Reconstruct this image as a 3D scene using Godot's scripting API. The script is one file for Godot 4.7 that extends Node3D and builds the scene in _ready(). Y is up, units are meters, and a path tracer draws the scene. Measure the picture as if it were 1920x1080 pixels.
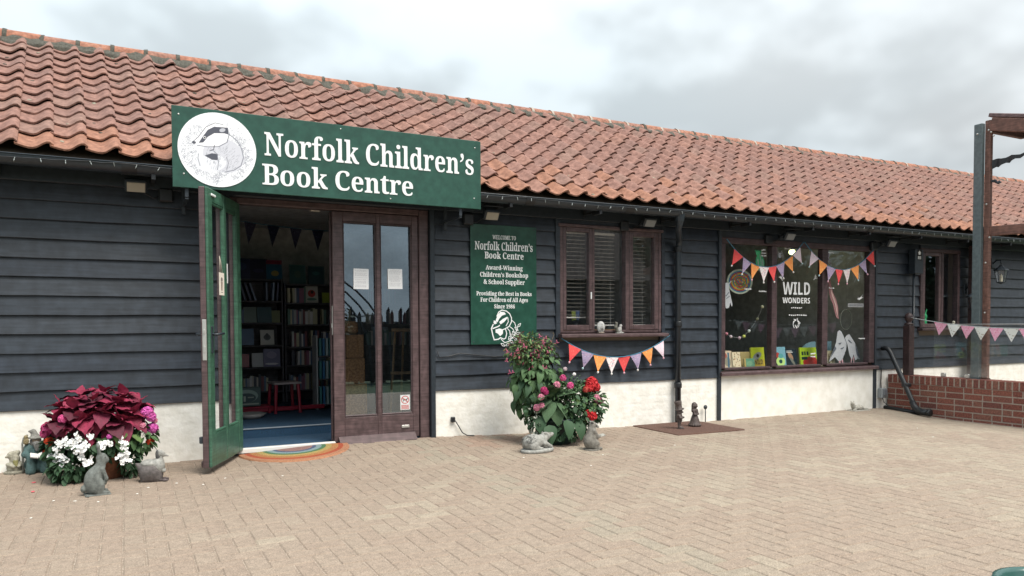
extends Node3D
# A clay-tiled, weatherboarded bookshop seen across a block-paved yard on an overcast day.
# x runs along the shop front, y is up, z comes out of the wall towards the viewer; metres.

var rng := RandomNumberGenerator.new()
var taken := {}
var M := {}            # materials by name
var T := {}            # textures by name
var G := {}            # shared meshes by name
var shop: Node3D

func numbered(called: String, parent: Node) -> String:
	var key := str(parent.get_instance_id()) + called
	var n: int = taken.get(key, 0)
	taken[key] = n + 1
	return called if n == 0 else "%s_%03d" % [called, n]

func tag(o: Node, label: String, category: String, group := "") -> Node:
	o.set_meta("label", label)
	o.set_meta("category", category)
	if group != "":
		o.set_meta("group", group)
	return o

func thing(called: String, label: String, category: String, at := Vector3.ZERO, turn := 0.0, group := "") -> Node3D:
	var o := Node3D.new()
	o.name = numbered(called, self)
	add_child(o, true)
	o.position = at
	o.rotation.y = turn
	tag(o, label, category, group)
	return o

func put(called: String, mesh: Mesh, mat: Material, parent: Node = null, at := Transform3D.IDENTITY) -> MeshInstance3D:
	var p: Node = parent if parent else self
	var o := MeshInstance3D.new()
	o.name = numbered(called, p)
	o.mesh = mesh
	if mat:
		o.material_override = mat
	o.transform = at
	p.add_child(o, true)
	return o

func scatter(called: String, mesh: Mesh, mat: Material, places: Array, tints: Array, parent: Node) -> MultiMeshInstance3D:
	var mm := MultiMesh.new()
	mm.transform_format = MultiMesh.TRANSFORM_3D
	mm.use_colors = tints.size() > 0
	mm.mesh = mesh
	mm.instance_count = places.size()
	for i in places.size():
		mm.set_instance_transform(i, places[i])
		if tints.size() > 0:
			mm.set_instance_color(i, tints[i])
	var o := MultiMeshInstance3D.new()
	o.name = numbered(called, parent)
	o.multimesh = mm
	o.material_override = mat
	o.set_meta("kind", "stuff")
	parent.add_child(o, true)
	return o

func pos(x: float, y: float, z: float) -> Transform3D:
	return Transform3D(Basis.IDENTITY, Vector3(x, y, z))

func turned(p: Vector3, yaw := 0.0, pitch := 0.0, roll := 0.0, s := 1.0) -> Transform3D:
	var b := Basis(Vector3.UP, yaw) * Basis(Vector3.RIGHT, pitch) * Basis(Vector3.BACK, roll)
	return Transform3D(b.scaled(Vector3(s, s, s)) if s != 1.0 else b, p)

# ------------------------------------------------------------------ shapes
class Shape:
	var st := SurfaceTool.new()
	var any := false
	func _init() -> void:
		st.begin(Mesh.PRIMITIVE_TRIANGLES)
		st.set_smooth_group(-1)
	func smooth(on: bool) -> Shape:
		st.set_smooth_group(0 if on else -1)
		return self
	func tri(a: Vector3, b: Vector3, c: Vector3) -> void:   # a, b, c anticlockwise from outside
		st.add_vertex(a); st.add_vertex(c); st.add_vertex(b)
	func quad(a: Vector3, b: Vector3, c: Vector3, d: Vector3) -> void:
		tri(a, b, c); tri(a, c, d)
	func uvquad(a: Vector3, b: Vector3, c: Vector3, d: Vector3) -> void:   # uv 0..1, a lower corner at the start of u
		var p := [a, b, c, d]
		var u := [Vector2(0, 1), Vector2(1, 1), Vector2(1, 0), Vector2(0, 0)]
		for k in [0, 2, 1, 0, 3, 2]:
			st.set_uv(u[k]); st.add_vertex(p[k])
	func box(c: Vector3, s: Vector3, b := Basis.IDENTITY) -> Shape:
		var p := []
		for k in 8:
			p.append(c + b * (Vector3(s.x * (1 if k & 1 else -1), s.y * (1 if k & 2 else -1), s.z * (1 if k & 4 else -1)) * 0.5))
		quad(p[0], p[2], p[3], p[1]); quad(p[4], p[5], p[7], p[6])
		quad(p[0], p[1], p[5], p[4]); quad(p[2], p[6], p[7], p[3])
		quad(p[0], p[4], p[6], p[2]); quad(p[1], p[3], p[7], p[5])
		return self
	func span(x0: float, x1: float, y0: float, y1: float, z0: float, z1: float) -> Shape:
		return box(Vector3(x0 + x1, y0 + y1, z0 + z1) * 0.5, Vector3(x1 - x0, y1 - y0, z1 - z0))
	func cbox(c: Vector3, s: Vector3, v: float, b := Basis.IDENTITY) -> Shape:   # box with chamfered edges
		var h := s * 0.5
		var q := func(ax: int, sx: int, sy: int, sz: int) -> Vector3:
			var e := Vector3(h.x * sx, h.y * sy, h.z * sz)
			if ax != 0: e.x -= v * sx
			if ax != 1: e.y -= v * sy
			if ax != 2: e.z -= v * sz
			return c + b * e
		for s1 in [-1, 1]:
			for ax in 3:
				var r := []
				for k in [[-1, -1], [1, -1], [1, 1], [-1, 1]]:
					match ax:
						0: r.append(q.call(0, s1, k[0], k[1]))
						1: r.append(q.call(1, k[1], s1, k[0]))
						2: r.append(q.call(2, k[0], k[1], s1))
				if s1 > 0: quad(r[0], r[1], r[2], r[3])
				else: quad(r[3], r[2], r[1], r[0])
		for s1 in [-1, 1]:
			for s2 in [-1, 1]:
				var a := [q.call(1, -1, s1, s2), q.call(1, 1, s1, s2), q.call(2, 1, s1, s2), q.call(2, -1, s1, s2)]
				var d := [q.call(2, s1, -1, s2), q.call(2, s1, 1, s2), q.call(0, s1, 1, s2), q.call(0, s1, -1, s2)]
				var e := [q.call(0, s1, s2, -1), q.call(0, s1, s2, 1), q.call(1, s1, s2, 1), q.call(1, s1, s2, -1)]
				for f in [a, d, e]:
					if s1 * s2 > 0: quad(f[3], f[2], f[1], f[0])
					else: quad(f[0], f[1], f[2], f[3])
		for s1 in [-1, 1]:
			for s2 in [-1, 1]:
				for s3 in [-1, 1]:
					var f := [q.call(0, s1, s2, s3), q.call(1, s1, s2, s3), q.call(2, s1, s2, s3)]
					if s1 * s2 * s3 > 0: tri(f[0], f[1], f[2])
					else: tri(f[2], f[1], f[0])
		return self
	func prism(poly: PackedVector2Array, u: Vector3, v: Vector3, at: Vector3, along: Vector3) -> Shape:   # poly in the plane of u, v at «at», pushed along «along»
		if u.cross(v).dot(along) < 0.0:
			at += along; along = -along
		if Geometry2D.is_polygon_clockwise(poly):
			poly = poly.duplicate(); poly.reverse()
		var n := poly.size()
		var p := []
		for k in n: p.append(at + u * poly[k].x + v * poly[k].y)
		var idx := Geometry2D.triangulate_polygon(poly)
		for k in range(0, idx.size(), 3):
			var a: Vector3 = p[idx[k]]; var b: Vector3 = p[idx[k + 1]]; var c: Vector3 = p[idx[k + 2]]
			if (b - a).cross(c - a).dot(along) < 0.0:
				var w := b; b = c; c = w
			tri(a, c, b)
			tri(a + along, b + along, c + along)
		var area := 0.0
		for k in n: area += poly[k].cross(poly[(k + 1) % n])
		for k in n:
			var a: Vector3 = p[k]; var b: Vector3 = p[(k + 1) % n]
			if area > 0.0: quad(a, b, b + along, a + along)
			else: quad(b, a, a + along, b + along)
		return self
	func tube(path: Array, r, sides := 8, caps := true) -> Shape:   # r a number or an array
		var rings := []
		var n := path.size()
		var up := Vector3.UP
		for k in n:
			var d: Vector3 = (path[mini(k + 1, n - 1)] - path[maxi(k - 1, 0)]).normalized()
			if absf(d.dot(up)) > 0.95: up = Vector3.RIGHT if absf(d.x) < 0.9 else Vector3.BACK
			var a := d.cross(up).normalized(); var b := a.cross(d).normalized()
			up = b
			var ring := []
			var rr: float = r[k] if r is Array else r
			for j in sides:
				var t := TAU * j / sides
				ring.append(path[k] + (a * cos(t) + b * sin(t)) * rr)
			rings.append(ring)
		for k in n - 1:
			for j in sides:
				var j2 := (j + 1) % sides
				quad(rings[k][j2], rings[k][j], rings[k + 1][j], rings[k + 1][j2])
		if caps:
			for j in range(1, sides - 1):
				tri(rings[0][0], rings[0][j], rings[0][j + 1])
				tri(rings[n - 1][0], rings[n - 1][j + 1], rings[n - 1][j])
		return self
	func lathe(prof: Array, sides := 16, c := Vector3.ZERO, b := Basis.IDENTITY) -> Shape:   # prof: Vector2(radius, height), rising
		for k in prof.size() - 1:
			for j in sides:
				var t0 := TAU * j / sides; var t1 := TAU * (j + 1) / sides
				var f := func(q: Vector2, t: float) -> Vector3: return c + b * Vector3(q.x * cos(t), q.y, -q.x * sin(t))
				quad(f.call(prof[k], t0), f.call(prof[k], t1), f.call(prof[k + 1], t1), f.call(prof[k + 1], t0))
		return self
	func ball(c: Vector3, r: Vector3, n := 8, m := 6) -> Shape:
		var prof := []
		for k in m + 1:
			var a := -PI / 2 + PI * k / m
			prof.append(Vector2(cos(a), sin(a)))
		return lathe(prof, n, c, Basis.from_scale(r))
	func done() -> ArrayMesh:
		st.generate_normals()
		return st.commit()

func boxmesh(x0: float, x1: float, y0: float, y1: float, z0: float, z1: float, bevel := 0.004) -> ArrayMesh:
	var c := Vector3(x0 + x1, y0 + y1, z0 + z1) * 0.5
	return Shape.new().cbox(c, Vector3(x1 - x0, y1 - y0, z1 - z0), bevel).done()

# A body modelled as blended rounded bones: each [a, ra, b, rb, blend] (or a == b for a ball with a Vector3 of radii), meshed as surface nets.
func body(bones: Array, cell := 0.008) -> ArrayMesh:
	var lo := Vector3.INF; var hi := -Vector3.INF
	for q in bones:
		var r: float = q[1] if q[1] is float else maxf(q[1].x, maxf(q[1].y, q[1].z))
		var r2: float = q[3] if q[3] is float else r
		for p in [[q[0], r], [q[2], r2]]:
			lo = lo.min(p[0] - Vector3.ONE * p[1]); hi = hi.max(p[0] + Vector3.ONE * p[1])
	lo -= Vector3.ONE * cell * 3.0; hi += Vector3.ONE * cell * 3.0
	var nx := int((hi.x - lo.x) / cell) + 1; var ny := int((hi.y - lo.y) / cell) + 1; var nz := int((hi.z - lo.z) / cell) + 1
	var f := PackedFloat32Array(); f.resize(nx * ny * nz); f.fill(1.0)
	for q in bones:
		var a: Vector3 = q[0]; var b: Vector3 = q[2]; var k: float = q[4]
		var oval: bool = not (q[1] is float)
		var rad: Vector3 = q[1] if oval else Vector3.ZERO
		var ra: float = maxf(rad.x, maxf(rad.y, rad.z)) if oval else q[1]
		var rb: float = ra if oval else q[3]
		var m := maxf(ra, rb) + k + cell * 2.0
		var l := a.min(b) - Vector3.ONE * m; var h := a.max(b) + Vector3.ONE * m
		var ab := b - a; var ll := maxf(ab.length_squared(), 1e-9)
		var turn: Basis = q[5].inverse() if q.size() > 5 else Basis.IDENTITY
		for z in range(maxi(0, int((l.z - lo.z) / cell)), mini(nz, int((h.z - lo.z) / cell) + 1)):
			for y in range(maxi(0, int((l.y - lo.y) / cell)), mini(ny, int((h.y - lo.y) / cell) + 1)):
				for x in range(maxi(0, int((l.x - lo.x) / cell)), mini(nx, int((h.x - lo.x) / cell) + 1)):
					var p := lo + Vector3(x, y, z) * cell
					var d: float
					if oval:
						var e := turn * (p - a)
						var k0 := (e / rad).length(); var k1 := (e / (rad * rad)).length()
						d = k0 * (k0 - 1.0) / maxf(k1, 1e-6)
					else:
						var t := clampf((p - a).dot(ab) / ll, 0.0, 1.0)
						d = (p - a - ab * t).length() - lerpf(ra, rb, t)
					var i := (z * ny + y) * nx + x
					var g := f[i]
					var w := maxf(k - absf(g - d), 0.0) / k
					f[i] = minf(g, d) - w * w * k * 0.25
	var at := PackedInt32Array(); at.resize(nx * ny * nz); at.fill(-1)
	var vs := PackedVector3Array()
	var corner := [0, 1, nx, nx + 1, nx * ny, nx * ny + 1, nx * ny + nx, nx * ny + nx + 1]
	var off := [Vector3(0, 0, 0), Vector3(1, 0, 0), Vector3(0, 1, 0), Vector3(1, 1, 0), Vector3(0, 0, 1), Vector3(1, 0, 1), Vector3(0, 1, 1), Vector3(1, 1, 1)]
	var edges := [[0, 1], [2, 3], [4, 5], [6, 7], [0, 2], [1, 3], [4, 6], [5, 7], [0, 4], [1, 5], [2, 6], [3, 7]]
	for z in nz - 1:
		for y in ny - 1:
			for x in nx - 1:
				var i := (z * ny + y) * nx + x
				var inside := 0
				for k in 8:
					if f[i + corner[k]] < 0.0: inside += 1
				if inside == 0 or inside == 8: continue
				var s := Vector3.ZERO; var n := 0
				for e in edges:
					var fa := f[i + corner[e[0]]]; var fb := f[i + corner[e[1]]]
					if (fa < 0.0) != (fb < 0.0):
						s += (off[e[0]] as Vector3).lerp(off[e[1]], fa / (fa - fb)); n += 1
				at[i] = vs.size()
				vs.append(lo + (Vector3(x, y, z) + s / n) * cell)
	var sh := Shape.new().smooth(true)
	for z in range(1, nz - 1):
		for y in range(1, ny - 1):
			for x in range(1, nx - 1):
				var i := (z * ny + y) * nx + x
				var a := f[i] < 0.0
				if a != (f[i + 1] < 0.0):
					_face(sh, vs, at, i - nx - nx * ny, i - nx * ny, i, i - nx, a)
				if a != (f[i + nx] < 0.0):
					_face(sh, vs, at, i - 1 - nx * ny, i - 1, i, i - nx * ny, a)
				if a != (f[i + nx * ny] < 0.0):
					_face(sh, vs, at, i - 1 - nx, i - nx, i, i - 1, a)
	return sh.done()

func _face(sh: Shape, vs: PackedVector3Array, at: PackedInt32Array, a: int, b: int, c: int, d: int, out: bool) -> void:
	if at[a] < 0 or at[b] < 0 or at[c] < 0 or at[d] < 0: return
	if out: sh.quad(vs[at[a]], vs[at[b]], vs[at[c]], vs[at[d]])
	else: sh.quad(vs[at[d]], vs[at[c]], vs[at[b]], vs[at[a]])

func V(x: float, y: float, z: float) -> Vector3:
	return Vector3(x, y, z)

func bone(a: Vector3, ra: float, b: Vector3, rb: float, k := 0.02) -> Array:
	return [a, ra, b, rb, k]

func oval(c: Vector3, r: Vector3, k := 0.02, turn := Basis.IDENTITY) -> Array:
	return [c, r, c, r, k, turn]

# ------------------------------------------------------------------ pictures
class Print:                                   # a small painted picture for flat print
	var im: Image
	var w: int
	var h: int
	func _init(a: int, b: int, c: Color) -> void:
		w = a; h = b
		im = Image.create(a, b, false, Image.FORMAT_RGBA8)
		im.fill(c)
	func rect(x: float, y: float, a: float, b: float, c: Color) -> Print:
		im.fill_rect(Rect2i(int(x * w), int(y * h), maxi(1, int(a * w)), maxi(1, int(b * h))), c)
		return self
	func poly(pts: Array, c: Color) -> Print:
		var p := PackedVector2Array()
		for q in pts: p.append(Vector2(q.x * w, q.y * h))
		var y0 := h; var y1 := 0
		for q in p:
			y0 = mini(y0, int(q.y)); y1 = maxi(y1, int(q.y) + 1)
		for y in range(maxi(0, y0), mini(h, y1)):
			var xs := []
			for k in p.size():
				var a := p[k]; var b := p[(k + 1) % p.size()]
				if (a.y > y + 0.5) != (b.y > y + 0.5):
					xs.append(a.x + (y + 0.5 - a.y) / (b.y - a.y) * (b.x - a.x))
			xs.sort()
			for k in range(0, xs.size() - 1, 2):
				im.fill_rect(Rect2i(int(xs[k]), y, maxi(1, int(xs[k + 1]) - int(xs[k])), 1), c)
		return self
	func disc(cx: float, cy: float, rx: float, ry: float, c: Color, turn := 0.0) -> Print:
		var pts := []
		for k in 24:
			var e := Vector2(cos(TAU * k / 24) * rx, sin(TAU * k / 24) * ry).rotated(turn)
			pts.append(Vector2(cx, cy) + e)
		return poly(pts, c)
	func line(pts: Array, wide: float, c: Color) -> Print:
		for k in pts.size() - 1:
			var a: Vector2 = pts[k]; var b: Vector2 = pts[k + 1]
			var n := (b - a).orthogonal().normalized() * wide * 0.5
			poly([a + n, b + n, b - n, a - n], c)
			disc(b.x, b.y, wide * 0.5, wide * 0.5 * w / h, c)
		return self
	func tex() -> ImageTexture:
		return ImageTexture.create_from_image(im)

func lin(r: float, g: float, b: float) -> Color:
	return Color(r, g, b).linear_to_srgb()

func noise_tex(seed_: int, freq: float, lo: Color, hi: Color, kind := FastNoiseLite.TYPE_SIMPLEX_SMOOTH, oct := 4, bias := 0.5, size := 512) -> NoiseTexture2D:
	var n := FastNoiseLite.new()
	n.seed = seed_; n.frequency = freq; n.noise_type = kind
	n.fractal_octaves = oct
	if kind == FastNoiseLite.TYPE_CELLULAR: n.fractal_type = FastNoiseLite.FRACTAL_NONE
	var t := NoiseTexture2D.new()
	t.width = size; t.height = size; t.seamless = true; t.generate_mipmaps = false
	var g := Gradient.new()
	g.set_color(0, lo); g.set_color(1, hi)
	g.set_offset(0, maxf(0.0, bias - 0.35)); g.set_offset(1, minf(1.0, bias + 0.35))
	t.color_ramp = g
	t.noise = n
	return t

func mat(called: String, c: Color, rough := 0.8, tex: Texture2D = null, scale := 1.0, bump: Texture2D = null, deep := 0.2, bscale := 0.0) -> StandardMaterial3D:
	var m := StandardMaterial3D.new()
	m.resource_name = called
	m.albedo_color = c
	m.roughness = rough
	if tex or bump:
		m.uv1_triplanar = true
		m.uv1_world_triplanar = true
		m.uv1_scale = Vector3.ONE * scale
		m.albedo_texture = tex
	if bump:
		m.heightmap_enabled = true
		m.heightmap_texture = bump
		m.heightmap_scale = deep
	M[called] = m
	return m

func shade_of(m: StandardMaterial3D, c: Color) -> StandardMaterial3D:   # the same surface in another colour of the thing
	var d: StandardMaterial3D = m.duplicate()
	d.albedo_color = c
	return d

func print_mat(t: Texture2D, rough := 0.6) -> StandardMaterial3D:
	var m := StandardMaterial3D.new()
	m.resource_name = "printed"
	m.albedo_texture = t
	m.roughness = rough
	return m

func lettering(text: String, height: float, width: float, at: Vector3, mat_: Material, parent: Node, font := "Droid Serif", weight := 700, deep := 0.003, turn := 0.0) -> MeshInstance3D:
	# «height» is that of the whole string's box, «width» 0 keeps the letters' own proportion; placed by its middle
	var f := SystemFont.new()
	f.font_names = PackedStringArray([font]); f.font_weight = weight
	var t := TextMesh.new()
	t.font = f; t.text = text; t.font_size = 48; t.pixel_size = 0.01; t.depth = 0.2; t.curve_step = 2.0
	t.horizontal_alignment = HORIZONTAL_ALIGNMENT_CENTER
	t.vertical_alignment = VERTICAL_ALIGNMENT_CENTER
	var box := t.get_aabb()
	var sy := height / box.size.y
	var sx := sy if width == 0.0 else width / box.size.x
	var b := Basis(Vector3.UP, turn) * Basis.from_scale(Vector3(sx, sy, deep / 0.2))
	var mid := box.position + box.size * 0.5
	return put("lettering", t, mat_, parent, Transform3D(b, at - b * Vector3(mid.x, mid.y, 0.0)))

# ------------------------------------------------------------------ light, sky, camera
func sky_picture() -> ImageTexture:
	# an overcast sky: brighter overhead than at the horizon, as thick cloud is, with soft broken cloud
	var n := FastNoiseLite.new(); n.seed = 11; n.frequency = 1.7; n.fractal_octaves = 6; n.fractal_gain = 0.55
	var n2 := FastNoiseLite.new(); n2.seed = 5; n2.frequency = 0.42; n2.fractal_octaves = 3
	var w := 1024; var h := 512
	var im := Image.create(w, h, false, Image.FORMAT_RGBF)
	for y in h:
		var el := PI * (0.5 - (y + 0.5) / h)
		for x in w:
			var az := TAU * (x + 0.5) / w
			if el <= 0.0:
				im.set_pixel(x, y, Color(0.14, 0.135, 0.125)); continue
			var s := sin(el)
			var d := Vector3(cos(el) * cos(az), s, cos(el) * sin(az))
			var q := d / (s + 0.22)                      # a cloud layer overhead: clouds crowd together towards the horizon
			var c := n.get_noise_3d(q.x, 0.0, q.z) * 0.75 + n.get_noise_3d(q.x * 0.33, 7.0, q.z * 0.33) * 0.5
			var g := n2.get_noise_3d(q.x + 9.0, 3.0, q.z)
			var lum := 0.170 * (1.0 + 2.4 * s)
			var thick := smoothstep(-0.22, 0.30, c)
			lum *= lerpf(1.27, 0.91, thick)
			var tint := Color(0.845, 0.945, 1.0).lerp(Color(0.93, 0.975, 1.0), smoothstep(-0.3, 0.35, g))
			im.set_pixel(x, y, Color(tint.r * lum, tint.g * lum, tint.b * lum))
	return ImageTexture.create_from_image(im)

func view_and_light() -> void:
	var cam := Camera3D.new()
	cam.name = "camera"
	cam.transform = Transform3D(Basis(Vector3.UP, deg_to_rad(-27.381)) * Basis(Vector3.RIGHT, deg_to_rad(-1.867)) * Basis(Vector3.BACK, deg_to_rad(-0.262)), Vector3(0, 1.10, 6.6))
	cam.projection = Camera3D.PROJECTION_FRUSTUM        # a phone picture cropped off its middle: the lens is shifted
	cam.near = 0.05; cam.far = 600.0
	cam.size = 2.0 * 0.05 * 540.0 / 1400.0
	cam.frustum_offset = Vector2(0, 0.05 * 114.7 / 1400.0)
	add_child(cam)
	cam.current = true
	var e := Environment.new()
	e.background_mode = Environment.BG_SKY
	var sm := PanoramaSkyMaterial.new()
	sm.panorama = sky_picture()
	e.sky = Sky.new(); e.sky.sky_material = sm
	e.tonemap_mode = Environment.TONE_MAPPER_LINEAR
	e.tonemap_exposure = 2.85
	e.sdfgi_enabled = true; e.ssao_enabled = true; e.ssil_enabled = true
	var we := WorldEnvironment.new()
	we.name = "world"; we.environment = e
	add_child(we)
	var sun := DirectionalLight3D.new()
	sun.name = "sun"
	sun.light_energy = 0.5
	sun.light_angular_distance = 30.0
	sun.light_color = Color(1.0, 0.965, 0.92)
	sun.shadow_enabled = true
	add_child(sun)
	sun.look_at_from_position(Vector3(4.5, 12.0, 7.0), Vector3(2.0, 0.0, 0.0))

# ------------------------------------------------------------------ materials
func speckle() -> ImageTexture:
	# the face of a worn concrete block: fine pale and dark grains in a mottled ground
	var q := RandomNumberGenerator.new(); q.seed = 55
	var n := FastNoiseLite.new(); n.seed = 56; n.frequency = 0.035; n.fractal_octaves = 4
	var im := n.get_seamless_image(512, 512)
	im.convert(Image.FORMAT_RGB8)
	for y in 512:
		for x in 512:
			var m := im.get_pixel(x, y).r
			var v := 0.78 + 0.10 * (m - 0.5) + q.randfn() * 0.075
			var g := q.randf()
			if g > 0.975: v += 0.22
			elif g < 0.04: v -= 0.24
			v = clampf(v, 0.3, 1.0)
			im.set_pixel(x, y, Color(v, v * 0.985, v * 0.965))
	return ImageTexture.create_from_image(im)

func materials() -> void:
	T.grit = noise_tex(1, 0.30, Color(0.60, 0.58, 0.56), Color(1, 1, 1), FastNoiseLite.TYPE_VALUE, 2, 0.45)
	T.speck = speckle()
	T.mottle = noise_tex(2, 0.012, Color(0.74, 0.74, 0.74), Color(1, 1, 1), FastNoiseLite.TYPE_SIMPLEX_SMOOTH, 5, 0.5)
	T.soft = noise_tex(3, 0.03, Color(0.86, 0.86, 0.86), Color(1, 1, 1), FastNoiseLite.TYPE_SIMPLEX_SMOOTH, 4, 0.5)
	T.faint = noise_tex(9, 0.02, Color(0.93, 0.925, 0.91), Color(1, 1, 1), FastNoiseLite.TYPE_SIMPLEX_SMOOTH, 4, 0.4)
	T.clay = noise_tex(4, 0.035, Color(0.66, 0.63, 0.62), Color(1, 1, 1), FastNoiseLite.TYPE_SIMPLEX_SMOOTH, 6, 0.45)
	T.rough = noise_tex(6, 0.06, Color(0, 0, 0), Color(1, 1, 1), FastNoiseLite.TYPE_SIMPLEX_SMOOTH, 5, 0.5)
	T.fine = noise_tex(7, 0.16, Color(0, 0, 0), Color(1, 1, 1), FastNoiseLite.TYPE_SIMPLEX_SMOOTH, 3, 0.5)
	# sawn timber under old paint: streaks along the board
	var n := FastNoiseLite.new(); n.seed = 21; n.frequency = 0.02; n.fractal_octaves = 4
	var im := Image.create(512, 256, false, Image.FORMAT_RGB8)
	for y in 256:
		for x in 512:
			var a := TAU * x / 512.0
			var v := n.get_noise_3d(cos(a) * 25.0, sin(a) * 25.0, y * 9.0)
			var w := n.get_noise_3d(cos(a) * 90.0 + 50.0, sin(a) * 90.0, y * 1.6)
			var g := clampf(0.84 + v * 0.22 + w * 0.2, 0.5, 1.0)
			im.set_pixel(x, y, Color(g, g, g))
	T.grain = ImageTexture.create_from_image(im)
	mat("board", lin(0.034, 0.045, 0.061), 0.42, T.grain, 0.8, T.grain, 0.12)
	mat("board_worn", lin(0.039, 0.050, 0.066), 0.46, T.grain, 0.8, T.grain, 0.16)
	mat("board_blue", lin(0.031, 0.042, 0.060), 0.42, T.grain, 0.8, T.grain, 0.12)
	mat("black_metal", lin(0.030, 0.040, 0.052), 0.42, T.soft, 1.5)
	mat("black_plastic", lin(0.016, 0.019, 0.023), 0.45, T.soft, 2.0)
	mat("gutter", lin(0.026, 0.036, 0.047), 0.34, T.soft, 1.2)
	mat("brown_paint", lin(0.130, 0.086, 0.090), 0.36, T.grain, 1.3, T.grain, 0.05)
	mat("brown_edge", lin(0.088, 0.056, 0.061), 0.45, T.grain, 1.3)
	mat("green_paint", lin(0.062, 0.165, 0.108), 0.4, T.grain, 1.3, T.grain, 0.05)
	mat("sign_green", lin(0.027, 0.090, 0.066), 0.17, T.soft, 0.6)
	mat("white_print", lin(0.80, 0.82, 0.83), 0.5)
	mat("plinth_white", lin(0.85, 0.84, 0.79), 0.8, T.faint, 0.7, T.rough, 0.12)
	mat("panel_white", lin(0.85, 0.84, 0.79), 0.75, T.faint, 0.5, T.rough, 0.05)
	mat("sheathing", lin(0.21, 0.17, 0.13), 0.95)
	mat("room_wall", lin(0.74, 0.75, 0.74), 0.9, T.soft, 0.5)
	mat("ledge_wood", lin(0.22, 0.16, 0.11), 0.7, T.grain, 1.2)
	mat("carpet", lin(0.035, 0.105, 0.205), 0.97, T.grit, 3.0, T.fine, 0.25)
	mat("alloy", lin(0.62, 0.62, 0.60), 0.35); M.alloy.metallic = 0.7
	mat("mortar", lin(0.17, 0.165, 0.135), 0.95, T.mottle, 5.0, T.rough, 1.2)
	mat("joint_mortar", lin(0.62, 0.55, 0.48), 0.95, T.grit, 3.0, T.fine, 0.3)
	mat("deck", lin(0.13, 0.10, 0.075), 0.95)
	mat("sand", lin(0.45, 0.375, 0.305), 0.96, T.grit, 1.6, T.fine, 0.3)
	mat("turf", lin(0.055, 0.085, 0.032), 0.96, T.mottle, 0.6)
	# clear glazing with the faint mirror of a coated pane
	var one := Print.new(4, 4, Color.WHITE).tex()
	for k in [["glazing", 0.27], ["glazing_dark", 0.055], ["glazing_wide", 0.085], ["glazing_mid", 0.21]]:
		var g := StandardMaterial3D.new()
		g.resource_name = k[0]
		g.transparency = BaseMaterial3D.TRANSPARENCY_ALPHA
		g.albedo_texture = one
		g.albedo_color = Color(0.88, 0.95, 1.0, k[1])
		g.metallic = 1.0; g.roughness = 0.0
		M[k[0]] = g
	var sc := StandardMaterial3D.new()
	sc.resource_name = "clear_screen"; sc.transparency = BaseMaterial3D.TRANSPARENCY_ALPHA
	sc.albedo_color = Color(0.9, 0.95, 0.95, 0.015); sc.roughness = 0.03
	M.clear_screen = sc

# the yard is not quite level: a little fall away from the door, and towards the low brick wall
func gy(x: float, z: float) -> float:
	var xs := [-4.0, -0.84, 0.53, 1.6, 2.55, 3.6, 6.1, 8.4, 9.6, 14.0]
	var hs := [0.035, 0.033, 0.008, 0.05, 0.045, 0.012, -0.02, -0.022, -0.05, -0.08]
	var h: float = hs[9]
	if x <= xs[0]: h = hs[0]
	else:
		for k in 9:
			if x < xs[k + 1]:
				h = lerpf(hs[k], hs[k + 1], smoothstep(0.0, 1.0, (x - xs[k]) / (xs[k + 1] - xs[k]))); break
	var near := 1.0 - smoothstep(0.1, 1.3, z)
	if x > 6.5: near = lerpf(near, 1.0, smoothstep(6.5, 8.2, x))
	var fall := -0.055 * smoothstep(0.2, 0.9, z) * smoothstep(7.6, 8.8, x)
	return h * near + fall

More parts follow.
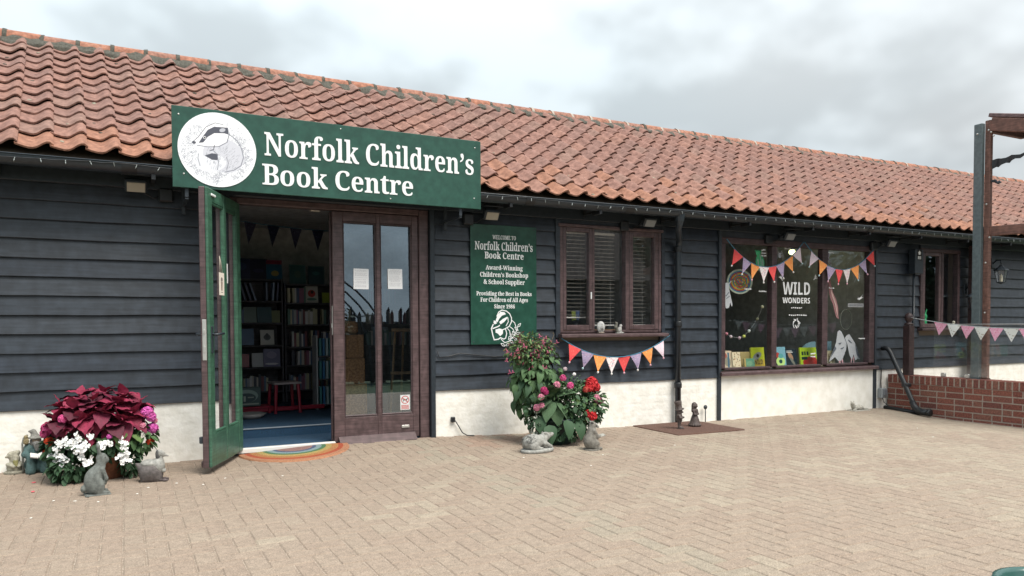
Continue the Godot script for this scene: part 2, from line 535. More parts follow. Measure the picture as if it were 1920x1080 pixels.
# ------------------------------------------------------------------ the yard
func yard() -> void:
	var g := Shape.new()
	g.quad(V(-160, -0.16, 160), V(160, -0.16, 160), V(160, -0.16, -160), V(-160, -0.16, -160))
	put("ground", g.done(), M.turf).set_meta("kind", "structure")
	var s := Shape.new().smooth(true)
	var step := 0.25
	for i in 68:
		for j in 28:
			var x := -3.6 + i * step; var z := -0.06 + j * step
			var p := func(a: float, b: float) -> Vector3: return V(a, gy(a, b) - 0.004, b)
			s.quad(p.call(x, z + step), p.call(x + step, z + step), p.call(x + step, z), p.call(x, z))
	var pav := put("pavement", s.done(), M.sand)
	pav.set_meta("kind", "structure")
	# block pavers, 200 by 100 mm, in herringbone square to the wall
	var block := []
	for v in 3:
		var sh := Shape.new()
		var w := 0.1965; var d := 0.0965; var e := 0.005 + 0.001 * v
		var t := []; var b := []
		for q in [[-1, -1], [1, -1], [1, 1], [-1, 1]]:
			t.append(V(q[0] * (w * 0.5 - e), rng.randf_range(-0.0012, 0.0006), -q[1] * (d * 0.5 - e)))
			b.append(V(q[0] * w * 0.5, -0.006, -q[1] * d * 0.5))
		sh.quad(t[0], t[1], t[2], t[3])
		for k in 4:
			sh.quad(b[k], b[(k + 1) % 4], t[(k + 1) % 4], t[k])
		block.append(sh.done())
	var pm := mat("paver", Color.WHITE, 0.93, T.speck, 0.8, T.fine, 0.2)
	pm.vertex_color_use_as_albedo = true
	var tones := []
	for q in [[0.472, 0.386, 0.314], [0.462, 0.374, 0.304], [0.480, 0.396, 0.322], [0.472, 0.390, 0.318], [0.498, 0.418, 0.340], [0.496, 0.424, 0.344], [0.525, 0.455, 0.368], [0.468, 0.412, 0.334], [0.465, 0.345, 0.275]]:
		tones.append(Color(q[0], q[1], q[2]))
	var tone_mats := []
	for c in tones: tone_mats.append(shade_of(pm, (c as Color).linear_to_srgb()))
	for m in tone_mats: m.vertex_color_use_as_albedo = false
	var wide := FastNoiseLite.new(); wide.seed = 77; wide.frequency = 0.35; wide.fractal_octaves = 3
	var all := []
	for i in range(-160, 160):
		for j in range(-60, 60):
			for kind in 2:
				var cx := float(i + 2 * j) + (1.0 if kind == 0 else 2.5)
				var cz := float(-i + 2 * j) + (0.5 if kind == 0 else 1.0)
				var x := cx * 0.1 - 0.03; var z := cz * 0.1 + 0.01
				if x < -3.4 or x > 13.2 or z < 0.06 or z > 6.9: continue
				if x > 8.9 and z > 0.0 and x < 9.3: continue
				var r := rng.randf()
				var pick := 0
				var f := wide.get_noise_2d(x * 2.0, z * 2.0) + (x - 3.6) * 0.13 - (0.05 if z < 1.0 else 0.0)  # paler along x: own tone, with brighter open-sky light painted in
				if absf(x - 2.33 - 0.03 * sin(z * 5.0)) < 0.1: pick = 7 if r < 0.8 else 5
				elif f > 0.45: pick = [6, 6, 4, 5, 6][int(r * 5)]
				elif f > 0.12: pick = [4, 5, 2, 3, 6][int(r * 5)]
				elif f > -0.25: pick = [0, 2, 3, 0, 4, 1][int(r * 6)]
				else: pick = [0, 1, 0, 3, 1, 2][int(r * 6)]
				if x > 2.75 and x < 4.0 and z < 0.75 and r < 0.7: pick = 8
				var b := Basis(Vector3.UP, (0.0 if kind == 0 else PI / 2) + rng.randf_range(-0.006, 0.006))
				b = Basis(Vector3.BACK, rng.randf_range(-0.004, 0.004) + (gy(x + 0.1, z) - gy(x - 0.1, z)) / 0.2) * Basis(Vector3.RIGHT, rng.randf_range(-0.006, 0.006) - (gy(x, z + 0.1) - gy(x, z - 0.1)) / 0.2) * b
				var at := V(x, gy(x, z) + rng.randf_range(0.0, 0.0022), z)
				# how near, and whether it can be seen from the gate where the picture was taken
				var d := V(0, 1.1, 6.6).distance_to(at)
				var seen := x > -0.55 - (2.65 - z) * 0.23 and z < 2.6 + (x + 0.5) * 0.54
				all.append([d if seen else d + 100.0, Transform3D(b, at), pick, tones[pick] * rng.randf_range(0.965, 1.035)])
	all.sort_custom(func(a, b): return a[0] < b[0])
	for k in 300:
		put("paver", block[k % 3], tone_mats[all[k][2]], pav, all[k][1])
	var places := []; var tints := []
	for k in range(300, all.size()):
		places.append(all[k][1]); tints.append(all[k][3])
	scatter("far_pavers", block[0], pm, places, tints, pav)
	# fallen petals and bits of grit
	var pet := Shape.new()
	pet.ball(Vector3.ZERO, V(0.011, 0.002, 0.007), 6, 4)
	var pmesh := pet.done()
	var white := mat("white_petal", lin(0.78, 0.76, 0.70), 0.8)
	var red := mat("pink_petal", lin(0.62, 0.11, 0.13), 0.8)
	for q in [[-0.17, 1.28], [-0.42, 1.12], [-0.3, 1.19], [0.05, 1.15], [-0.5, 1.55], [0.12, 0.98], [0.46, 1.05], [0.3, 0.92], [0.62, 0.9], [1.0, 1.02], [3.55, 1.4], [3.2, 1.75], [6.5, 0.9], [7.4, 1.6], [6.9, 2.1], [2.9, 1.2], [4.4, 1.3]]:
		var o := put("fallen_petal", pmesh, white, null, turned(V(q[0], gy(q[0], q[1]) + 0.004, q[1]), rng.randf() * 6.0))
		tag(o, "small pale petal fallen on the block paving", "petal", "petals fallen on the paving")
	for q in [[-0.58, 0.52], [-0.56, 0.80]]:
		var o := put("fallen_petal", pmesh, red, null, turned(V(q[0], gy(q[0], q[1]) + 0.004, q[1]), rng.randf() * 6.0, 0, 0, 1.7))
		tag(o, "red petal fallen on the paving in front of the seated wizard ornament", "petal", "red petals by the wizard")

# ------------------------------------------------------------------ the building
const BOARD := 0.1423
const BASE := 0.478
const OPENINGS := [[0.78, 2.575, -1.0, 2.17], [3.95, 5.24, 0.985, 2.125], [6.10, 8.815, -1.0, 2.105], [9.73, 10.61, 1.0, 2.13]]

func board_mesh(l: float, h: float, seed_: int) -> ArrayMesh:
	var key := "board%d_%d_%d" % [int(l * 1000), int(h * 1000), seed_]
	if not G.has(key):
		var s := Shape.new()
		# sawn feather-edge: the lower edge wanders a little along the board
		var n := FastNoiseLite.new(); n.seed = seed_ * 13 + 3; n.frequency = 0.55; n.fractal_octaves = 3
		var k := maxi(1, int(l / 0.22))
		var cut := func(i: int) -> Array:
			var x := l * i / k
			var d := 0.0055 * n.get_noise_2d(x * 2.0, 1.0); var f := 0.003 * n.get_noise_2d(x, 40.0)
			return [V(x, d, 0.018), V(x, d, 0.0375 + f), V(x, 0.003 + d, 0.040 + f), V(x, h, 0.014 + f * 0.4), V(x, h, 0.0)]
		for i in k:
			var a: Array = cut.call(i); var b: Array = cut.call(i + 1)
			for j in 5: s.quad(a[j], b[j], b[(j + 1) % 5], a[(j + 1) % 5])
		var e0: Array = cut.call(0); var e1: Array = cut.call(k)
		for j in [1, 2, 3]:
			s.tri(e0[0], e0[j], e0[j + 1]); s.tri(e1[0], e1[j + 1], e1[j])
		G[key] = s.done()
	return G[key]

func V2(x: float, y: float) -> Vector2:
	return Vector2(x, y)

func cladding() -> void:
	var ms := [M.board, M.board, M.board_worn, M.board_blue]
	for k in 13:
		var y0 := BASE + BOARD * k
		var cuts := [-4.2]
		for o in OPENINGS:
			if o[3] > y0 + 0.02 and o[2] < y0 + BOARD - 0.02:
				cuts.append(o[0]); cuts.append(o[1])
		cuts.append(17.5)
		for c in range(0, cuts.size(), 2):
			var x0: float = cuts[c]; var x1: float = cuts[c + 1]
			var joins := [x0]
			if x1 - x0 > 5.2: joins.append(x0 + (x1 - x0) * [0.52, 0.37, 0.61][k % 3])
			joins.append(x1)
			for j in joins.size() - 1:
				var b := Basis(Vector3.BACK, rng.randf_range(-0.0006, 0.0006))
				put("weatherboard", board_mesh(joins[j + 1] - joins[j] - 0.003, 0.162, k % 5 + (joins.size() if c else 0)), ms[rng.randi() % 4], shop, Transform3D(b, V(joins[j], y0 + rng.randf_range(-0.0025, 0.0025), rng.randf_range(0.0, 0.0015))))
	# corner boards beside the openings
	put("trim_board", boxmesh(2.535, 2.58, gy(2.55, 0.0) - 0.01, 2.19, -0.02, 0.062), M.gutter, shop)
	put("trim_board", boxmesh(0.745, 0.785, BASE - 0.02, 2.19, -0.02, 0.055), M.board, shop)
	put("trim_board", boxmesh(3.90, 3.952, 0.965, 2.19, 0.0, 0.050), M.board, shop)
	put("trim_board", boxmesh(5.255, 5.30, 0.965, 2.19, 0.0, 0.050), M.board, shop)
	put("trim_board", boxmesh(6.075, 6.115, -0.03, 2.19, 0.0, 0.060), M.black_metal, shop)
	put("trim_board", boxmesh(8.785, 8.822, -0.045, 2.19, 0.0, 0.060), M.black_metal, shop)
	for q in [[6.115, 8.785, 2.098], [3.952, 5.255, 2.128], [9.73, 10.61, 2.128], [0.785, 2.535, 2.172]]:
		put("trim_board", boxmesh(q[0], q[1], q[2], 2.195, -0.003, 0.042), M.board, shop)
	# plinth of white painted brick; the bricks show faintly through the paint
	for q in [[-4.2, 0.785, -0.2], [2.58, 6.075, -0.2], [8.822, 17.5, -0.25]]:
		plinth(q[0], q[1], q[2])
	put("plinth_panel", boxmesh(6.115, 8.785, -0.05, 0.498, -0.05, 0.032), M.panel_white, shop)
	# wall behind the boards, with its openings
	var w := Shape.new()
	for q in [[-4.2, 0.78, -0.2, 2.40], [0.78, 2.575, 2.17, 2.40], [2.575, 3.95, -0.2, 2.40], [3.95, 5.24, -0.2, 0.975], [3.95, 5.24, 2.125, 2.40], [5.24, 6.10, -0.2, 2.40], [6.10, 8.815, -0.2, 0.50], [6.10, 8.815, 2.105, 2.40], [8.815, 9.73, -0.2, 2.40], [9.73, 10.61, -0.2, 0.99], [9.73, 10.61, 2.13, 2.40], [10.61, 17.5, -0.2, 2.40]]:
		w.span(q[0], q[1], q[2], q[3], -0.13, -0.003)
	put("front_wall", w.done(), M.sheathing, shop)
	var r := Shape.new()
	r.span(-4.2, 17.5, -0.2, 2.56, -4.0, -3.8)
	r.span(-4.4, -4.2, -0.2, 2.40, -4.0, -0.003)
	r.span(17.5, 17.7, -0.2, 2.40, -4.0, -0.003)
	r.span(-4.2, 17.5, 2.40, 2.50, -3.8, -0.003)
	put("room_wall", r.done(), M.room_wall, shop)
	var pt := Shape.new()
	for x in [-0.9, 3.8, 5.65, 9.2]: pt.span(x, x + 0.08, 0.02, 2.40, -3.8, -0.13)  # unseen dividing walls, added to keep the rooms dark
	put("added_partition", pt.done(), M.room_wall, shop)
	var f := Shape.new()
	f.span(-4.2, 17.5, -0.15, 0.15, -3.8, -0.62)
	f.span(-4.2, 0.785, -0.15, 0.15, -0.62, -0.13); f.span(2.575, 17.5, -0.15, 0.15, -0.62, -0.13)
	f.span(0.785, 2.575, -0.15, 0.062, -0.62, -0.02)
	put("floor", f.done(), M.carpet, shop)
	put("step_nosing", boxmesh(0.79, 2.57, 0.140, 0.1535, -0.632, -0.612), mat("nosing", lin(0.22, 0.26, 0.30), 0.5), shop)
	put("threshold", boxmesh(0.80, 1.64, 0.030, 0.071, -0.02, 0.03), mat("threshold", lin(0.72, 0.71, 0.68), 0.4), shop)

func plinth(x0: float, x1: float, y0: float) -> void:
	var n := FastNoiseLite.new(); n.seed = 8; n.frequency = 2.2; n.fractal_octaves = 3
	var s := Shape.new().smooth(true)
	var dx := 0.0225; var dy := 0.0125
	var nx := int((x1 - x0) / dx); var ny := int((BASE + 0.005 - y0) / dy)
	var p := func(i: int, j: int) -> Vector3:
		var x := lerpf(x0, x1, float(i) / nx); var y := lerpf(y0, BASE + 0.005, float(j) / ny)
		var row := floorf((y + 0.3) / 0.075)
		var v := fposmod(y + 0.3, 0.075); var u := fposmod(x + (0.1125 if int(row) % 2 else 0.0), 0.225)
		var gap := maxf(1.0 - absf(v - 0.006) / 0.012, 1.0 - absf(u - 0.006) / 0.02)
		var k := clampf(n.get_noise_2d(x * 0.8, y * 1.5) * 1.6 + 0.55, 0.0, 1.0)
		return V(x, y, 0.024 - 0.0016 * clampf(gap, 0.0, 1.0) * k + n.get_noise_2d(x * 5.0, y * 5.0) * 0.0010)
	for i in nx:
		for j in ny:
			s.quad(p.call(i, j), p.call(i + 1, j), p.call(i + 1, j + 1), p.call(i, j + 1))
	put("plinth", s.done(), M.plinth_white, shop)

# ------------------------------------------------------------------ roof
const PITCH := 0.5585     # 32 degrees
const EAVE := Vector3(0.0, 2.335, 0.335)

func on_roof(x: float, s: float, up := 0.0) -> Vector3:
	return EAVE + V(x - 0.052 * s, s * sin(PITCH) + up * cos(PITCH), -s * cos(PITCH) + up * sin(PITCH))

func pantile(var_: int) -> ArrayMesh:
	var s := Shape.new().smooth(true)
	var n := 11; var w := 0.236; var l := 0.345; var th := 0.013
	var h := func(t: float) -> float:                       # a wide trough, a roll at the far edge
		if t < 0.44: return 0.024 * pow((0.44 - t) / 0.44, 1.6)
		var q := clampf((t - 0.44) / 0.44, 0.0, 1.0)
		return 0.052 * (q * q * (3.0 - 2.0 * q)) - (0.02 * pow((t - 0.88) / 0.12, 2.0) if t > 0.88 else 0.0)
	var bow: float = [0.0, 0.003, -0.002, 0.004][var_]
	var nl := 3
	for i in n:
		var t0 := float(i) / n; var t1 := float(i + 1) / n
		for j in nl:
			var f := func(t: float, q: float, d: float) -> Vector3:
				return V(t * w, h.call(t) + d + bow * sin(q * PI), -q * l)
			var a := float(j) / nl; var b := float(j + 1) / nl
			s.smooth(true)
			s.quad(f.call(t0, a, 0.0), f.call(t1, a, 0.0), f.call(t1, b, 0.0), f.call(t0, b, 0.0))
			if j == 0:
				s.smooth(false)
				s.quad(f.call(t0, 0.0, -th), f.call(t1, 0.0, -th), f.call(t1, 0.0, 0.0), f.call(t0, 0.0, 0.0))
				s.quad(f.call(t0, 0.45, -th), f.call(t1, 0.45, -th), f.call(t1, 0.0, -th), f.call(t0, 0.0, -th))
	s.smooth(false)
	s.quad(V(0, 0.024 - th, -l), V(0, 0.024 - th, 0), V(0, 0.024, 0), V(0, 0.024, -l))
	s.quad(V(w, 0.032 - th, 0), V(w, 0.032 - th, -l), V(w, 0.032, -l), V(w, 0.032, 0))
	return s.done()

func roof() -> void:
	var up := V(0, sin(PITCH), -cos(PITCH)); var nrm := V(0, cos(PITCH), sin(PITCH))
	var dk := Shape.new()
	var a := on_roof(-4.4, 0.0, -0.03); var b := on_roof(17.8, 0.0, -0.03); var c := on_roof(17.8, 3.0, -0.03); var d := on_roof(-4.4, 3.0, -0.03)
	a.x = -4.4; b.x = 17.7; c.x = 17.7; d.x = -4.4
	dk.quad(a, b, c, d)
	dk.quad(a - nrm * 0.04, d - nrm * 0.04, c - nrm * 0.04, b - nrm * 0.04)
	dk.quad(a - nrm * 0.04, b - nrm * 0.04, b, a)
	var back := V(0, 1.7, -4.3)
	dk.quad(V(17.7, c.y, c.z), V(17.7, back.y, back.z - 0.5), V(-4.4, back.y, back.z - 0.5), V(-4.4, c.y, c.z))
	dk.quad(V(-4.4, 2.3, -0.0), V(-4.4, d.y, d.z), V(-4.4, 2.3, -4.3), V(-4.4, 2.2, -2.0))
	dk.quad(V(17.7, 2.3, -0.0), V(17.7, 2.2, -2.0), V(17.7, 2.3, -4.3), V(17.7, d.y, d.z))
	var root := put("roof", dk.done(), M.deck, shop)
	var pm := mat("pantile", Color.WHITE, 0.86, T.clay, 0.9, T.rough, 0.35)
	pm.vertex_color_use_as_albedo = true
	var tones := []
	for q in [[0.300, 0.160, 0.126], [0.320, 0.172, 0.136], [0.280, 0.157, 0.128], [0.335, 0.178, 0.135], [0.300, 0.178, 0.142], [0.365, 0.178, 0.116], [0.395, 0.190, 0.120]]:
		tones.append(Color(q[0], q[1], q[2]))
	var tms := []
	for t in tones:
		var m := shade_of(pm, (t as Color).linear_to_srgb()); m.vertex_color_use_as_albedo = false
		tms.append(m)
	var meshes := [pantile(0), pantile(1), pantile(2), pantile(3)]
	var ss := [0.0, 0.275]
	for k in 10: ss.append(0.275 + 0.232 * (k + 1))
	var all := []
	for r in 12:
		for cidx in range(-17, 84):
			var x := 0.215 * cidx - 0.015
			var s: float = ss[r] + rng.randf_range(-0.006, 0.006)
			var tilt := Basis(Vector3.RIGHT, PITCH - 0.098 + rng.randf_range(-0.012, 0.012))
			var bs := tilt * Basis(Vector3.UP, rng.randf_range(-0.012, 0.012) + 0.052) * Basis(Vector3.BACK, rng.randf_range(-0.02, 0.02))
			var at := on_roof(x + rng.randf_range(-0.003, 0.003), s, 0.036 + rng.randf_range(-0.003, 0.004))
			var q := rng.randf()
			var pick := 0
			if r == 0: pick = [5, 6, 3, 5][int(q * 4)]
			elif r < 3: pick = [0, 3, 5, 1, 4, 3, 0][int(q * 7)]
			else: pick = [0, 1, 2, 2, 4, 0, 3][int(q * 7)]
			var dist := V(0, 1.1, 6.6).distance_to(at)
			var seen := x > -0.62 - s * 0.19 and not (x > 0.5 and x < 2.6 and s < 0.86 - (x - 0.5) * 0.1)
			all.append([dist if seen else dist + 100.0, Transform3D(bs, at), pick, tones[pick] * rng.randf_range(0.93, 1.06), rng.randi() % 4])
	all.sort_custom(func(p, q): return p[0] < q[0])
	for k in 300:
		put("roof_tile", meshes[all[k][4]], tms[all[k][2]], root, all[k][1])
	var lich := [mat("lichen_dark", lin(0.10, 0.085, 0.065), 0.95, T.mottle, 8.0), mat("lichen_pale", lin(0.36, 0.34, 0.26), 0.95, T.mottle, 8.0)]
	var spot := Shape.new().smooth(true).ball(Vector3.ZERO, V(0.022, 0.006, 0.015), 9, 4).done()
	for k in 300:
		if rng.randf() < 0.22: put("lichen", spot, lich[0 if rng.randf() < 0.6 else 1], root, (all[k][1] as Transform3D) * turned(V(rng.randf_range(0.07, 0.13), 0.003, -rng.randf_range(0.03, 0.2)), rng.randf() * 6.0, 0, 0, rng.randf_range(0.5, 1.3)))
	var places := []; var tints := []
	for k in range(300, all.size()):
		places.append(all[k][1]); tints.append(all[k][3])
	scatter("far_roof_tiles", meshes[1], pm, places, tints, root)
	# ridge: half-round tiles bedded on rough mortar
	var rs := 2.93
	var rc := on_roof(0.0, rs, -0.015)
	var rt := Shape.new().smooth(true)
	var prof := []
	for k in 13:
		var t := deg_to_rad(-14.0 + 208.0 * k / 12.0)
		prof.append(V(0, sin(t) * 0.105, cos(t) * 0.105))
	for k in 12:
		rt.quad(prof[k], prof[k] + V(0.298, 0, 0), prof[k + 1] + V(0.298, 0, 0), prof[k + 1])
	rt.smooth(false)
	for k in 12:
		for e in [0.0, 0.298]:
			var o := V(e, 0, 0); var i1: Vector3 = prof[k] * 0.84; var i2: Vector3 = prof[k + 1] * 0.84
			if e == 0.0: rt.quad(prof[k] + o, prof[k + 1] + o, i2 + o, i1 + o)
			else: rt.quad(prof[k + 1] + o, prof[k] + o, i1 + o, i2 + o)
	var rmesh := rt.done()
	var rms := []
	for q in [[0.42, 0.185, 0.118], [0.40, 0.19, 0.13], [0.36, 0.18, 0.13], [0.43, 0.20, 0.13]]:
		rms.append(shade_of(tms[0], lin(q[0], q[1], q[2])))
	var nz := FastNoiseLite.new(); nz.seed = 31; nz.frequency = 9.0
	var jm := []
	for v in 3:
		var j := Shape.new().smooth(true)
		for k in 14:
			var f := func(i: int, e: float) -> Vector3:
				var t := deg_to_rad(-20.0 + 220.0 * i / 14.0)
				var rr := 0.110 + 0.010 * nz.get_noise_3d(i * 0.5, e * 30.0, v * 5.0)
				return V(e + 0.006 * nz.get_noise_3d(i * 0.7, 9.0, v * 3.0), sin(t) * rr, cos(t) * rr)
			for e in [[-0.018, -0.006], [-0.006, 0.008], [0.008, 0.02]]:
				j.quad(f.call(k, e[0]), f.call(k, e[1]), f.call(k + 1, e[1]), f.call(k + 1, e[0]))
		jm.append(j.done())
	for k in 74:
		var x := -4.33 + 0.305 * k
		var dy := rng.randf_range(-0.006, 0.006) - 0.012 * sin(clampf((x + 4.0) / 21.0, 0, 1) * PI)
		var bb := Basis(Vector3.BACK, rng.randf_range(-0.01, 0.01)) * Basis(Vector3.UP, rng.randf_range(-0.01, 0.01))
		put("ridge_tile", rmesh, rms[rng.randi() % 4], root, Transform3D(bb, V(x, rc.y + dy, rc.z)))
		put("mortar_joint", jm[k % 3], M.mortar if x < 3.0 or rng.randf() < 0.6 else M.joint_mortar, root, Transform3D(bb, V(x, rc.y + dy, rc.z)))
	# the bed of mortar under the ridge, lumpy, with grown-over gaps
	var bed := Shape.new().smooth(true)
	var bn := FastNoiseLite.new(); bn.seed = 41; bn.frequency = 5.5; bn.fractal_octaves = 4
	var bp := func(i: int, k: int) -> Vector3:
		var x := -4.4 + i * 0.05
		var s := 2.66 + k * 0.032 + (0.06 * bn.get_noise_2d(x * 0.9, 3.0) if k == 0 else 0.0)
		if x > 4.0 and k == 0: s += 0.05
		return on_roof(x + 0.052 * s, s, 0.046 + 0.014 * k / 6.0 + 0.036 * bn.get_noise_3d(x, s * 1.4, 0.0) - (0.06 if k == 0 else 0.0))
	for i in 440:
		for k in 6:
			bed.quad(bp.call(i, k), bp.call(i + 1, k), bp.call(i + 1, k + 1), bp.call(i, k + 1))
	put("mortar_bed", bed.done(), M.mortar, root)
	# fascia, soffit, gutter, downpipe
	put("fascia", boxmesh(-4.2, 17.6, 2.175, 2.315, 0.044, 0.075), M.gutter, shop)
	var gt := Shape.new().smooth(true)
	for seg in [[-4.3, 17.6]]:
		for k in 10:
			var f := func(i: int, rr: float, x: float) -> Vector3:
				var t := PI + PI * i / 10.0
				return V(x, 2.292 + sin(t) * rr * 1.05, 0.375 - cos(t) * rr)
			gt.quad(f.call(k + 1, 0.064, seg[0]), f.call(k, 0.064, seg[0]), f.call(k, 0.064, seg[1]), f.call(k + 1, 0.064, seg[1]))
			gt.quad(f.call(k, 0.059, seg[0]), f.call(k + 1, 0.059, seg[0]), f.call(k + 1, 0.059, seg[1]), f.call(k, 0.059, seg[1]))
	gt.tube([V(-4.3, 2.294, 0.437), V(17.6, 2.294, 0.437)], 0.0055, 6)
	gt.tube([V(-4.3, 2.294, 0.313), V(17.6, 2.294, 0.313)], 0.0055, 6)
	put("gutter", gt.done(), M.gutter, shop)
	var br := Shape.new()
	br.box(V(0, -0.005, -0.235), V(0.03, 0.14, 0.012)).box(V(0, -0.045, -0.12), V(0.026, 0.012, 0.24)).box(V(0, -0.05, 0.0), V(0.028, 0.05, 0.135))
	var brm := br.done()
	for x in range(-4, 18): put("gutter_bracket", brm, M.black_plastic, shop, pos(x + 0.21, 2.27, 0.335))
	var un := Shape.new().smooth(true)
	for k in 10:
		var f := func(i: int, x: float) -> Vector3:
			var t := PI + PI * i / 10.0
			return V(x, 2.292 + sin(t) * 0.071, 0.375 - cos(t) * 0.070)
		un.quad(f.call(k + 1, -0.05), f.call(k, -0.05), f.call(k, 0.05), f.call(k + 1, 0.05))
	var um := un.done()
	for x in [0.05, 3.4, 4.55, 8.2]: put("gutter_union", um, M.black_plastic, shop, pos(x, 0, 0))
	var dp := Shape.new().smooth(true)
	dp.tube([V(5.225, 2.23, 0.375), V(5.225, 2.15, 0.375), V(5.24, 2.11, 0.34), V(5.43, 2.035, 0.13), V(5.453, 1.99, 0.095), V(5.453, 1.9, 0.085), V(5.453, gy(5.45, 0.1) + 0.02, 0.085)], 0.034, 12)
	var pipe := put("downpipe", dp.done(), M.gutter, shop)
	var cl := Shape.new().smooth(true)
	cl.lathe([V2(0.0, -0.03), V2(0.041, -0.03), V2(0.043, -0.02), V2(0.043, 0.02), V2(0.041, 0.03), V2(0.0, 0.03)], 14)
	var clm := cl.done()
	for y in [2.2, 1.93, 1.1, 0.42]: put("pipe_collar", clm, M.black_plastic, pipe, pos(5.225 if y > 2.1 else 5.453, y, 0.375 if y > 2.1 else 0.085))
	put("pipe_hopper", Shape.new().lathe([V2(0.0, -0.05), V2(0.036, -0.05), V2(0.05, 0.0), V2(0.06, 0.05), V2(0.0, 0.05)], 12).done(), M.gutter, pipe, pos(5.225, 2.205, 0.375))

# ------------------------------------------------------------------ doors and windows
func framed(x0: float, x1: float, y0: float, y1: float, z0: float, z1: float, holes: Array, bevel := 0.005) -> ArrayMesh:
	# a flat frame with side-by-side openings [x0, x1, y0, y1], butted together of stiles and rails
	var s := Shape.new()
	var edge := [x0]
	for h in holes: edge.append(h[0]); edge.append(h[1])
	edge.append(x1)
	for k in range(0, edge.size(), 2):
		var c := V(edge[k] + edge[k + 1], y0 + y1, z0 + z1) * 0.5
		s.cbox(c, V(edge[k + 1] - edge[k], y1 - y0, z1 - z0), bevel)
	for h in holes:
		for q in [[y0, h[2]], [h[3], y1]]:
			s.cbox(V(h[0] + h[1], q[0] + q[1], z0 + z1) * 0.5, V(h[1] - h[0] + 0.0, q[1] - q[0], z1 - z0 - 0.003), bevel * 0.5)
	return s.done()

func pane(x0: float, x1: float, y0: float, y1: float, z: float, yaw := 0.0, pitch := 0.0) -> Array:
	var s := Shape.new()
	var w := (x1 - x0) * 0.5; var h := (y1 - y0) * 0.5
	s.quad(V(-w, -h, 0), V(w, -h, 0), V(w, h, 0), V(-w, h, 0))
	return [s.done(), turned(V(x0 + w, y0 + h, z), yaw, pitch)]

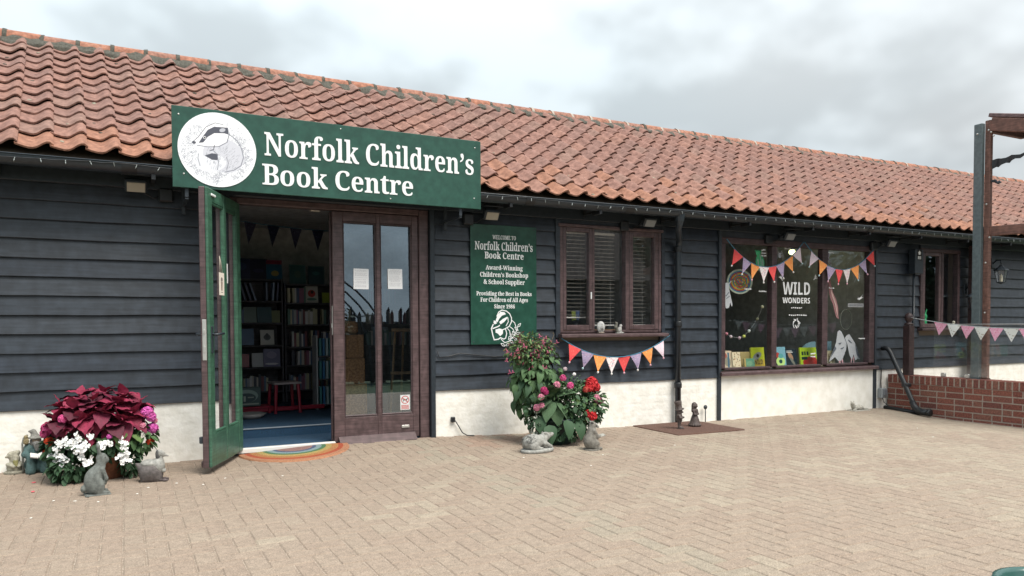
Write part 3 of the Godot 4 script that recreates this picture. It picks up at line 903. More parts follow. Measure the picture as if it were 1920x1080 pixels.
func doors() -> void:
	var yb := 0.055
	put("door_frame", Shape.new().cbox(V(2.487, 1.10, -0.03), V(0.092, 2.14, 0.10), 0.006).cbox(V(0.81, 1.10, -0.03), V(0.05, 2.14, 0.10), 0.006).cbox(V(1.638, 2.145, -0.03), V(1.605, 0.055, 0.097), 0.006).done(), M.brown_paint, shop)
	var holes := [[1.733, 2.036, 0.275, 2.030], [2.074, 2.374, 0.275, 2.030]]
	var d := put("door", framed(1.637, 2.437, 0.062, 2.112, -0.052, 0.002, holes), M.brown_paint, shop)
	var bead := Shape.new()
	for h in holes:
		var w: float = (h[1] - h[0]); var cx: float = (h[0] + h[1]) * 0.5; var cy: float = (h[2] + h[3]) * 0.5
		bead.cbox(V(cx, h[2] + 0.010, -0.014), V(w, 0.02, 0.022), 0.006).cbox(V(cx, h[3] - 0.008, -0.016), V(w, 0.016, 0.02), 0.004)
		bead.cbox(V(h[0] + 0.006, cy, -0.016), V(0.009, h[3] - h[2] - 0.036, 0.02), 0.003).cbox(V(h[1] - 0.006, cy, -0.016), V(0.012, h[3] - h[2] - 0.036, 0.02), 0.003)
		var p := pane(h[0], h[1], h[2], h[3], -0.026, 0.0, -0.012)
		put("pane", p[0], M.glazing, d, p[1])
	put("glazing_bead", bead.done(), M.brown_edge, d)
	var cs := Shape.new()
	cs.prism(PackedVector2Array([V2(0.002, 0.036), V2(0.075, 0.036), V2(0.082, 0.046), V2(0.012, 0.108), V2(0.002, 0.108)]), Vector3.BACK, Vector3.UP, V(1.672, 0, 0), V(0.716, 0, 0))
	put("weather_bar", cs.done(), M.brown_paint, d)
	put("letter_plate", Shape.new().cbox(V(2.298, 0.162, 0.006), V(0.075, 0.026, 0.010), 0.003).done(), M.alloy, d)
	put("lock_plate", Shape.new().cbox(V(1.6345, 1.145, -0.022), V(0.006, 0.26, 0.026), 0.002).cbox(V(1.63, 1.10, -0.022), V(0.008, 0.04, 0.014), 0.002).done(), M.alloy, d)
	put("edge_strip", Shape.new().cbox(V(1.628, 1.09, -0.045), V(0.016, 2.03, 0.02), 0.003).done(), M.brown_edge, d)
	# the open leaf, swung out past a right angle: brown outside, green within
	var leaf := Node3D.new()
	leaf.name = numbered("open_door", shop)
	shop.add_child(leaf, true)
	leaf.transform = turned(V(0.835, 0.0, 0.0), deg_to_rad(-113.9))
	var w2 := 0.785
	var hl := [[0.105, 0.36, 0.30, 2.02], [0.415, 0.68, 0.30, 2.02]]
	put("leaf_outside", framed(0.0, w2, yb, 2.118, -0.012, 0.030, hl), M.brown_paint, leaf)
	put("leaf_inside", framed(0.002, w2 - 0.004, yb + 0.002, 2.116, -0.034, -0.0125, hl), M.green_paint, leaf)
	var gb := Shape.new()
	for h in hl:
		var w: float = (h[1] - h[0]); var cx: float = (h[0] + h[1]) * 0.5; var cy: float = (h[2] + h[3]) * 0.5
		gb.cbox(V(cx, h[2] + 0.010, -0.018), V(w, 0.02, 0.024), 0.006).cbox(V(cx, h[3] - 0.008, -0.018), V(w, 0.016, 0.022), 0.004)
		gb.cbox(V(h[0] + 0.007, cy, -0.018), V(0.014, h[3] - h[2] - 0.036, 0.022), 0.004).cbox(V(h[1] - 0.007, cy, -0.018), V(0.014, h[3] - h[2] - 0.036, 0.022), 0.004)
		var p := pane(h[0], h[1], h[2], h[3], -0.002)
		put("pane", p[0], M.glazing_dark, leaf, p[1])
	put("glazing_bead", gb.done(), M.green_paint, leaf)
	put("lock_plate", Shape.new().cbox(V(w2 + 0.002, 1.0, 0.002), V(0.005, 0.30, 0.030), 0.002).cbox(V(w2 + 0.008, 1.06, 0.002), V(0.014, 0.03, 0.012), 0.002).cbox(V(w2 + 0.004, 0.93, 0.002), V(0.010, 0.05, 0.012), 0.002).done(), M.alloy, leaf)
	var hs := Shape.new().smooth(true)
	hs.tube([V(0.735, 1.04, -0.034), V(0.735, 1.04, -0.075), V(0.72, 1.042, -0.085), V(0.62, 1.045, -0.085)], 0.009, 8)
	hs.smooth(false); hs.cbox(V(0.735, 1.0, -0.037), V(0.035, 0.20, 0.008), 0.003)
	hs.smooth(true); hs.tube([V(0.735, 1.04, 0.030), V(0.735, 1.04, 0.070), V(0.72, 1.042, 0.080), V(0.63, 1.045, 0.080)], 0.009, 8)
	put("door_handle", hs.done(), M.black_metal, leaf)
	put("drip_bar", Shape.new().cbox(V(0.39, 0.075, 0.045), V(0.70, 0.05, 0.03), 0.008).done(), M.brown_paint, leaf)
	put("closer_bracket", Shape.new().cbox(V(0.67, 2.07, -0.04), V(0.09, 0.018, 0.012), 0.004).done(), M.white_print, leaf)
	put("hook_stay", Shape.new().cbox(V(0.76, 0.26, 0.044), V(0.03, 0.05, 0.028), 0.004).done(), M.black_metal, leaf)

func casement(name_: String, x0: float, x1: float, y0: float, y1: float, hole: Array, parent: Node, z := 0.0, yaw := 0.0, pitch := 0.0) -> void:
	var f := put(name_, framed(x0, x1, y0, y1, z - 0.035, z + 0.028, [hole], 0.007), M.brown_paint, parent)
	var p := pane(hole[0], hole[1], hole[2], hole[3], z - 0.005, yaw, pitch)
	put("pane", p[0], M.glazing_mid, f, p[1])

func windows() -> void:
	# three-light window over the bunting
	var w := put("window", Shape.new().cbox(V(4.595, 2.117, 0.022), V(1.34, 0.032, 0.09), 0.006).cbox(V(3.965, 1.557, 0.012), V(0.034, 1.086, 0.085), 0.005).cbox(V(5.226, 1.557, 0.012), V(0.034, 1.086, 0.085), 0.005).cbox(V(4.357, 1.557, 0.010), V(0.030, 1.086, 0.08), 0.005).cbox(V(4.79, 1.557, 0.010), V(0.046, 1.086, 0.08), 0.005).cbox(V(4.595, 1.027, 0.008), V(1.225, 0.026, 0.078), 0.004).done(), M.brown_paint, shop)
	casement("casement", 3.983, 4.341, 1.042, 2.10, [4.025, 4.300, 1.095, 2.055], w, 0.026, -0.035, 0.0)
	var p := pane(4.373, 4.766, 1.042, 2.10, -0.01, 0.0, 0.0)
	put("pane", p[0], M.glazing_mid, w, p[1])
	casement("casement", 4.814, 5.208, 1.042, 2.10, [4.865, 5.150, 1.095, 2.045], w, 0.026, 0.06, 0.0)
	put("sill", Shape.new().prism(PackedVector2Array([V2(-0.03, 0.972), V2(0.125, 0.966), V2(0.130, 0.972), V2(0.130, 0.992), V2(0.122, 1.0), V2(-0.03, 1.014)]), Vector3.BACK, Vector3.UP, V(3.925, 0, 0), V(1.365, 0, 0)).done(), M.brown_paint, w)
	put("handle", Shape.new().cbox(V(4.318, 1.40, 0.062), V(0.014, 0.075, 0.016), 0.004).done(), M.white_print, w)
	# the wide display window
	var s := put("window", Shape.new().cbox(V(7.45, 2.068, 0.005), V(2.66, 0.07, 0.09), 0.006).cbox(V(6.15, 1.305, 0.005), V(0.066, 1.455, 0.09), 0.006).cbox(V(8.73, 1.305, 0.005), V(0.105, 1.455, 0.09), 0.006).cbox(V(6.965, 1.305, 0.005), V(0.085, 1.455, 0.085), 0.006).cbox(V(7.845, 1.305, 0.005), V(0.10, 1.455, 0.085), 0.006).done(), M.brown_edge, shop)
	var bx := [[6.183, 6.9225], [7.0075, 7.795], [7.895, 8.6775]]
	for q in bx:
		put("rail", Shape.new().cbox(V((q[0] + q[1]) * 0.5, 0.572, 0.002), V(q[1] - q[0] - 0.002, 0.03, 0.07), 0.005).done(), M.brown_edge, s)
		p = pane(q[0], q[1], 0.587, 2.033, -0.005, 0.0, 0.012 if q[0] < 6.5 else 0.0)
		put("pane", p[0], M.glazing_wide, s, p[1])
	put("sill", Shape.new().prism(PackedVector2Array([V2(-0.05, 0.500), V2(0.085, 0.495), V2(0.094, 0.500), V2(0.094, 0.528), V2(0.088, 0.537), V2(-0.05, 0.556)]), Vector3.BACK, Vector3.UP, V(6.09, 0, 0), V(2.73, 0, 0)).done(), M.brown_paint, s)
	put("display_ledge", Shape.new().cbox(V(7.45, 0.537, -0.36), V(2.60, 0.03, 0.60), 0.004).done(), M.ledge_wood, shop)
	# narrow window beyond
	var n := put("window", Shape.new().cbox(V(10.17, 2.105, 0.01), V(0.90, 0.05, 0.08), 0.005).cbox(V(9.755, 1.555, 0.01), V(0.05, 1.05, 0.08), 0.005).cbox(V(10.585, 1.555, 0.01), V(0.05, 1.05, 0.08), 0.005).cbox(V(10.215, 1.555, 0.01), V(0.05, 1.05, 0.075), 0.005).done(), M.brown_edge, shop)
	casement("casement", 9.782, 10.188, 1.035, 2.078, [9.84, 10.14, 1.09, 2.03], n, 0.015)
	p = pane(10.24, 10.56, 1.03, 2.08, -0.005)
	put("pane", p[0], M.glazing, n, p[1])
	put("sill", Shape.new().cbox(V(10.17, 1.012, 0.04), V(0.94, 0.036, 0.13), 0.006).done(), M.brown_edge, n)
	# the grid of white slats behind the three lights
	var slat := Shape.new().prism(PackedVector2Array([V2(-0.012, -0.0020), V2(0.0, 0.0018), V2(0.012, 0.0030), V2(0.012, 0.0042), V2(0.0, 0.0030), V2(-0.012, -0.0008)]), Vector3.BACK, Vector3.UP, V(-0.5, 0, 0), V(1, 0, 0)).done()
	var white := mat("blind_white", lin(0.66, 0.66, 0.63), 0.55)
	for q in [[3.99, 4.345, "first", 1.16], [4.375, 4.72, "middle", 1.10], [4.83, 5.14, "third", 1.09]]:
		var t := thing("venetian_blind", "white venetian blind lowered behind the %s light of the three-light window" % q[2], "blind", V((q[0] + q[1]) * 0.5, 2.08, -0.10), 0.0, "blinds in the three-light window")
		var wd: float = q[1] - q[0]
		put("head_rail", Shape.new().cbox(V(0, -0.012, 0), V(wd, 0.028, 0.03), 0.003).done(), white, t)
		var y := -0.05
		while 2.08 + y > q[3]:
			put("slat", slat, white, t, Transform3D(Basis.from_scale(V(wd, 1, 1)) * Basis(Vector3.RIGHT, 0.10), V(0, y, 0)))
			y -= 0.0415
		put("bottom_rail", Shape.new().cbox(V(0, y + 0.015, 0), V(wd, 0.014, 0.026), 0.003).done(), white, t)
		for e in [-0.33, 0.33]:
			put("ladder_cord", Shape.new().tube([V(wd * e, -0.02, 0.014), V(wd * e, y + 0.015, 0.014)], 0.0014, 4).done(), white, t)

# ------------------------------------------------------------------ signs
func badger_roundel() -> ImageTexture:
	# a pencil drawing of a curled-up badger, its striped head turned to the side, ringed with faint leaves
	var p := Print.new(640, 640, Color(0.94, 0.95, 0.97))
	var r := RandomNumberGenerator.new(); r.seed = 4
	var pale := Color(0.72, 0.73, 0.77); var mid := Color(0.52, 0.53, 0.58); var dark := Color(0.30, 0.31, 0.36)
	for k in 260:                                             # leaf sprays
		var a := r.randf() * TAU; var d := r.randf_range(0.27, 0.43)
		if sin(a) < -0.5 and r.randf() < 0.4: continue
		var c := Vector2(0.5 + cos(a) * d * 0.92, 0.53 + sin(a) * d * 0.82)
		if (c - Vector2(0.5, 0.5)).length() > 0.42: continue
		var t := a + r.randf_range(-1.2, 1.2)
		var v := Vector2(cos(t), sin(t)) * r.randf_range(0.02, 0.05)
		var g := v.orthogonal() * 0.35
		p.line([c - v, c + g, c + v, c - g, c - v], 0.0035, pale.lerp(mid, r.randf() * 0.7))
	p.disc(0.57, 0.56, 0.23, 0.20, Color(0.80, 0.81, 0.85), 0.2)
	p.disc(0.43, 0.66, 0.17, 0.10, Color(0.87, 0.88, 0.91), -0.2)
	for k in 150:                                             # fur
		var a := r.randf() * TAU; var d := sqrt(r.randf())
		var c := Vector2(0.57 + cos(a) * d * 0.20, 0.57 + sin(a) * d * 0.17)
		var t := 0.9 + c.x * 2.0 + r.randf_range(-0.3, 0.3)
		p.line([c, c + Vector2(cos(t), sin(t)) * 0.03], 0.003, mid.lerp(pale, r.randf()))
	p.line([V2(0.63, 0.30), V2(0.72, 0.37), V2(0.77, 0.46), V2(0.79, 0.56), V2(0.76, 0.66), V2(0.68, 0.72), V2(0.58, 0.75)], 0.010, mid)
	p.line([V2(0.30, 0.56), V2(0.29, 0.62), V2(0.31, 0.70)], 0.007, mid)
	# head: a white wedge, a dark stripe through the eye, an ear
	p.poly([V2(0.24, 0.43), V2(0.30, 0.37), V2(0.38, 0.25), V2(0.48, 0.19), V2(0.60, 0.22), V2(0.63, 0.30), V2(0.60, 0.40), V2(0.50, 0.46), V2(0.38, 0.47), V2(0.28, 0.47)], Color(0.95, 0.95, 0.97))
	p.poly([V2(0.30, 0.44), V2(0.34, 0.37), V2(0.40, 0.28), V2(0.47, 0.235), V2(0.62, 0.23), V2(0.63, 0.31), V2(0.58, 0.30), V2(0.47, 0.31), V2(0.40, 0.36), V2(0.35, 0.43)], dark)
	p.line([V2(0.24, 0.43), V2(0.30, 0.37), V2(0.38, 0.25), V2(0.48, 0.19), V2(0.57, 0.20)], 0.006, dark)
	p.line([V2(0.28, 0.47), V2(0.40, 0.475), V2(0.52, 0.46), V2(0.61, 0.40), V2(0.635, 0.30)], 0.010, mid)
	p.disc(0.25, 0.44, 0.022, 0.016, dark); p.disc(0.365, 0.372, 0.016, 0.016, Color(0.95, 0.95, 0.97)); p.disc(0.366, 0.373, 0.010, 0.010, Color(0.12, 0.12, 0.14))
	p.disc(0.56, 0.265, 0.035, 0.022, Color(0.72, 0.73, 0.77), -0.4)
	p.poly([V2(0.36, 0.58), V2(0.44, 0.545), V2(0.51, 0.55), V2(0.50, 0.62), V2(0.44, 0.62)], dark)   # the paw
	p.line([V2(0.44, 0.50), V2(0.50, 0.55), V2(0.51, 0.64), V2(0.50, 0.73)], 0.008, mid)
	p.line([V2(0.60, 0.57), V2(0.62, 0.64), V2(0.60, 0.73)], 0.006, mid)
	p.line([V2(0.42, 0.52), V2(0.46, 0.50), V2(0.47, 0.45)], 0.008, dark)
	return p.tex()

func signs() -> void:
	var z := 0.462
	var t := thing("shop_sign", "long dark green fascia sign with white lettering and a round badger picture above the doors", "sign", V(1.604, 2.445, z))
	put("board", Shape.new().cbox(V(0, 0, -0.013), V(2.535, 0.606, 0.024), 0.003).done(), M.sign_green, t)
	var disc := Shape.new()
	var n := 56
	var cc := V(-0.949, 0.0, 0.0)
	for k in n:
		var a := TAU * k / n; var b := TAU * (k + 1) / n
		var pts := [V2(0, 0), V2(cos(a), sin(a)), V2(cos(b), sin(b))]
		for m in [0, 2, 1]:
			var e: Vector2 = pts[m]
			disc.st.set_uv(V2(0.505 + e.x * 0.43, 0.50 - e.y * 0.43))
			disc.st.add_vertex(cc + V(e.x * 0.281, e.y * 0.281, 0.0045))
		disc.quad(cc + V(cos(a) * 0.281, sin(a) * 0.281, -0.001), cc + V(cos(b) * 0.281, sin(b) * 0.281, -0.001), cc + V(cos(b) * 0.281, sin(b) * 0.281, 0.0045), cc + V(cos(a) * 0.281, sin(a) * 0.281, 0.0045))
	put("badger_roundel", disc.done(), print_mat(badger_roundel(), 0.5), t)
	lettering("Norfolk Children’s", 0.196, 1.80, V(0.295, 0.093, 0.002), M.white_print, t)
	lettering("Book Centre", 0.172, 1.245, V(-0.002, -0.148, 0.002), M.white_print, t)
	var screw := Shape.new().ball(Vector3.ZERO, V(0.007, 0.007, 0.004), 8, 4).done()
	for q in [[-1.22, 0.24], [-1.19, -0.2], [1.2, -0.21], [1.21, 0.24], [0.0, 0.27], [0.42, -0.27]]: put("screw", screw, M.alloy, t, pos(q[0], q[1], 0.0))
	var bar := Shape.new()
	bar.cbox(V(0, -0.05, -0.39), V(0.03, 0.36, 0.012), 0.003).cbox(V(0, -0.16, -0.21), V(0.028, 0.012, 0.36), 0.003).cbox(V(0, 0.10, -0.032), V(0.028, 0.5, 0.010), 0.003)
	var bm := bar.done()
	for x in [-1.17, 1.08]: put("bracket", bm, M.black_metal, t, pos(x, -0.22, 0.0))
	# the smaller upright board
	var u := thing("notice_board", "upright dark green welcome board with white lettering beside the brown door", "sign", V(3.308, 1.49, 0.058))
	put("board", Shape.new().cbox(V(0, 0, -0.006), V(0.722, 1.16, 0.012), 0.002).done(), M.sign_green, u)
	for q in [["WELCOME TO", 0.040, 0.255, 0.462, 0.0], ["Norfolk Children’s", 0.086, 0.632, 0.378, 0.0], ["Book Centre", 0.068, 0.425, 0.287, 0.0], ["Award-Winning", 0.060, 0.405, 0.162, 0.0], ["Children’s Bookshop", 0.062, 0.525, 0.093, 0.0], ["& School Supplier", 0.062, 0.45, 0.023, 0.0], ["Providing the Best in Books", 0.054, 0.605, -0.090, 0.0], ["For Children of All Ages", 0.056, 0.52, -0.150, 0.0], ["Since 1986", 0.043, 0.225, -0.208, 0.0]]:
		lettering(q[0], q[1], q[2], V(0.0 + q[4], q[3], 0.0015), M.white_print, u, "Droid Serif", 700, 0.0015)
	# line emblem of a badger reading, with a sprig
	var w := 0.009
	var ln := Shape.new()
	var k := func(pts: Array, wide: float) -> void:
		for i in pts.size() - 1:
			var a: Vector2 = pts[i]; var b: Vector2 = pts[i + 1]
			var d := (b - a)
			ln.box(V((a.x + b.x) * 0.5, (a.y + b.y) * 0.5, 0.0013), V(d.length() + wide * 0.6, wide, 0.0018 + 0.0001 * (i % 3)), Basis(Vector3.BACK, d.angle()))
	var fill := func(pts: Array, zz: float) -> void:
		ln.prism(PackedVector2Array(pts), Vector3.RIGHT, Vector3.UP, V(0, 0, 0.0004), V(0, 0, zz))
	k.call([V2(-0.085, -0.305), V2(-0.065, -0.265), V2(-0.03, -0.245), V2(0.02, -0.255), V2(0.055, -0.28), V2(0.075, -0.32), V2(0.075, -0.36), V2(0.05, -0.405), V2(0.0, -0.43), V2(-0.03, -0.44)], w)
	fill.call([V2(-0.10, -0.352), V2(-0.075, -0.29), V2(-0.045, -0.262), V2(-0.005, -0.265), V2(0.015, -0.285), V2(-0.03, -0.30), V2(-0.06, -0.33), V2(-0.078, -0.365)], 0.0018)
	fill.call([V2(-0.06, -0.362), V2(-0.02, -0.332), V2(0.03, -0.31), V2(0.03, -0.325), V2(-0.005, -0.36), V2(-0.045, -0.385)], 0.0018)
	fill.call([V2(-0.118, -0.345), V2(-0.095, -0.355), V2(-0.085, -0.375), V2(-0.11, -0.385), V2(-0.122, -0.37)], 0.0018)
	fill.call([V2(-0.10, -0.435), V2(-0.055, -0.425), V2(-0.02, -0.435), V2(-0.02, -0.475), V2(-0.05, -0.50), V2(-0.075, -0.475), V2(-0.10, -0.465)], 0.0018)
	k.call([V2(0.035, -0.32), V2(0.04, -0.36), V2(0.015, -0.40)], w * 0.8)
	k.call([V2(-0.125, -0.385), V2(-0.145, -0.425), V2(-0.13, -0.49), V2(-0.115, -0.535), V2(-0.07, -0.53), V2(-0.045, -0.515)], w * 1.2)
	k.call([V2(-0.13, -0.425), V2(-0.07, -0.405), V2(-0.055, -0.395)], w * 1.2)
	k.call([V2(0.01, -0.435), V2(0.022, -0.475), V2(0.01, -0.52), V2(-0.01, -0.53), V2(-0.045, -0.515)], w)
	k.call([V2(0.03, -0.425), V2(0.055, -0.45), V2(0.06, -0.49)], w * 0.8)
	k.call([V2(0.06, -0.41), V2(0.09, -0.43), V2(0.105, -0.46)], w * 0.8)
	k.call([V2(0.078, -0.345), V2(0.11, -0.37), V2(0.125, -0.41)], w * 0.8)
	k.call([V2(-0.04, -0.53), V2(0.0, -0.565), V2(0.05, -0.55), V2(0.10, -0.50), V2(0.13, -0.45), V2(0.14, -0.41)], w * 0.8)
	for q in [[-0.02, -0.585, 2.6], [0.03, -0.585, 0.4], [0.075, -0.555, -0.7], [0.055, -0.515, 0.9], [0.115, -0.53, -0.6], [0.10, -0.475, 2.2], [0.145, -0.475, 0.2], [0.13, -0.43, 2.4], [0.16, -0.395, 0.8], [0.08, -0.50, 2.0]]:
		var c := V2(q[0], q[1]); var v := Vector2.from_angle(q[2]) * 0.026; var g := v.orthogonal() * 0.45
		k.call([c - v, c + g, c + v, c - g, c - v], w * 0.62)
	put("badger_emblem", ln.done(), M.white_print, u)
	for q in [[-0.335, 0.555], [0.335, 0.555], [-0.335, -0.555], [0.335, -0.555]]: put("screw", screw, M.black_metal, u, pos(q[0], q[1], 0.0))

# ------------------------------------------------------------------ lamps, cables and small fittings on the wall
func fittings() -> void:
	var lens := mat("lamp_lens", lin(0.34, 0.31, 0.25), 0.35)
	var lens2 := mat("lamp_lens_white", lin(0.20, 0.22, 0.23), 0.3)
	var where := ["beside the end of the long green sign", "over the upright welcome board", "over the three-light window", "over the wide display window", "over the bare boards past the display window"]
	var k := 0
	for q in [[0.095, 2.165, 0.34], [3.105, 2.135, -0.30], [4.967, 2.175, -0.38], [7.045, 2.135, -0.34], [8.898, 2.135, -0.30]]:
		var t := thing("floodlight", "small black floodlight %s" % where[k], "floodlight", V(q[0], q[1], 0.055), 0.0, "floodlights along the eaves")
		put("bracket", Shape.new().cbox(V(0, 0.03, 0.012), V(0.06, 0.09, 0.02), 0.004).cbox(V(0, 0.03, 0.065), V(0.03, 0.03, 0.10), 0.004).done(), M.black_metal, t)
		var b := Basis(Vector3.RIGHT, 0.55)
		put("housing", Shape.new().cbox(V(0, 0.01, 0.14), V(0.155, 0.105, 0.05), 0.012, b).done(), M.black_metal, t)
		put("lens", Shape.new().cbox(V(0, 0.01, 0.14) + b * V(0, -0.004, 0.027), V(0.125, 0.075, 0.006), 0.002, b).done(), lens if k < 2 else lens2, t)
		put("hood", Shape.new().cbox(V(0, 0.085, 0.165), V(0.20, 0.008, 0.11), 0.003, Basis(Vector3.RIGHT, 0.12)).cbox(V(0, 0.105, 0.13), V(0.13, 0.03, 0.05), 0.006).done(), M.black_metal, t)
		var j := thing("junction_box", "small dark junction box wired to the floodlight %s" % where[k], "junction box", V(q[0] + q[2] * 0.62, q[1] - 0.03, 0.045), 0.0, "junction boxes by the floodlights")
		put("box", Shape.new().cbox(V(0, 0, 0.025), V(0.105, 0.105, 0.05), 0.010).done(), M.black_plastic, j)
		put("cable", Shape.new().smooth(true).tube([V(-q[2] * 0.1, 0.0, 0.02), V(-q[2] * 0.25, -0.03, 0.03), V(-q[2] * 0.45, 0.01, 0.03), V(-q[2] * 0.56, 0.05, 0.03)], 0.006, 6).done(), M.black_plastic, j)
		k += 1
	# fairy lights strung under the gutter
	var f := thing("fairy_lights", "string of tiny white fairy lights drooping along the gutter", "fairy lights", V(0, 0, 0))
	var path := []
	var spots := []
	for i in 232:
		var x := -2.0 + i * 0.075
		var y := 2.286 - 0.018 * absf(sin(x * 1.9)) + rng.randf_range(-0.004, 0.004)
		path.append(V(x, y, 0.4425 + 0.0015 * sin(x * 7.0)))
		if i % 2 == 0 and x < 15.0: spots.append(V(x, y, 0.4445))
	put("cable", Shape.new().smooth(true).tube(path, 0.0032, 5).done(), M.black_plastic, f)
	var bulb := Shape.new().smooth(true)
	bulb.tube([V(0, 0, 0), V(0, -0.012, 0)], 0.0032, 6)
	bulb.tube([V(0, -0.012, 0), V(0, -0.026, 0), V(0, -0.030, 0)], [0.0034, 0.003, 0.001], 6)
	var bm := bulb.done()
	var clear := mat("bulb_clear", lin(0.26, 0.29, 0.29), 0.2)
	for p in spots: put("bulb", bm, clear, f, turned(p, rng.randf() * 6.0, rng.randf_range(-0.4, 0.4), rng.randf_range(-0.5, 0.5)))
	# little lead and plug by the brown door
	var c := thing("outdoor_socket", "small black outdoor plug with a short lead on the white plinth by the brown door", "plug", V(2.76, 0.20, 0.024))
	put("plug", Shape.new().cbox(V(0, 0, 0.016), V(0.04, 0.05, 0.032), 0.006).done(), M.black_plastic, c)
	put("lead", Shape.new().smooth(true).tube([V(0.02, -0.01, 0.02), V(0.05, -0.06, 0.03), V(0.09, -0.13, 0.035), V(0.13, gy(2.9, 0.1) - 0.192, 0.06), V(0.19, gy(2.9, 0.1) - 0.194, 0.09)], 0.0055, 6).done(), M.black_plastic, c)
	var lead := Shape.new().smooth(true)
	lead.tube([V(2.60, 0.86, 0.052), V(2.62, 0.795, 0.05), V(2.72, 0.805, 0.05), V(2.84, 0.83, 0.05), V(2.96, 0.815, 0.05), V(3.2, 0.79, 0.05), V(3.5, 0.80, 0.05)], 0.0055, 6)
	tag(put("loose_cable", lead.done(), M.black_plastic), "thin black cable sagging across the dark boards under the welcome board", "cable")
	var st := thing("garden_stake", "short black metal stake with a round top against the plinth between downpipe and display window", "stake", V(5.865, gy(5.87, 0.07), 0.07))
	put("rod", Shape.new().smooth(true).tube([V(0, 0, 0), V(0, 0.155, 0)], 0.006, 6).done(), M.black_metal, st)
	put("head", Shape.new().smooth(true).ball(V(0, 0.17, 0), V(0.024, 0.026, 0.018), 10, 6).done(), M.black_metal, st)
	# power box with conduit past the display window
	var gp := mat("grey_plastic", lin(0.30, 0.32, 0.33), 0.5)
	var pb := thing("socket_box", "grey weatherproof socket box on the white plinth by the end of the brick wall", "socket box", V(8.93, 0.17, 0.026))
	put("box", Shape.new().cbox(V(0, 0, 0.035), V(0.10, 0.13, 0.07), 0.008).done(), gp, pb)
	put("lid", Shape.new().cbox(V(0.01, 0.01, 0.078), V(0.075, 0.085, 0.018), 0.006).done(), shade_of(gp, lin(0.20, 0.21, 0.23)), pb)
	put("cable", Shape.new().smooth(true).tube([V(0.0, 0.06, 0.02), V(-0.005, 0.15, 0.02), V(-0.005, 0.34, 0.026)], 0.007, 6).done(), M.black_plastic, pb)
	put("lead", Shape.new().smooth(true).tube([V(0.0, -0.06, 0.04), V(0.01, -0.12, 0.06), V(0.04, -0.18, 0.12), V(0.03, -0.205, 0.22)], 0.006, 6).done(), M.black_plastic, pb)
	var al := thing("meter_cupboard", "tall dark cupboard with small white pictograms on the boards by the narrow window", "wall box", V(9.55, 1.93, 0.045))
	put("box", Shape.new().cbox(V(0, 0, 0.05), V(0.17, 0.33, 0.10), 0.006).done(), M.gutter, al)
	var pic := Print.new(64, 96, Color(0.03, 0.035, 0.04))
	pic.poly([V2(0.5, 0.05), V2(0.85, 0.3), V2(0.7, 0.3), V2(0.7, 0.45), V2(0.3, 0.45), V2(0.3, 0.3), V2(0.15, 0.3)], Color(0.92, 0.93, 0.93)).rect(0.18, 0.6, 0.16, 0.3, Color(0.92, 0.93, 0.93)).rect(0.44, 0.6, 0.14, 0.3, Color(0.92, 0.93, 0.93)).rect(0.68, 0.6, 0.14, 0.3, Color(0.92, 0.93, 0.93))
	var ps := Shape.new(); ps.uvquad(V(-0.05, -0.07, 0), V(0.05, -0.07, 0), V(0.05, 0.07, 0), V(-0.05, 0.07, 0))
	put("pictogram", ps.done(), print_mat(pic.tex()), al, pos(0.0, 0.085, 0.102))
	put("conduit", Shape.new().smooth(true).tube([V(-0.02, -0.165, 0.035), V(-0.02, -1.45, 0.035)], 0.016, 8).done(), M.gutter, al)
	for q in [[11.375, 1.845, "hanging on the dark wall beyond the pergola posts"], [10.72, 1.45, "built for a dim reflection by the narrow window"]]:  # the second is a dim mirrored lantern, built as a solid one
		var ln := thing("wall_lantern", "black coach lantern with clear glass sides %s" % q[2], "lantern", V(q[0], q[1], 0.05), 0.0, "coach lanterns on the wall")
		put("back_plate", Shape.new().cbox(V(0, 0.13, 0.008), V(0.07, 0.14, 0.016), 0.004).done(), M.black_metal, ln)
		put("arm", Shape.new().smooth(true).tube([V(0, 0.12, 0.01), V(0, 0.17, 0.06), V(0, 0.165, 0.12), V(0, 0.11, 0.13)], 0.009, 6).done(), M.black_metal, ln)
		put("cap", Shape.new().lathe([V2(0.0, 0.10), V2(0.02, 0.095), V2(0.035, 0.07), V2(0.095, 0.03), V2(0.10, 0.015), V2(0.0, 0.012)], 6, V(0, 0, 0.13)).done(), M.black_metal, ln)
		put("glass", Shape.new().lathe([V2(0.05, -0.155), V2(0.082, 0.012)], 6, V(0, 0, 0.13)).done(), M.clear_screen, ln)
		put("candle_tube", Shape.new().lathe([V2(0.0, -0.15), V2(0.02, -0.15), V2(0.02, -0.06), V2(0.012, -0.045), V2(0.0, -0.03)], 8, V(0, 0, 0.13)).done(), mat("lantern_cream", lin(0.62, 0.58, 0.46), 0.5), ln)
		var fr := Shape.new()
		for a in 6:
			var d := V(cos(TAU * a / 6), 0, -sin(TAU * a / 6))
			fr.tube([V(0, -0.157, 0.13) + d * 0.052, V(0, 0.012, 0.13) + d * 0.084], 0.005, 4)
		fr.lathe([V2(0.0, -0.185), V2(0.02, -0.175), V2(0.056, -0.160), V2(0.056, -0.150), V2(0.0, -0.150)], 6, V(0, 0, 0.13))
		put("cage", fr.done(), M.black_metal, ln)

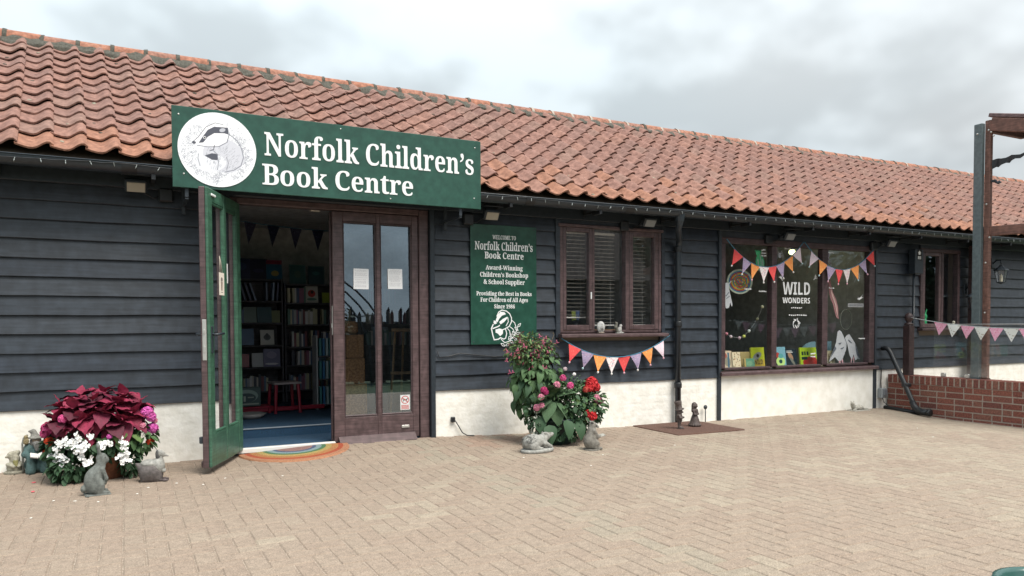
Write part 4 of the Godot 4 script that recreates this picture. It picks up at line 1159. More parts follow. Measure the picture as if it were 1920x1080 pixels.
# ------------------------------------------------------------------ notices on the doors
func notices() -> void:
	var n := 0
	for q in [[1.90, 1.52, "on the pane by the doorway", 3], [2.219, 1.527, "on the pane by the door frame", 9]]:
		var p := Print.new(96, 128, Color(0.93, 0.94, 0.95))
		var r := RandomNumberGenerator.new(); r.seed = q[3]
		var y := 0.08
		while y < 0.92:
			var x := 0.1 if r.randf() < 0.8 else 0.2
			while x < 0.8:
				var w := r.randf_range(0.04, 0.12)
				p.rect(x, y, w, 0.012, Color(0.45, 0.46, 0.50)); x += w + 0.025
			y += 0.045 if r.randf() < 0.75 else 0.09
		var s := Shape.new(); s.uvquad(V(-0.07, -0.092, 0), V(0.07, -0.092, 0), V(0.07, 0.092, 0), V(-0.07, 0.092, 0))
		s.cbox(V(0, 0, -0.0008), V(0.1395, 0.1835, 0.001), 0.0002)
		tag(put("paper_notice", s.done(), print_mat(p.tex(), 0.9), null, turned(V(q[0], q[1], -0.0215), 0, -0.012, -0.01 + 0.02 * n)), "white printed sheet taped %s of the brown door" % q[2], "notice", "sheets taped to the brown door")
		n += 1
	var d := Print.new(96, 150, Color(0.95, 0.95, 0.95))
	var red := Color(0.80, 0.12, 0.14)
	d.disc(0.5, 0.33, 0.42, 0.27, red).disc(0.5, 0.33, 0.34, 0.218, Color(0.95, 0.95, 0.95))
	var blk := Color(0.06, 0.06, 0.07)
	d.poly([V2(0.28, 0.30), V2(0.62, 0.29), V2(0.72, 0.22), V2(0.82, 0.26), V2(0.70, 0.33), V2(0.66, 0.38), V2(0.32, 0.38)], blk).rect(0.29, 0.37, 0.06, 0.1, blk).rect(0.60, 0.37, 0.06, 0.1, blk).line([V2(0.29, 0.31), V2(0.20, 0.24)], 0.04, blk)
	d.line([V2(0.24, 0.19), V2(0.76, 0.47)], 0.06, red)
	for k in 4: d.rect(0.1, 0.68 + k * 0.075, 0.8, 0.05, red).rect(0.16 + 0.04 * k, 0.69 + k * 0.075, 0.6, 0.012, Color(0.93, 0.75, 0.75))
	var ds := Shape.new(); ds.uvquad(V(-0.047, -0.07, 0), V(0.047, -0.07, 0), V(0.047, 0.07, 0), V(-0.047, 0.07, 0))
	ds.cbox(V(0, 0, -0.0008), V(0.0935, 0.1395, 0.001), 0.0002)
	tag(put("no_dogs_sticker", ds.done(), print_mat(d.tex(), 0.6), null, pos(2.305, 0.383, -0.0205)), "white and red sticker with a crossed-out dog low on the brown door", "sticker")
	# tag on a loop of string, and a slip, on the open green leaf
	var b := Basis(Vector3.UP, deg_to_rad(-113.9))
	var at := func(x: float, y: float, z: float) -> Vector3: return V(0.835, 0, 0) + b * V(x, y, z)
	var h := thing("hanging_tag", "cream paper tag hung by a loop of string on the open green door", "tag", Vector3.ZERO)
	var tp := Print.new(64, 110, Color(0.88, 0.85, 0.80))
	tp.disc(0.5, 0.3, 0.2, 0.1, Color(0.45, 0.42, 0.40)).poly([V2(0.3, 0.4), V2(0.7, 0.4), V2(0.62, 0.8), V2(0.36, 0.8)], Color(0.55, 0.50, 0.46)).rect(0.25, 0.86, 0.5, 0.03, Color(0.4, 0.38, 0.36))
	var ts := Shape.new(); ts.uvquad(V(0.06, -0.085, 0.002), V(-0.06, -0.085, 0.002), V(-0.06, 0.085, 0.002), V(0.06, 0.085, 0.002))
	var back: Basis = b * Basis(Vector3.UP, 0.0)
	ts = Shape.new()
	ts.uvquad(V(0.055, -0.085, -0.002), V(-0.055, -0.085, -0.002), V(-0.055, 0.085, -0.002), V(0.055, 0.085, -0.002))
	ts.cbox(V(0, 0, 0), V(0.11, 0.17, 0.003), 0.0008)
	put("card", ts.done(), print_mat(tp.tex(), 0.85), h, Transform3D(back, at.call(0.56, 1.42, -0.055)))
	put("string", Shape.new().smooth(true).tube([at.call(0.585, 1.505, -0.053), at.call(0.565, 1.60, -0.046), at.call(0.555, 1.632, -0.040), at.call(0.548, 1.60, -0.046), at.call(0.535, 1.505, -0.053)], 0.003, 5).done(), mat("string", lin(0.5, 0.45, 0.38), 0.9), h)
	tag(put("paper_slip", Shape.new().cbox(Vector3.ZERO, V(0.10, 0.155, 0.002), 0.0005).done(), mat("slip_white", lin(0.78, 0.79, 0.80), 0.85), null, Transform3D(b, at.call(0.30, 1.52, -0.006))), "plain white slip stuck to the glass of the open green door", "notice")

# ------------------------------------------------------------------ bunting
func flag_print(seed_: int, ground: Color, marks: Array, dots := false) -> StandardMaterial3D:
	var p := Print.new(96, 96, ground)
	var r := RandomNumberGenerator.new(); r.seed = seed_
	for k in 70 if not dots else 26:
		var c: Color = marks[r.randi() % marks.size()]
		var x := r.randf(); var y := r.randf()
		if dots: p.disc(x, y, 0.035, 0.035, c)
		else:
			p.disc(x, y, r.randf_range(0.012, 0.045), r.randf_range(0.012, 0.04), c, r.randf() * 3.0)
	var m := print_mat(p.tex(), 0.9)
	m.backlight_enabled = true; m.backlight = Color(0.22, 0.22, 0.22)
	return m

func flag_mesh(w: float, h: float, bend: float) -> ArrayMesh:
	var s := Shape.new().smooth(true)
	var n := 6
	for side in 2:
		for i in n:
			var f := func(a: float, t: float) -> Array:
				var half := w * 0.5 * (1.0 - t)
				var x := -half + 2.0 * half * a
				var z := bend * sin(a * PI) * (1.0 - t) + bend * 0.8 * sin(t * 2.6) + (0.0012 if side == 0 else -0.0012)
				return [V(x, -t * h, z), V2(0.5 + x / w, t)]
			for q in 3:
				var a0 := q / 3.0; var a1 := (q + 1) / 3.0; var t0 := float(i) / n; var t1 := float(i + 1) / n
				var v := [f.call(a0, t1), f.call(a1, t1), f.call(a1, t0), f.call(a0, t0)]
				for k in ([0, 2, 1, 0, 3, 2] if side == 0 else [0, 1, 2, 0, 2, 3]):
					s.st.set_uv(v[k][1]); s.st.add_vertex(v[k][0])
	return s.done()

func bunting(label: String, group: String, a: Vector3, b: Vector3, sag: float, first: float, last: float, n: int, w: float, h: float, mats: Array, bobble: bool, out: Vector3, cord: Material, tilt := 1.0) -> void:
	var t := thing("bunting", label, "bunting", Vector3.ZERO, 0.0, group)
	var at := func(q: float) -> Vector3: return a.lerp(b, q) - V(0, sag * 4.0 * q * (1.0 - q), 0)
	var path := []
	for k in 41: path.append(at.call(k / 40.0))
	put("cord", Shape.new().smooth(true).tube(path, 0.005, 6).done(), cord, t)
	var ball := Shape.new().smooth(true).ball(Vector3.ZERO, V(0.011, 0.013, 0.011), 8, 6).done()
	var bm := [mat("bobble_white", lin(0.78, 0.76, 0.74), 0.95), mat("bobble_pink", lin(0.72, 0.42, 0.50), 0.95), mat("bobble_blue", lin(0.45, 0.62, 0.66), 0.95)]
	for k in n:
		var q := lerpf(first, last, (k + 0.5) / n)
		var dq := w / a.distance_to(b) * 0.5
		var x: Vector3 = (at.call(q + dq) - at.call(q - dq)).normalized()
		var flat := V(x.x, x.y * tilt, x.z).normalized()
		var z := (out - flat * out.dot(flat)).normalized()
		var y := z.cross(flat).normalized()
		var bs := Basis(flat, y, z) * Basis(Vector3.RIGHT, rng.randf_range(-0.06, 0.10)) * Basis(Vector3.UP, rng.randf_range(-0.12, 0.12))
		var f := put("flag", flag_mesh(w, h, rng.randf_range(-0.008, 0.012)), mats[k % mats.size()], t, Transform3D(bs, at.call(q) + out * 0.004 - V(0, 0.003, 0)))
		if bobble: put("bobble", ball, bm[rng.randi() % 3], f, pos(0, -h - 0.008, 0.0))

func buntings() -> void:
	var coral := flag_print(1, Color(0.90, 0.33, 0.33), [Color(0.93, 0.45, 0.40), Color(0.86, 0.26, 0.34)])
	var lilac := flag_print(2, Color(0.66, 0.60, 0.72), [Color(0.78, 0.74, 0.82), Color(0.45, 0.42, 0.58), Color(0.85, 0.62, 0.66)])
	var orange := flag_print(3, Color(0.94, 0.62, 0.35), [Color(0.96, 0.74, 0.50), Color(0.93, 0.50, 0.30)])
	var floral := flag_print(4, Color(0.90, 0.87, 0.87), [Color(0.82, 0.42, 0.52), Color(0.62, 0.62, 0.66), Color(0.88, 0.66, 0.70)])
	var blush := flag_print(5, Color(0.90, 0.84, 0.88), [Color(0.90, 0.66, 0.76), Color(0.80, 0.78, 0.86)])
	var blue := mat("cord_blue", lin(0.06, 0.20, 0.30), 0.9)
	var pale := mat("cord_pale", lin(0.42, 0.45, 0.46), 0.9)
	bunting("short string of patterned bunting hung under the sill of the three-light window", "", V(3.93, 0.962, 0.10), V(5.32, 0.975, 0.10), 0.215, 0.06, 0.945, 8, 0.155, 0.165, [coral, lilac, orange, floral, coral, lilac, orange, blush], true, Vector3.BACK, blue, 0.9)
	bunting("string of patterned bunting across the first half of the display window", "bunting over the display window", V(6.16, 2.075, 0.085), V(7.41, 2.10, 0.085), 0.315, 0.09, 0.95, 8, 0.155, 0.175, [coral, lilac, orange, floral, coral, lilac, orange, blush], true, Vector3.BACK, blue)
	bunting("string of patterned bunting across the second half of the display window, by the white spiders", "bunting over the display window", V(7.425, 2.10, 0.085), V(8.76, 2.12, 0.085), 0.33, 0.08, 0.95, 8, 0.155, 0.175, [blush, orange, lilac, coral, floral, orange, lilac, coral], true, Vector3.BACK, blue)
	var pk := flag_print(6, Color(0.92, 0.68, 0.78), [Color(0.84, 0.36, 0.52), Color(0.93, 0.82, 0.86), Color(0.70, 0.45, 0.6)], true)
	var wh := flag_print(7, Color(0.90, 0.91, 0.90), [Color(0.62, 0.64, 0.60), Color(0.75, 0.70, 0.66)], true)
	bunting("string of pink and white spotted bunting along the top of the glass screen", "", V(9.02, 1.17, 0.40), V(9.02, 1.10, 2.75), 0.10, 0.135, 0.985, 12, 0.168, 0.155, [pk, wh], false, Vector3.LEFT, pale)

# ------------------------------------------------------------------ plants
func leaf(l: float, w: float, fold: float, droop: float, point := 1.0, wave := 0.0) -> ArrayMesh:
	# lies along +z from the stalk, face up, folded along its midrib and drooping towards the tip
	var s := Shape.new().smooth(true)
	var n := 7
	var p := func(i: int, e: float) -> Vector3:
		var t := float(i) / n
		var half := w * 0.5 * pow(sin(PI * pow(t, 0.62 * point + 0.12)), 0.8) if i > 0 and i < n else 0.0015
		var z := l * t
		return V(half * e * cos(fold), half * absf(e) * sin(fold) - droop * t * t * l + wave * sin(t * 16.0) * absf(e) * w, z * (1.0 - 0.18 * droop * t))
	for i in n:
		for k in 4:
			var e0 := -1.0 + k * 0.5; var e1 := e0 + 0.5
			s.quad(p.call(i, e1), p.call(i, e0), p.call(i + 1, e0), p.call(i + 1, e1))
	return s.done()

func leafy(called: String, c: Color, tex: Texture2D = null, back := 0.25) -> StandardMaterial3D:
	var m := mat(called, c, 0.72, tex if tex else T.soft, 6.0)
	m.backlight_enabled = true
	m.backlight = Color(back, back, back)
	return m

func aim(at: Vector3, dir: Vector3, roll := 0.0, s := 1.0) -> Transform3D:   # +z along dir, +y as far up as it goes
	var z := dir.normalized()
	var x := Vector3.UP.cross(z)
	x = x.normalized() if x.length() > 0.05 else Vector3.RIGHT
	var b := Basis(x, z.cross(x), z) * Basis(Vector3.BACK, roll)
	return Transform3D(b.scaled_local(Vector3(s, s, s)), at)

func pompon(r: float, petals: int, petal: float, seed_: int) -> ArrayMesh:   # a flower head of many small notched petals
	var q := RandomNumberGenerator.new(); q.seed = seed_
	var s := Shape.new()
	for k in petals:
		var y := 1.0 - 1.55 * (k + 0.5) / petals
		var a := 2.39996 * k
		var d := V(sqrt(1.0 - y * y) * cos(a), y, sqrt(1.0 - y * y) * sin(a))
		d = (d + V(q.randf_range(-0.2, 0.2), q.randf_range(-0.2, 0.2), q.randf_range(-0.2, 0.2))).normalized()
		var u := d.cross(V(q.randf() - 0.5, q.randf() - 0.5, q.randf() - 0.5)).normalized()
		var v := d.cross(u)
		for j in 4:
			var t := TAU * j / 4 + k
			var e := (u * cos(t) + v * sin(t)); var g := d.cross(e)
			var c := d * r
			var w := petal * q.randf_range(0.8, 1.15)
			s.quad(c, c + e * w * 0.6 - g * w * 0.42 + d * w * 0.1, c + e * w - d * w * 0.12, c + e * w * 0.6 + g * w * 0.42 + d * w * 0.1)
	return s.done()

func five_petals(r: float, seed_: int) -> ArrayMesh:    # an open flat flower facing +z
	var q := RandomNumberGenerator.new(); q.seed = seed_
	var s := Shape.new().smooth(true)
	for j in 5:
		var t := TAU * j / 5 + q.randf() * 0.3
		var e := V(cos(t), sin(t), 0); var g := V(-sin(t), cos(t), 0)
		var lift := q.randf_range(-0.1, 0.22)
		var c := V(0, 0, 0.002 * j)
		var ring := []
		for k in 7:
			var a := -1.2 + 2.4 * k / 6.0
			ring.append(c + e * r * (0.60 + 0.42 * cos(a)) + g * r * 0.47 * sin(a) + V(0, 0, lift * r * cos(a)))
		for k in 6: s.tri(c, ring[k], ring[k + 1])
	return s.done()

func clump(n: int, centre: Vector3, r: Vector3, mesh: ArrayMesh, size: float, seed_: int, out_ := 1.0, lowest := -0.5) -> Array:
	var q := RandomNumberGenerator.new(); q.seed = seed_
	var list := []
	for k in n:
		var d := V(q.randfn(), q.randfn(), q.randfn()).normalized()
		if d.y < lowest: d.y = -d.y * 0.5
		var at := centre + d * r * pow(q.randf_range(0.25, 1.0), 0.5)
		var dir := (d * out_ + V(q.randf_range(-0.8, 0.8), q.randf_range(-1.15, 0.25), q.randf_range(-0.7, 0.7)))
		list.append(aim(at, dir, q.randf_range(-0.6, 0.6), size * q.randf_range(0.6, 1.25)))
	return list

func first_planter() -> void:
	var o := V(-0.16, gy(-0.16, 0.5), 0.48)
	var t := thing("flower_planter", "terracotta pot of dark red coleus, white busy lizzies and pink geraniums by the open door", "planter", o)
	var clay := mat("terracotta", lin(0.26, 0.105, 0.055), 0.85, T.clay, 2.0, T.rough, 0.2)
	put("pot", Shape.new().smooth(true).lathe([V2(0.0, 0.0), V2(0.13, 0.0), V2(0.165, 0.22), V2(0.185, 0.222), V2(0.19, 0.275), V2(0.172, 0.28), V2(0.16, 0.24), V2(0.0, 0.235)], 28).done(), clay, t)
	# coleus: big pointed wine-red leaves in tiers
	var tones := [leafy("coleus_red", lin(0.265, 0.018, 0.058), T.mottle, 0.2), leafy("coleus_wine", lin(0.200, 0.014, 0.050), T.mottle, 0.2), leafy("coleus_bright", lin(0.345, 0.028, 0.080), T.mottle, 0.2), leafy("coleus_dark", lin(0.105, 0.011, 0.030), T.mottle, 0.15)]
	var lm := [leaf(0.155, 0.125, 0.16, 0.30, 0.9, 0.045), leaf(0.145, 0.118, 0.25, 0.42, 0.95, 0.05), leaf(0.13, 0.115, 0.10, 0.2, 0.85, 0.045)]
	var q := RandomNumberGenerator.new(); q.seed = 12
	var heads := [[-0.13, 0.60, 0.02], [0.02, 0.61, 0.0], [-0.05, 0.57, 0.14], [0.14, 0.575, 0.02], [-0.25, 0.53, 0.04], [0.11, 0.54, 0.13], [-0.17, 0.52, 0.15], [0.24, 0.51, 0.03], [0.01, 0.50, 0.21], [0.20, 0.46, 0.13], [-0.28, 0.44, 0.12], [-0.12, 0.44, 0.21], [0.12, 0.42, 0.20], [0.0, 0.56, -0.12], [-0.2, 0.5, -0.1], [0.2, 0.5, -0.1]]
	for h in heads:
		var c := V(h[0], h[1], h[2])
		var axis := (c - V(-0.02, 0.30, -0.02)).normalized()
		for tier in 3:
			for k in [2, 4, 5][tier]:
				var a: float = TAU * k / [2.0, 4.0, 5.0][tier] + tier * 0.8 + q.randf_range(-0.35, 0.35)
				var u := axis.cross(V(0.3, 0.2, 0.9)).normalized(); var v := axis.cross(u)
				var d: Vector3 = u * cos(a) + v * sin(a)
				var dir: Vector3 = d * [0.5, 0.9, 1.0][tier] + axis * [0.8, 0.35, -0.05][tier] + V(0, 0.1, 0)
				var tr := aim(c - axis * [0.0, 0.02, 0.05][tier], dir, q.randf_range(-0.3, 0.3), [0.7, 0.98, 1.1][tier] * q.randf_range(0.85, 1.15))
				put("coleus_leaf", lm[q.randi() % 3], tones[[2, 0, 1, 3, 0, 1][q.randi() % 6 if tier > 0 else 0]], t, tr)
	for k in 9:                                                        # drooping outer leaves
		var a := -2.5 + 0.62 * k
		put("coleus_leaf", lm[1], tones[1 + k % 3], t, aim(V(cos(a) * 0.22, 0.415 + 0.03 * sin(k * 2.0), -sin(a) * 0.18 + 0.02), V(cos(a), -0.2, -sin(a)), 0.2, 1.05))
	var stems := Shape.new().smooth(true)
	for h in heads: stems.tube([V(h[0] * 0.25, 0.24, h[2] * 0.25), V(h[0] * 0.7, 0.36, h[2] * 0.7), V(h[0], h[1], h[2])], 0.006, 5)
	put("stems", stems.done(), tones[3], t).set_meta("kind", "stuff")
	# green below: busy lizzie, geranium and ivy leaves
	var g1 := leafy("leaf_dark_green", lin(0.033, 0.086, 0.036)); var g2 := leafy("leaf_green", lin(0.072, 0.150, 0.055)); var g3 := leafy("leaf_light", lin(0.135, 0.225, 0.070))
	var small := leaf(0.055, 0.032, 0.2, 0.3)
	var spots := clump(800, V(-0.06, 0.265, 0.03), V(0.29, 0.13, 0.215), small, 1.15, 3, 1.0, -0.9)
	spots.append_array(clump(420, V(-0.2, 0.12, 0.12), V(0.13, 0.13, 0.10), small, 0.95, 5, 1.0, -0.9))
	spots.append_array(clump(220, V(0.17, 0.13, 0.10), V(0.07, 0.12, 0.06), small, 0.9, 6, 1.0, -0.9))
	scatter("foliage", small, g1, spots, [], t)
	scatter("foliage", small, g2, clump(190, V(-0.06, 0.27, 0.05), V(0.30, 0.12, 0.22), small, 1.05, 8, 1.2, -0.4), [], t)
	scatter("foliage", small, g2, clump(160, V(0.25, 0.28, 0.09), V(0.10, 0.10, 0.10), small, 1.0, 61, 1.0, -0.9), [], t)
	scatter("foliage", small, g1, clump(160, V(-0.28, 0.26, 0.06), V(0.08, 0.11, 0.10), small, 1.0, 62, 1.0, -0.9), [], t)
	var rnd := leaf(0.075, 0.085, 0.1, 0.15, 0.75, 0.02)
	for p in [[0.15, 0.315, 0.19], [0.20, 0.29, 0.17], [0.11, 0.29, 0.215], [0.19, 0.25, 0.19], [0.13, 0.255, 0.21], [0.23, 0.33, 0.12], [0.08, 0.335, 0.20]]:
		put("geranium_leaf", rnd, g3 if q.randf() < 0.6 else g2, t, aim(V(p[0], p[1] + 0.03, p[2] + 0.035), V(q.randf_range(-0.7, 0.9), -0.75, q.randf_range(0.2, 0.5)), q.randf_range(-0.5, 0.5), q.randf_range(0.9, 1.2)))
	# flowers
	var pw := mat("petal_white", lin(0.92, 0.92, 0.91), 0.6); pw.backlight_enabled = true; pw.backlight = Color(0.3, 0.3, 0.3)
	var fl := [five_petals(0.0215, 1), five_petals(0.020, 2), five_petals(0.023, 3)]
	for p in [[-0.14, 0.335, 0.24], [-0.06, 0.33, 0.26], [-0.245, 0.28, 0.19], [-0.205, 0.29, 0.21], [-0.185, 0.305, 0.225], [-0.125, 0.245, 0.24], [-0.085, 0.27, 0.25], [-0.10, 0.25, 0.25], [-0.01, 0.255, 0.25], [0.015, 0.27, 0.25], [0.04, 0.285, 0.25], [0.12, 0.285, 0.245], [0.145, 0.24, 0.235], [0.115, 0.19, 0.225], [0.15, 0.17, 0.21], [0.14, 0.205, 0.225], [-0.29, 0.21, 0.13], [-0.26, 0.20, 0.15], [-0.23, 0.19, 0.18], [-0.21, 0.175, 0.185], [-0.10, 0.165, 0.22], [-0.075, 0.16, 0.225], [-0.09, 0.145, 0.22], [-0.28, 0.255, 0.15], [-0.155, 0.285, 0.225], [-0.26, 0.30, 0.17], [0.13, 0.155, 0.215], [-0.15, 0.235, 0.23], [-0.115, 0.27, 0.245]]:
		put("white_flower", fl[q.randi() % 3], pw, t, aim(V(p[0] + q.randf_range(-0.035, 0.035), p[1] + q.randf_range(-0.03, 0.03), p[2] + 0.03), V(p[0] * 1.2 + q.randf_range(-0.8, 0.8), 0.35 + q.randf_range(-0.5, 0.6), 0.9), q.randf() * 3.0, q.randf_range(0.7, 1.0)))
		put("white_flower", fl[q.randi() % 3], pw, t, aim(V(p[0] + q.randf_range(-0.03, 0.03), p[1] + q.randf_range(-0.03, 0.03), p[2] + 0.035), V(p[0] * 1.2 + q.randf_range(-0.8, 0.8), 0.6 + q.randf_range(-0.5, 0.6), 0.9), q.randf() * 3.0, q.randf_range(0.7, 1.0)))
		put("white_flower", fl[q.randi() % 3], pw, t, aim(V(p[0], p[1], p[2] + 0.035), V(p[0] * 1.2 + q.randf_range(-0.5, 0.5), 0.35 + q.randf_range(-0.3, 0.4), 1.0), q.randf() * 3.0, q.randf_range(0.8, 1.05)))
	var pk := mat("petal_pink", lin(0.72, 0.10, 0.30), 0.7, T.soft, 9.0); pk.backlight_enabled = true; pk.backlight = Color(0.3, 0.3, 0.3)
	var mg := shade_of(pk, lin(0.70, 0.13, 0.48)); var og := shade_of(pk, lin(0.75, 0.075, 0.018)); var rd := shade_of(pk, lin(0.62, 0.022, 0.030)); var lp := shade_of(pk, lin(0.78, 0.30, 0.42))
	M.petal_magenta = mg; M.petal_orange = og; M.petal_red = rd; M.petal_light = lp
	var heads2 := [pompon(0.030, 26, 0.027, 1), pompon(0.027, 22, 0.028, 2)]
	G.pompon = heads2
	for p in [[-0.33, 0.385, 0.10, 1.15, pk], [-0.345, 0.35, 0.08, 0.85, pk], [-0.23, 0.455, 0.19, 0.85, pk], [0.29, 0.465, 0.13, 1.15, mg], [0.315, 0.43, 0.12, 1.0, mg], [0.325, 0.345, 0.11, 1.05, mg], [0.26, 0.375, 0.17, 0.6, lp], [0.05, 0.325, 0.27, 0.55, mg], [0.34, 0.395, 0.08, 0.6, lp], [-0.32, 0.30, 0.11, 0.85, og], [-0.34, 0.225, 0.06, 0.7, og], [-0.30, 0.27, 0.10, 0.7, og], [0.30, 0.25, 0.13, 0.7, og], [0.32, 0.26, 0.09, 0.6, og], [-0.29, 0.13, 0.06, 0.5, rd]]:
		put("flower_head", heads2[q.randi() % 2], p[4], t, turned(V(p[0], p[1], p[2]), q.randf() * 6.0, q.randf_range(0.0, 0.6), 0, p[3]))

func second_planter() -> void:
	var o := V(3.52, gy(3.52, 0.7), 0.66)
	var t := thing("flower_planter", "dark green tub with broad ribbed leaves, tall fuchsia and red geraniums under the welcome board", "planter", o)
	var tub := mat("tub_green", lin(0.012, 0.034, 0.030), 0.45, T.soft, 1.5)
	put("pot", Shape.new().smooth(true).lathe([V2(0.0, 0.0), V2(0.15, 0.0), V2(0.16, 0.02), V2(0.195, 0.20), V2(0.215, 0.21), V2(0.215, 0.24), V2(0.20, 0.24), V2(0.19, 0.21), V2(0.0, 0.205)], 28).done(), tub, t)
	var q := RandomNumberGenerator.new(); q.seed = 20
	var g1: StandardMaterial3D = M.leaf_dark_green; var g2: StandardMaterial3D = M.leaf_green; var g3: StandardMaterial3D = M.leaf_light
	var big := leafy("broad_leaf", lin(0.105, 0.195, 0.095), T.soft, 0.2); var big2 := leafy("broad_leaf_pale", lin(0.098, 0.175, 0.072), T.mottle, 0.2)
	big.heightmap_enabled = true; big.heightmap_texture = T.rough; big.heightmap_scale = 0.5
	var bl := [leaf(0.245, 0.185, 0.14, 0.34, 0.92, 0.008), leaf(0.225, 0.155, 0.18, 0.45, 0.95, 0.01)]
	# rosette of broad leaves facing out over the rim
	var c := V(-0.10, 0.43, 0.13)
	for p in [[-0.75, -0.85, 0.60, 0.92], [-0.02, -1.15, 0.72, 1.0], [0.72, -0.95, 0.55, 0.9], [0.85, 0.42, 0.42, 0.92], [-0.95, 0.25, 0.42, 0.85], [-1.05, -0.38, 0.35, 0.8], [1.0, -0.32, 0.42, 0.72], [-0.3, 0.75, 0.3, 0.72]]:
		put("broad_leaf", bl[q.randi() % 2], big, t, aim(c + V(p[0], p[1], p[2]) * 0.03, V(p[0], p[1] + 0.2, p[2]), q.randf_range(-0.35, 0.35), p[3]))
	for k in 5:
		var a := TAU * k / 5 + 0.4
		put("broad_leaf", bl[1], big2, t, aim(c + V(0, 0.04, 0.02), V(cos(a) * 0.6, 0.75 + 0.2 * sin(a), 0.35 + 0.35 * sin(a)), 0.0, 0.5 + 0.08 * (k % 2)))
	for p in [[-0.24, 0.28, 0.12], [-0.18, 0.2, 0.2], [-0.02, 0.24, 0.24], [0.1, 0.22, 0.22]]:
		put("broad_leaf", bl[1], g1, t, aim(V(p[0], p[1], p[2]), V(p[0], -0.8, 0.8), q.randf_range(-0.3, 0.3), 0.8))
	# the tall fuchsia at the back: hanging dark leaves below, thin sprays with pink flowers above
	var fc := V(-0.19, 0.61, -0.12)
	var long := leaf(0.105, 0.062, 0.25, 0.6)
	for k in 270:
		var d := V(q.randfn(), q.randfn() * 0.9, q.randfn()).normalized()
		var at := fc + V(0.02, -0.05, 0.02) + d * V(0.225, 0.31, 0.17) * q.randf_range(0.5, 1.0)
		at.x -= 0.05 * (0.6 - at.y)
		put("fuchsia_leaf", long, [g1, g2, g2][k % 3], t, aim(at, V(d.x + q.randf_range(-0.4, 0.4), -0.75 + q.randf_range(-0.3, 0.4), d.z + 0.25), q.randf_range(-0.4, 0.4), q.randf_range(0.75, 1.25)))
	var small_leaf := leaf(0.06, 0.036, 0.2, 0.35)
	var tiny := leaf(0.038, 0.017, 0.2, 0.3)
	scatter("foliage", tiny, g3, clump(480, fc + V(0.0, 0.235, 0.02), V(0.26, 0.17, 0.17), tiny, 1.0, 31, 1.2, -0.9), [], t)
	scatter("foliage", tiny, g2, clump(420, fc + V(0.01, 0.20, 0.0), V(0.25, 0.19, 0.17), tiny, 1.25, 32, 1.2, -0.9), [], t)
	scatter("foliage", small_leaf, g2, clump(330, fc + V(0.06, 0.02, 0.06), V(0.24, 0.26, 0.15), small_leaf, 1.1, 66, 1.0, -0.9), [], t)
	scatter("foliage", tiny, leafy("fuchsia_pink", lin(0.33, 0.085, 0.10)), clump(170, fc + V(-0.02, 0.25, 0.03), V(0.26, 0.17, 0.16), tiny, 0.85, 33, 1.0, -0.9), [], t)
	var sp := Shape.new().smooth(true)
	for k in 34:
		var a := q.randf() * TAU; var r := q.randf_range(0.08, 0.25)
		var e := fc + V(cos(a) * r * 1.1, q.randf_range(0.18, 0.42), sin(a) * r * 0.6)
		sp.tube([fc + V(cos(a) * r * 0.2, -0.3, sin(a) * 0.05), fc + V(cos(a) * r * 0.6, 0.12, sin(a) * r * 0.4), e], [0.006, 0.004, 0.002], 5)
		for j in 3:
			var f := e + V(q.randf_range(-0.05, 0.05), q.randf_range(-0.06, 0.02), q.randf_range(-0.03, 0.03))
			sp.tube([e, f + V(0, 0.02, 0), f], 0.0012, 4)
	put("stems", sp.done(), leafy("fuchsia_stem", lin(0.12, 0.085, 0.045)), t).set_meta("kind", "stuff")
	var drop := Shape.new().smooth(true)
	drop.tube([V(0, 0.0, 0), V(0, -0.018, 0), V(0, -0.026, 0)], [0.003, 0.007, 0.002], 6)
	for j in 4:
		var a := TAU * j / 4
		drop.tube([V(0, -0.02, 0), V(cos(a) * 0.012, -0.03, sin(a) * 0.012), V(cos(a) * 0.02, -0.026, sin(a) * 0.02)], [0.003, 0.003, 0.001], 4)
	var dm := drop.done(); var fp := mat("fuchsia_flower", lin(0.36, 0.085, 0.15), 0.6)
	for k in 30:
		var a := q.randf() * TAU; var r := q.randf_range(0.10, 0.27)
		put("fuchsia_flower", dm, fp, t, turned(fc + V(cos(a) * r * 1.05 - 0.02, q.randf_range(0.06, 0.40), 0.05 + absf(sin(a)) * r * 0.6), q.randf() * 6.0, q.randf_range(-0.3, 0.3), q.randf_range(-0.4, 0.4), q.randf_range(0.8, 1.3)))
	# the geraniums and trailing growth
	var small := leaf(0.048, 0.036, 0.15, 0.25)
	scatter("foliage", small, g1, clump(1100, V(0.17, 0.32, 0.02), V(0.34, 0.24, 0.24), small, 1.0, 41, 1.0, -0.95), [], t)
	scatter("foliage", small, g2, clump(620, V(0.20, 0.36, 0.05), V(0.33, 0.20, 0.22), small, 0.9, 42, 1.2, -0.7), [], t)
	scatter("foliage", tiny, g2, clump(460, V(0.10, 0.49, 0.06), V(0.27, 0.14, 0.17), tiny, 0.9, 43, 1.0, -0.5), [], t)
	scatter("foliage", small, g1, clump(150, V(0.02, 0.14, 0.19), V(0.17, 0.12, 0.06), small, 0.9, 44, 1.0, -0.95), [], t)
	scatter("foliage", small, g1, clump(140, V(-0.24, 0.30, 0.05), V(0.10, 0.2, 0.14), small, 1.1, 45, 1.0, -0.95), [], t)
	var rnd := leaf(0.06, 0.066, 0.1, 0.15, 0.75, 0.02)
	for k in 16: put("geranium_leaf", rnd, [g2, g3, g1][k % 3], t, aim(V(q.randf_range(0.1, 0.34), q.randf_range(0.22, 0.45), q.randf_range(0.08, 0.24)), V(q.randf_range(-0.7, 0.9), -0.7, q.randf_range(0.2, 0.5)), q.randf_range(-0.5, 0.5), q.randf_range(0.8, 1.2)))
	var hd: Array = G.pompon
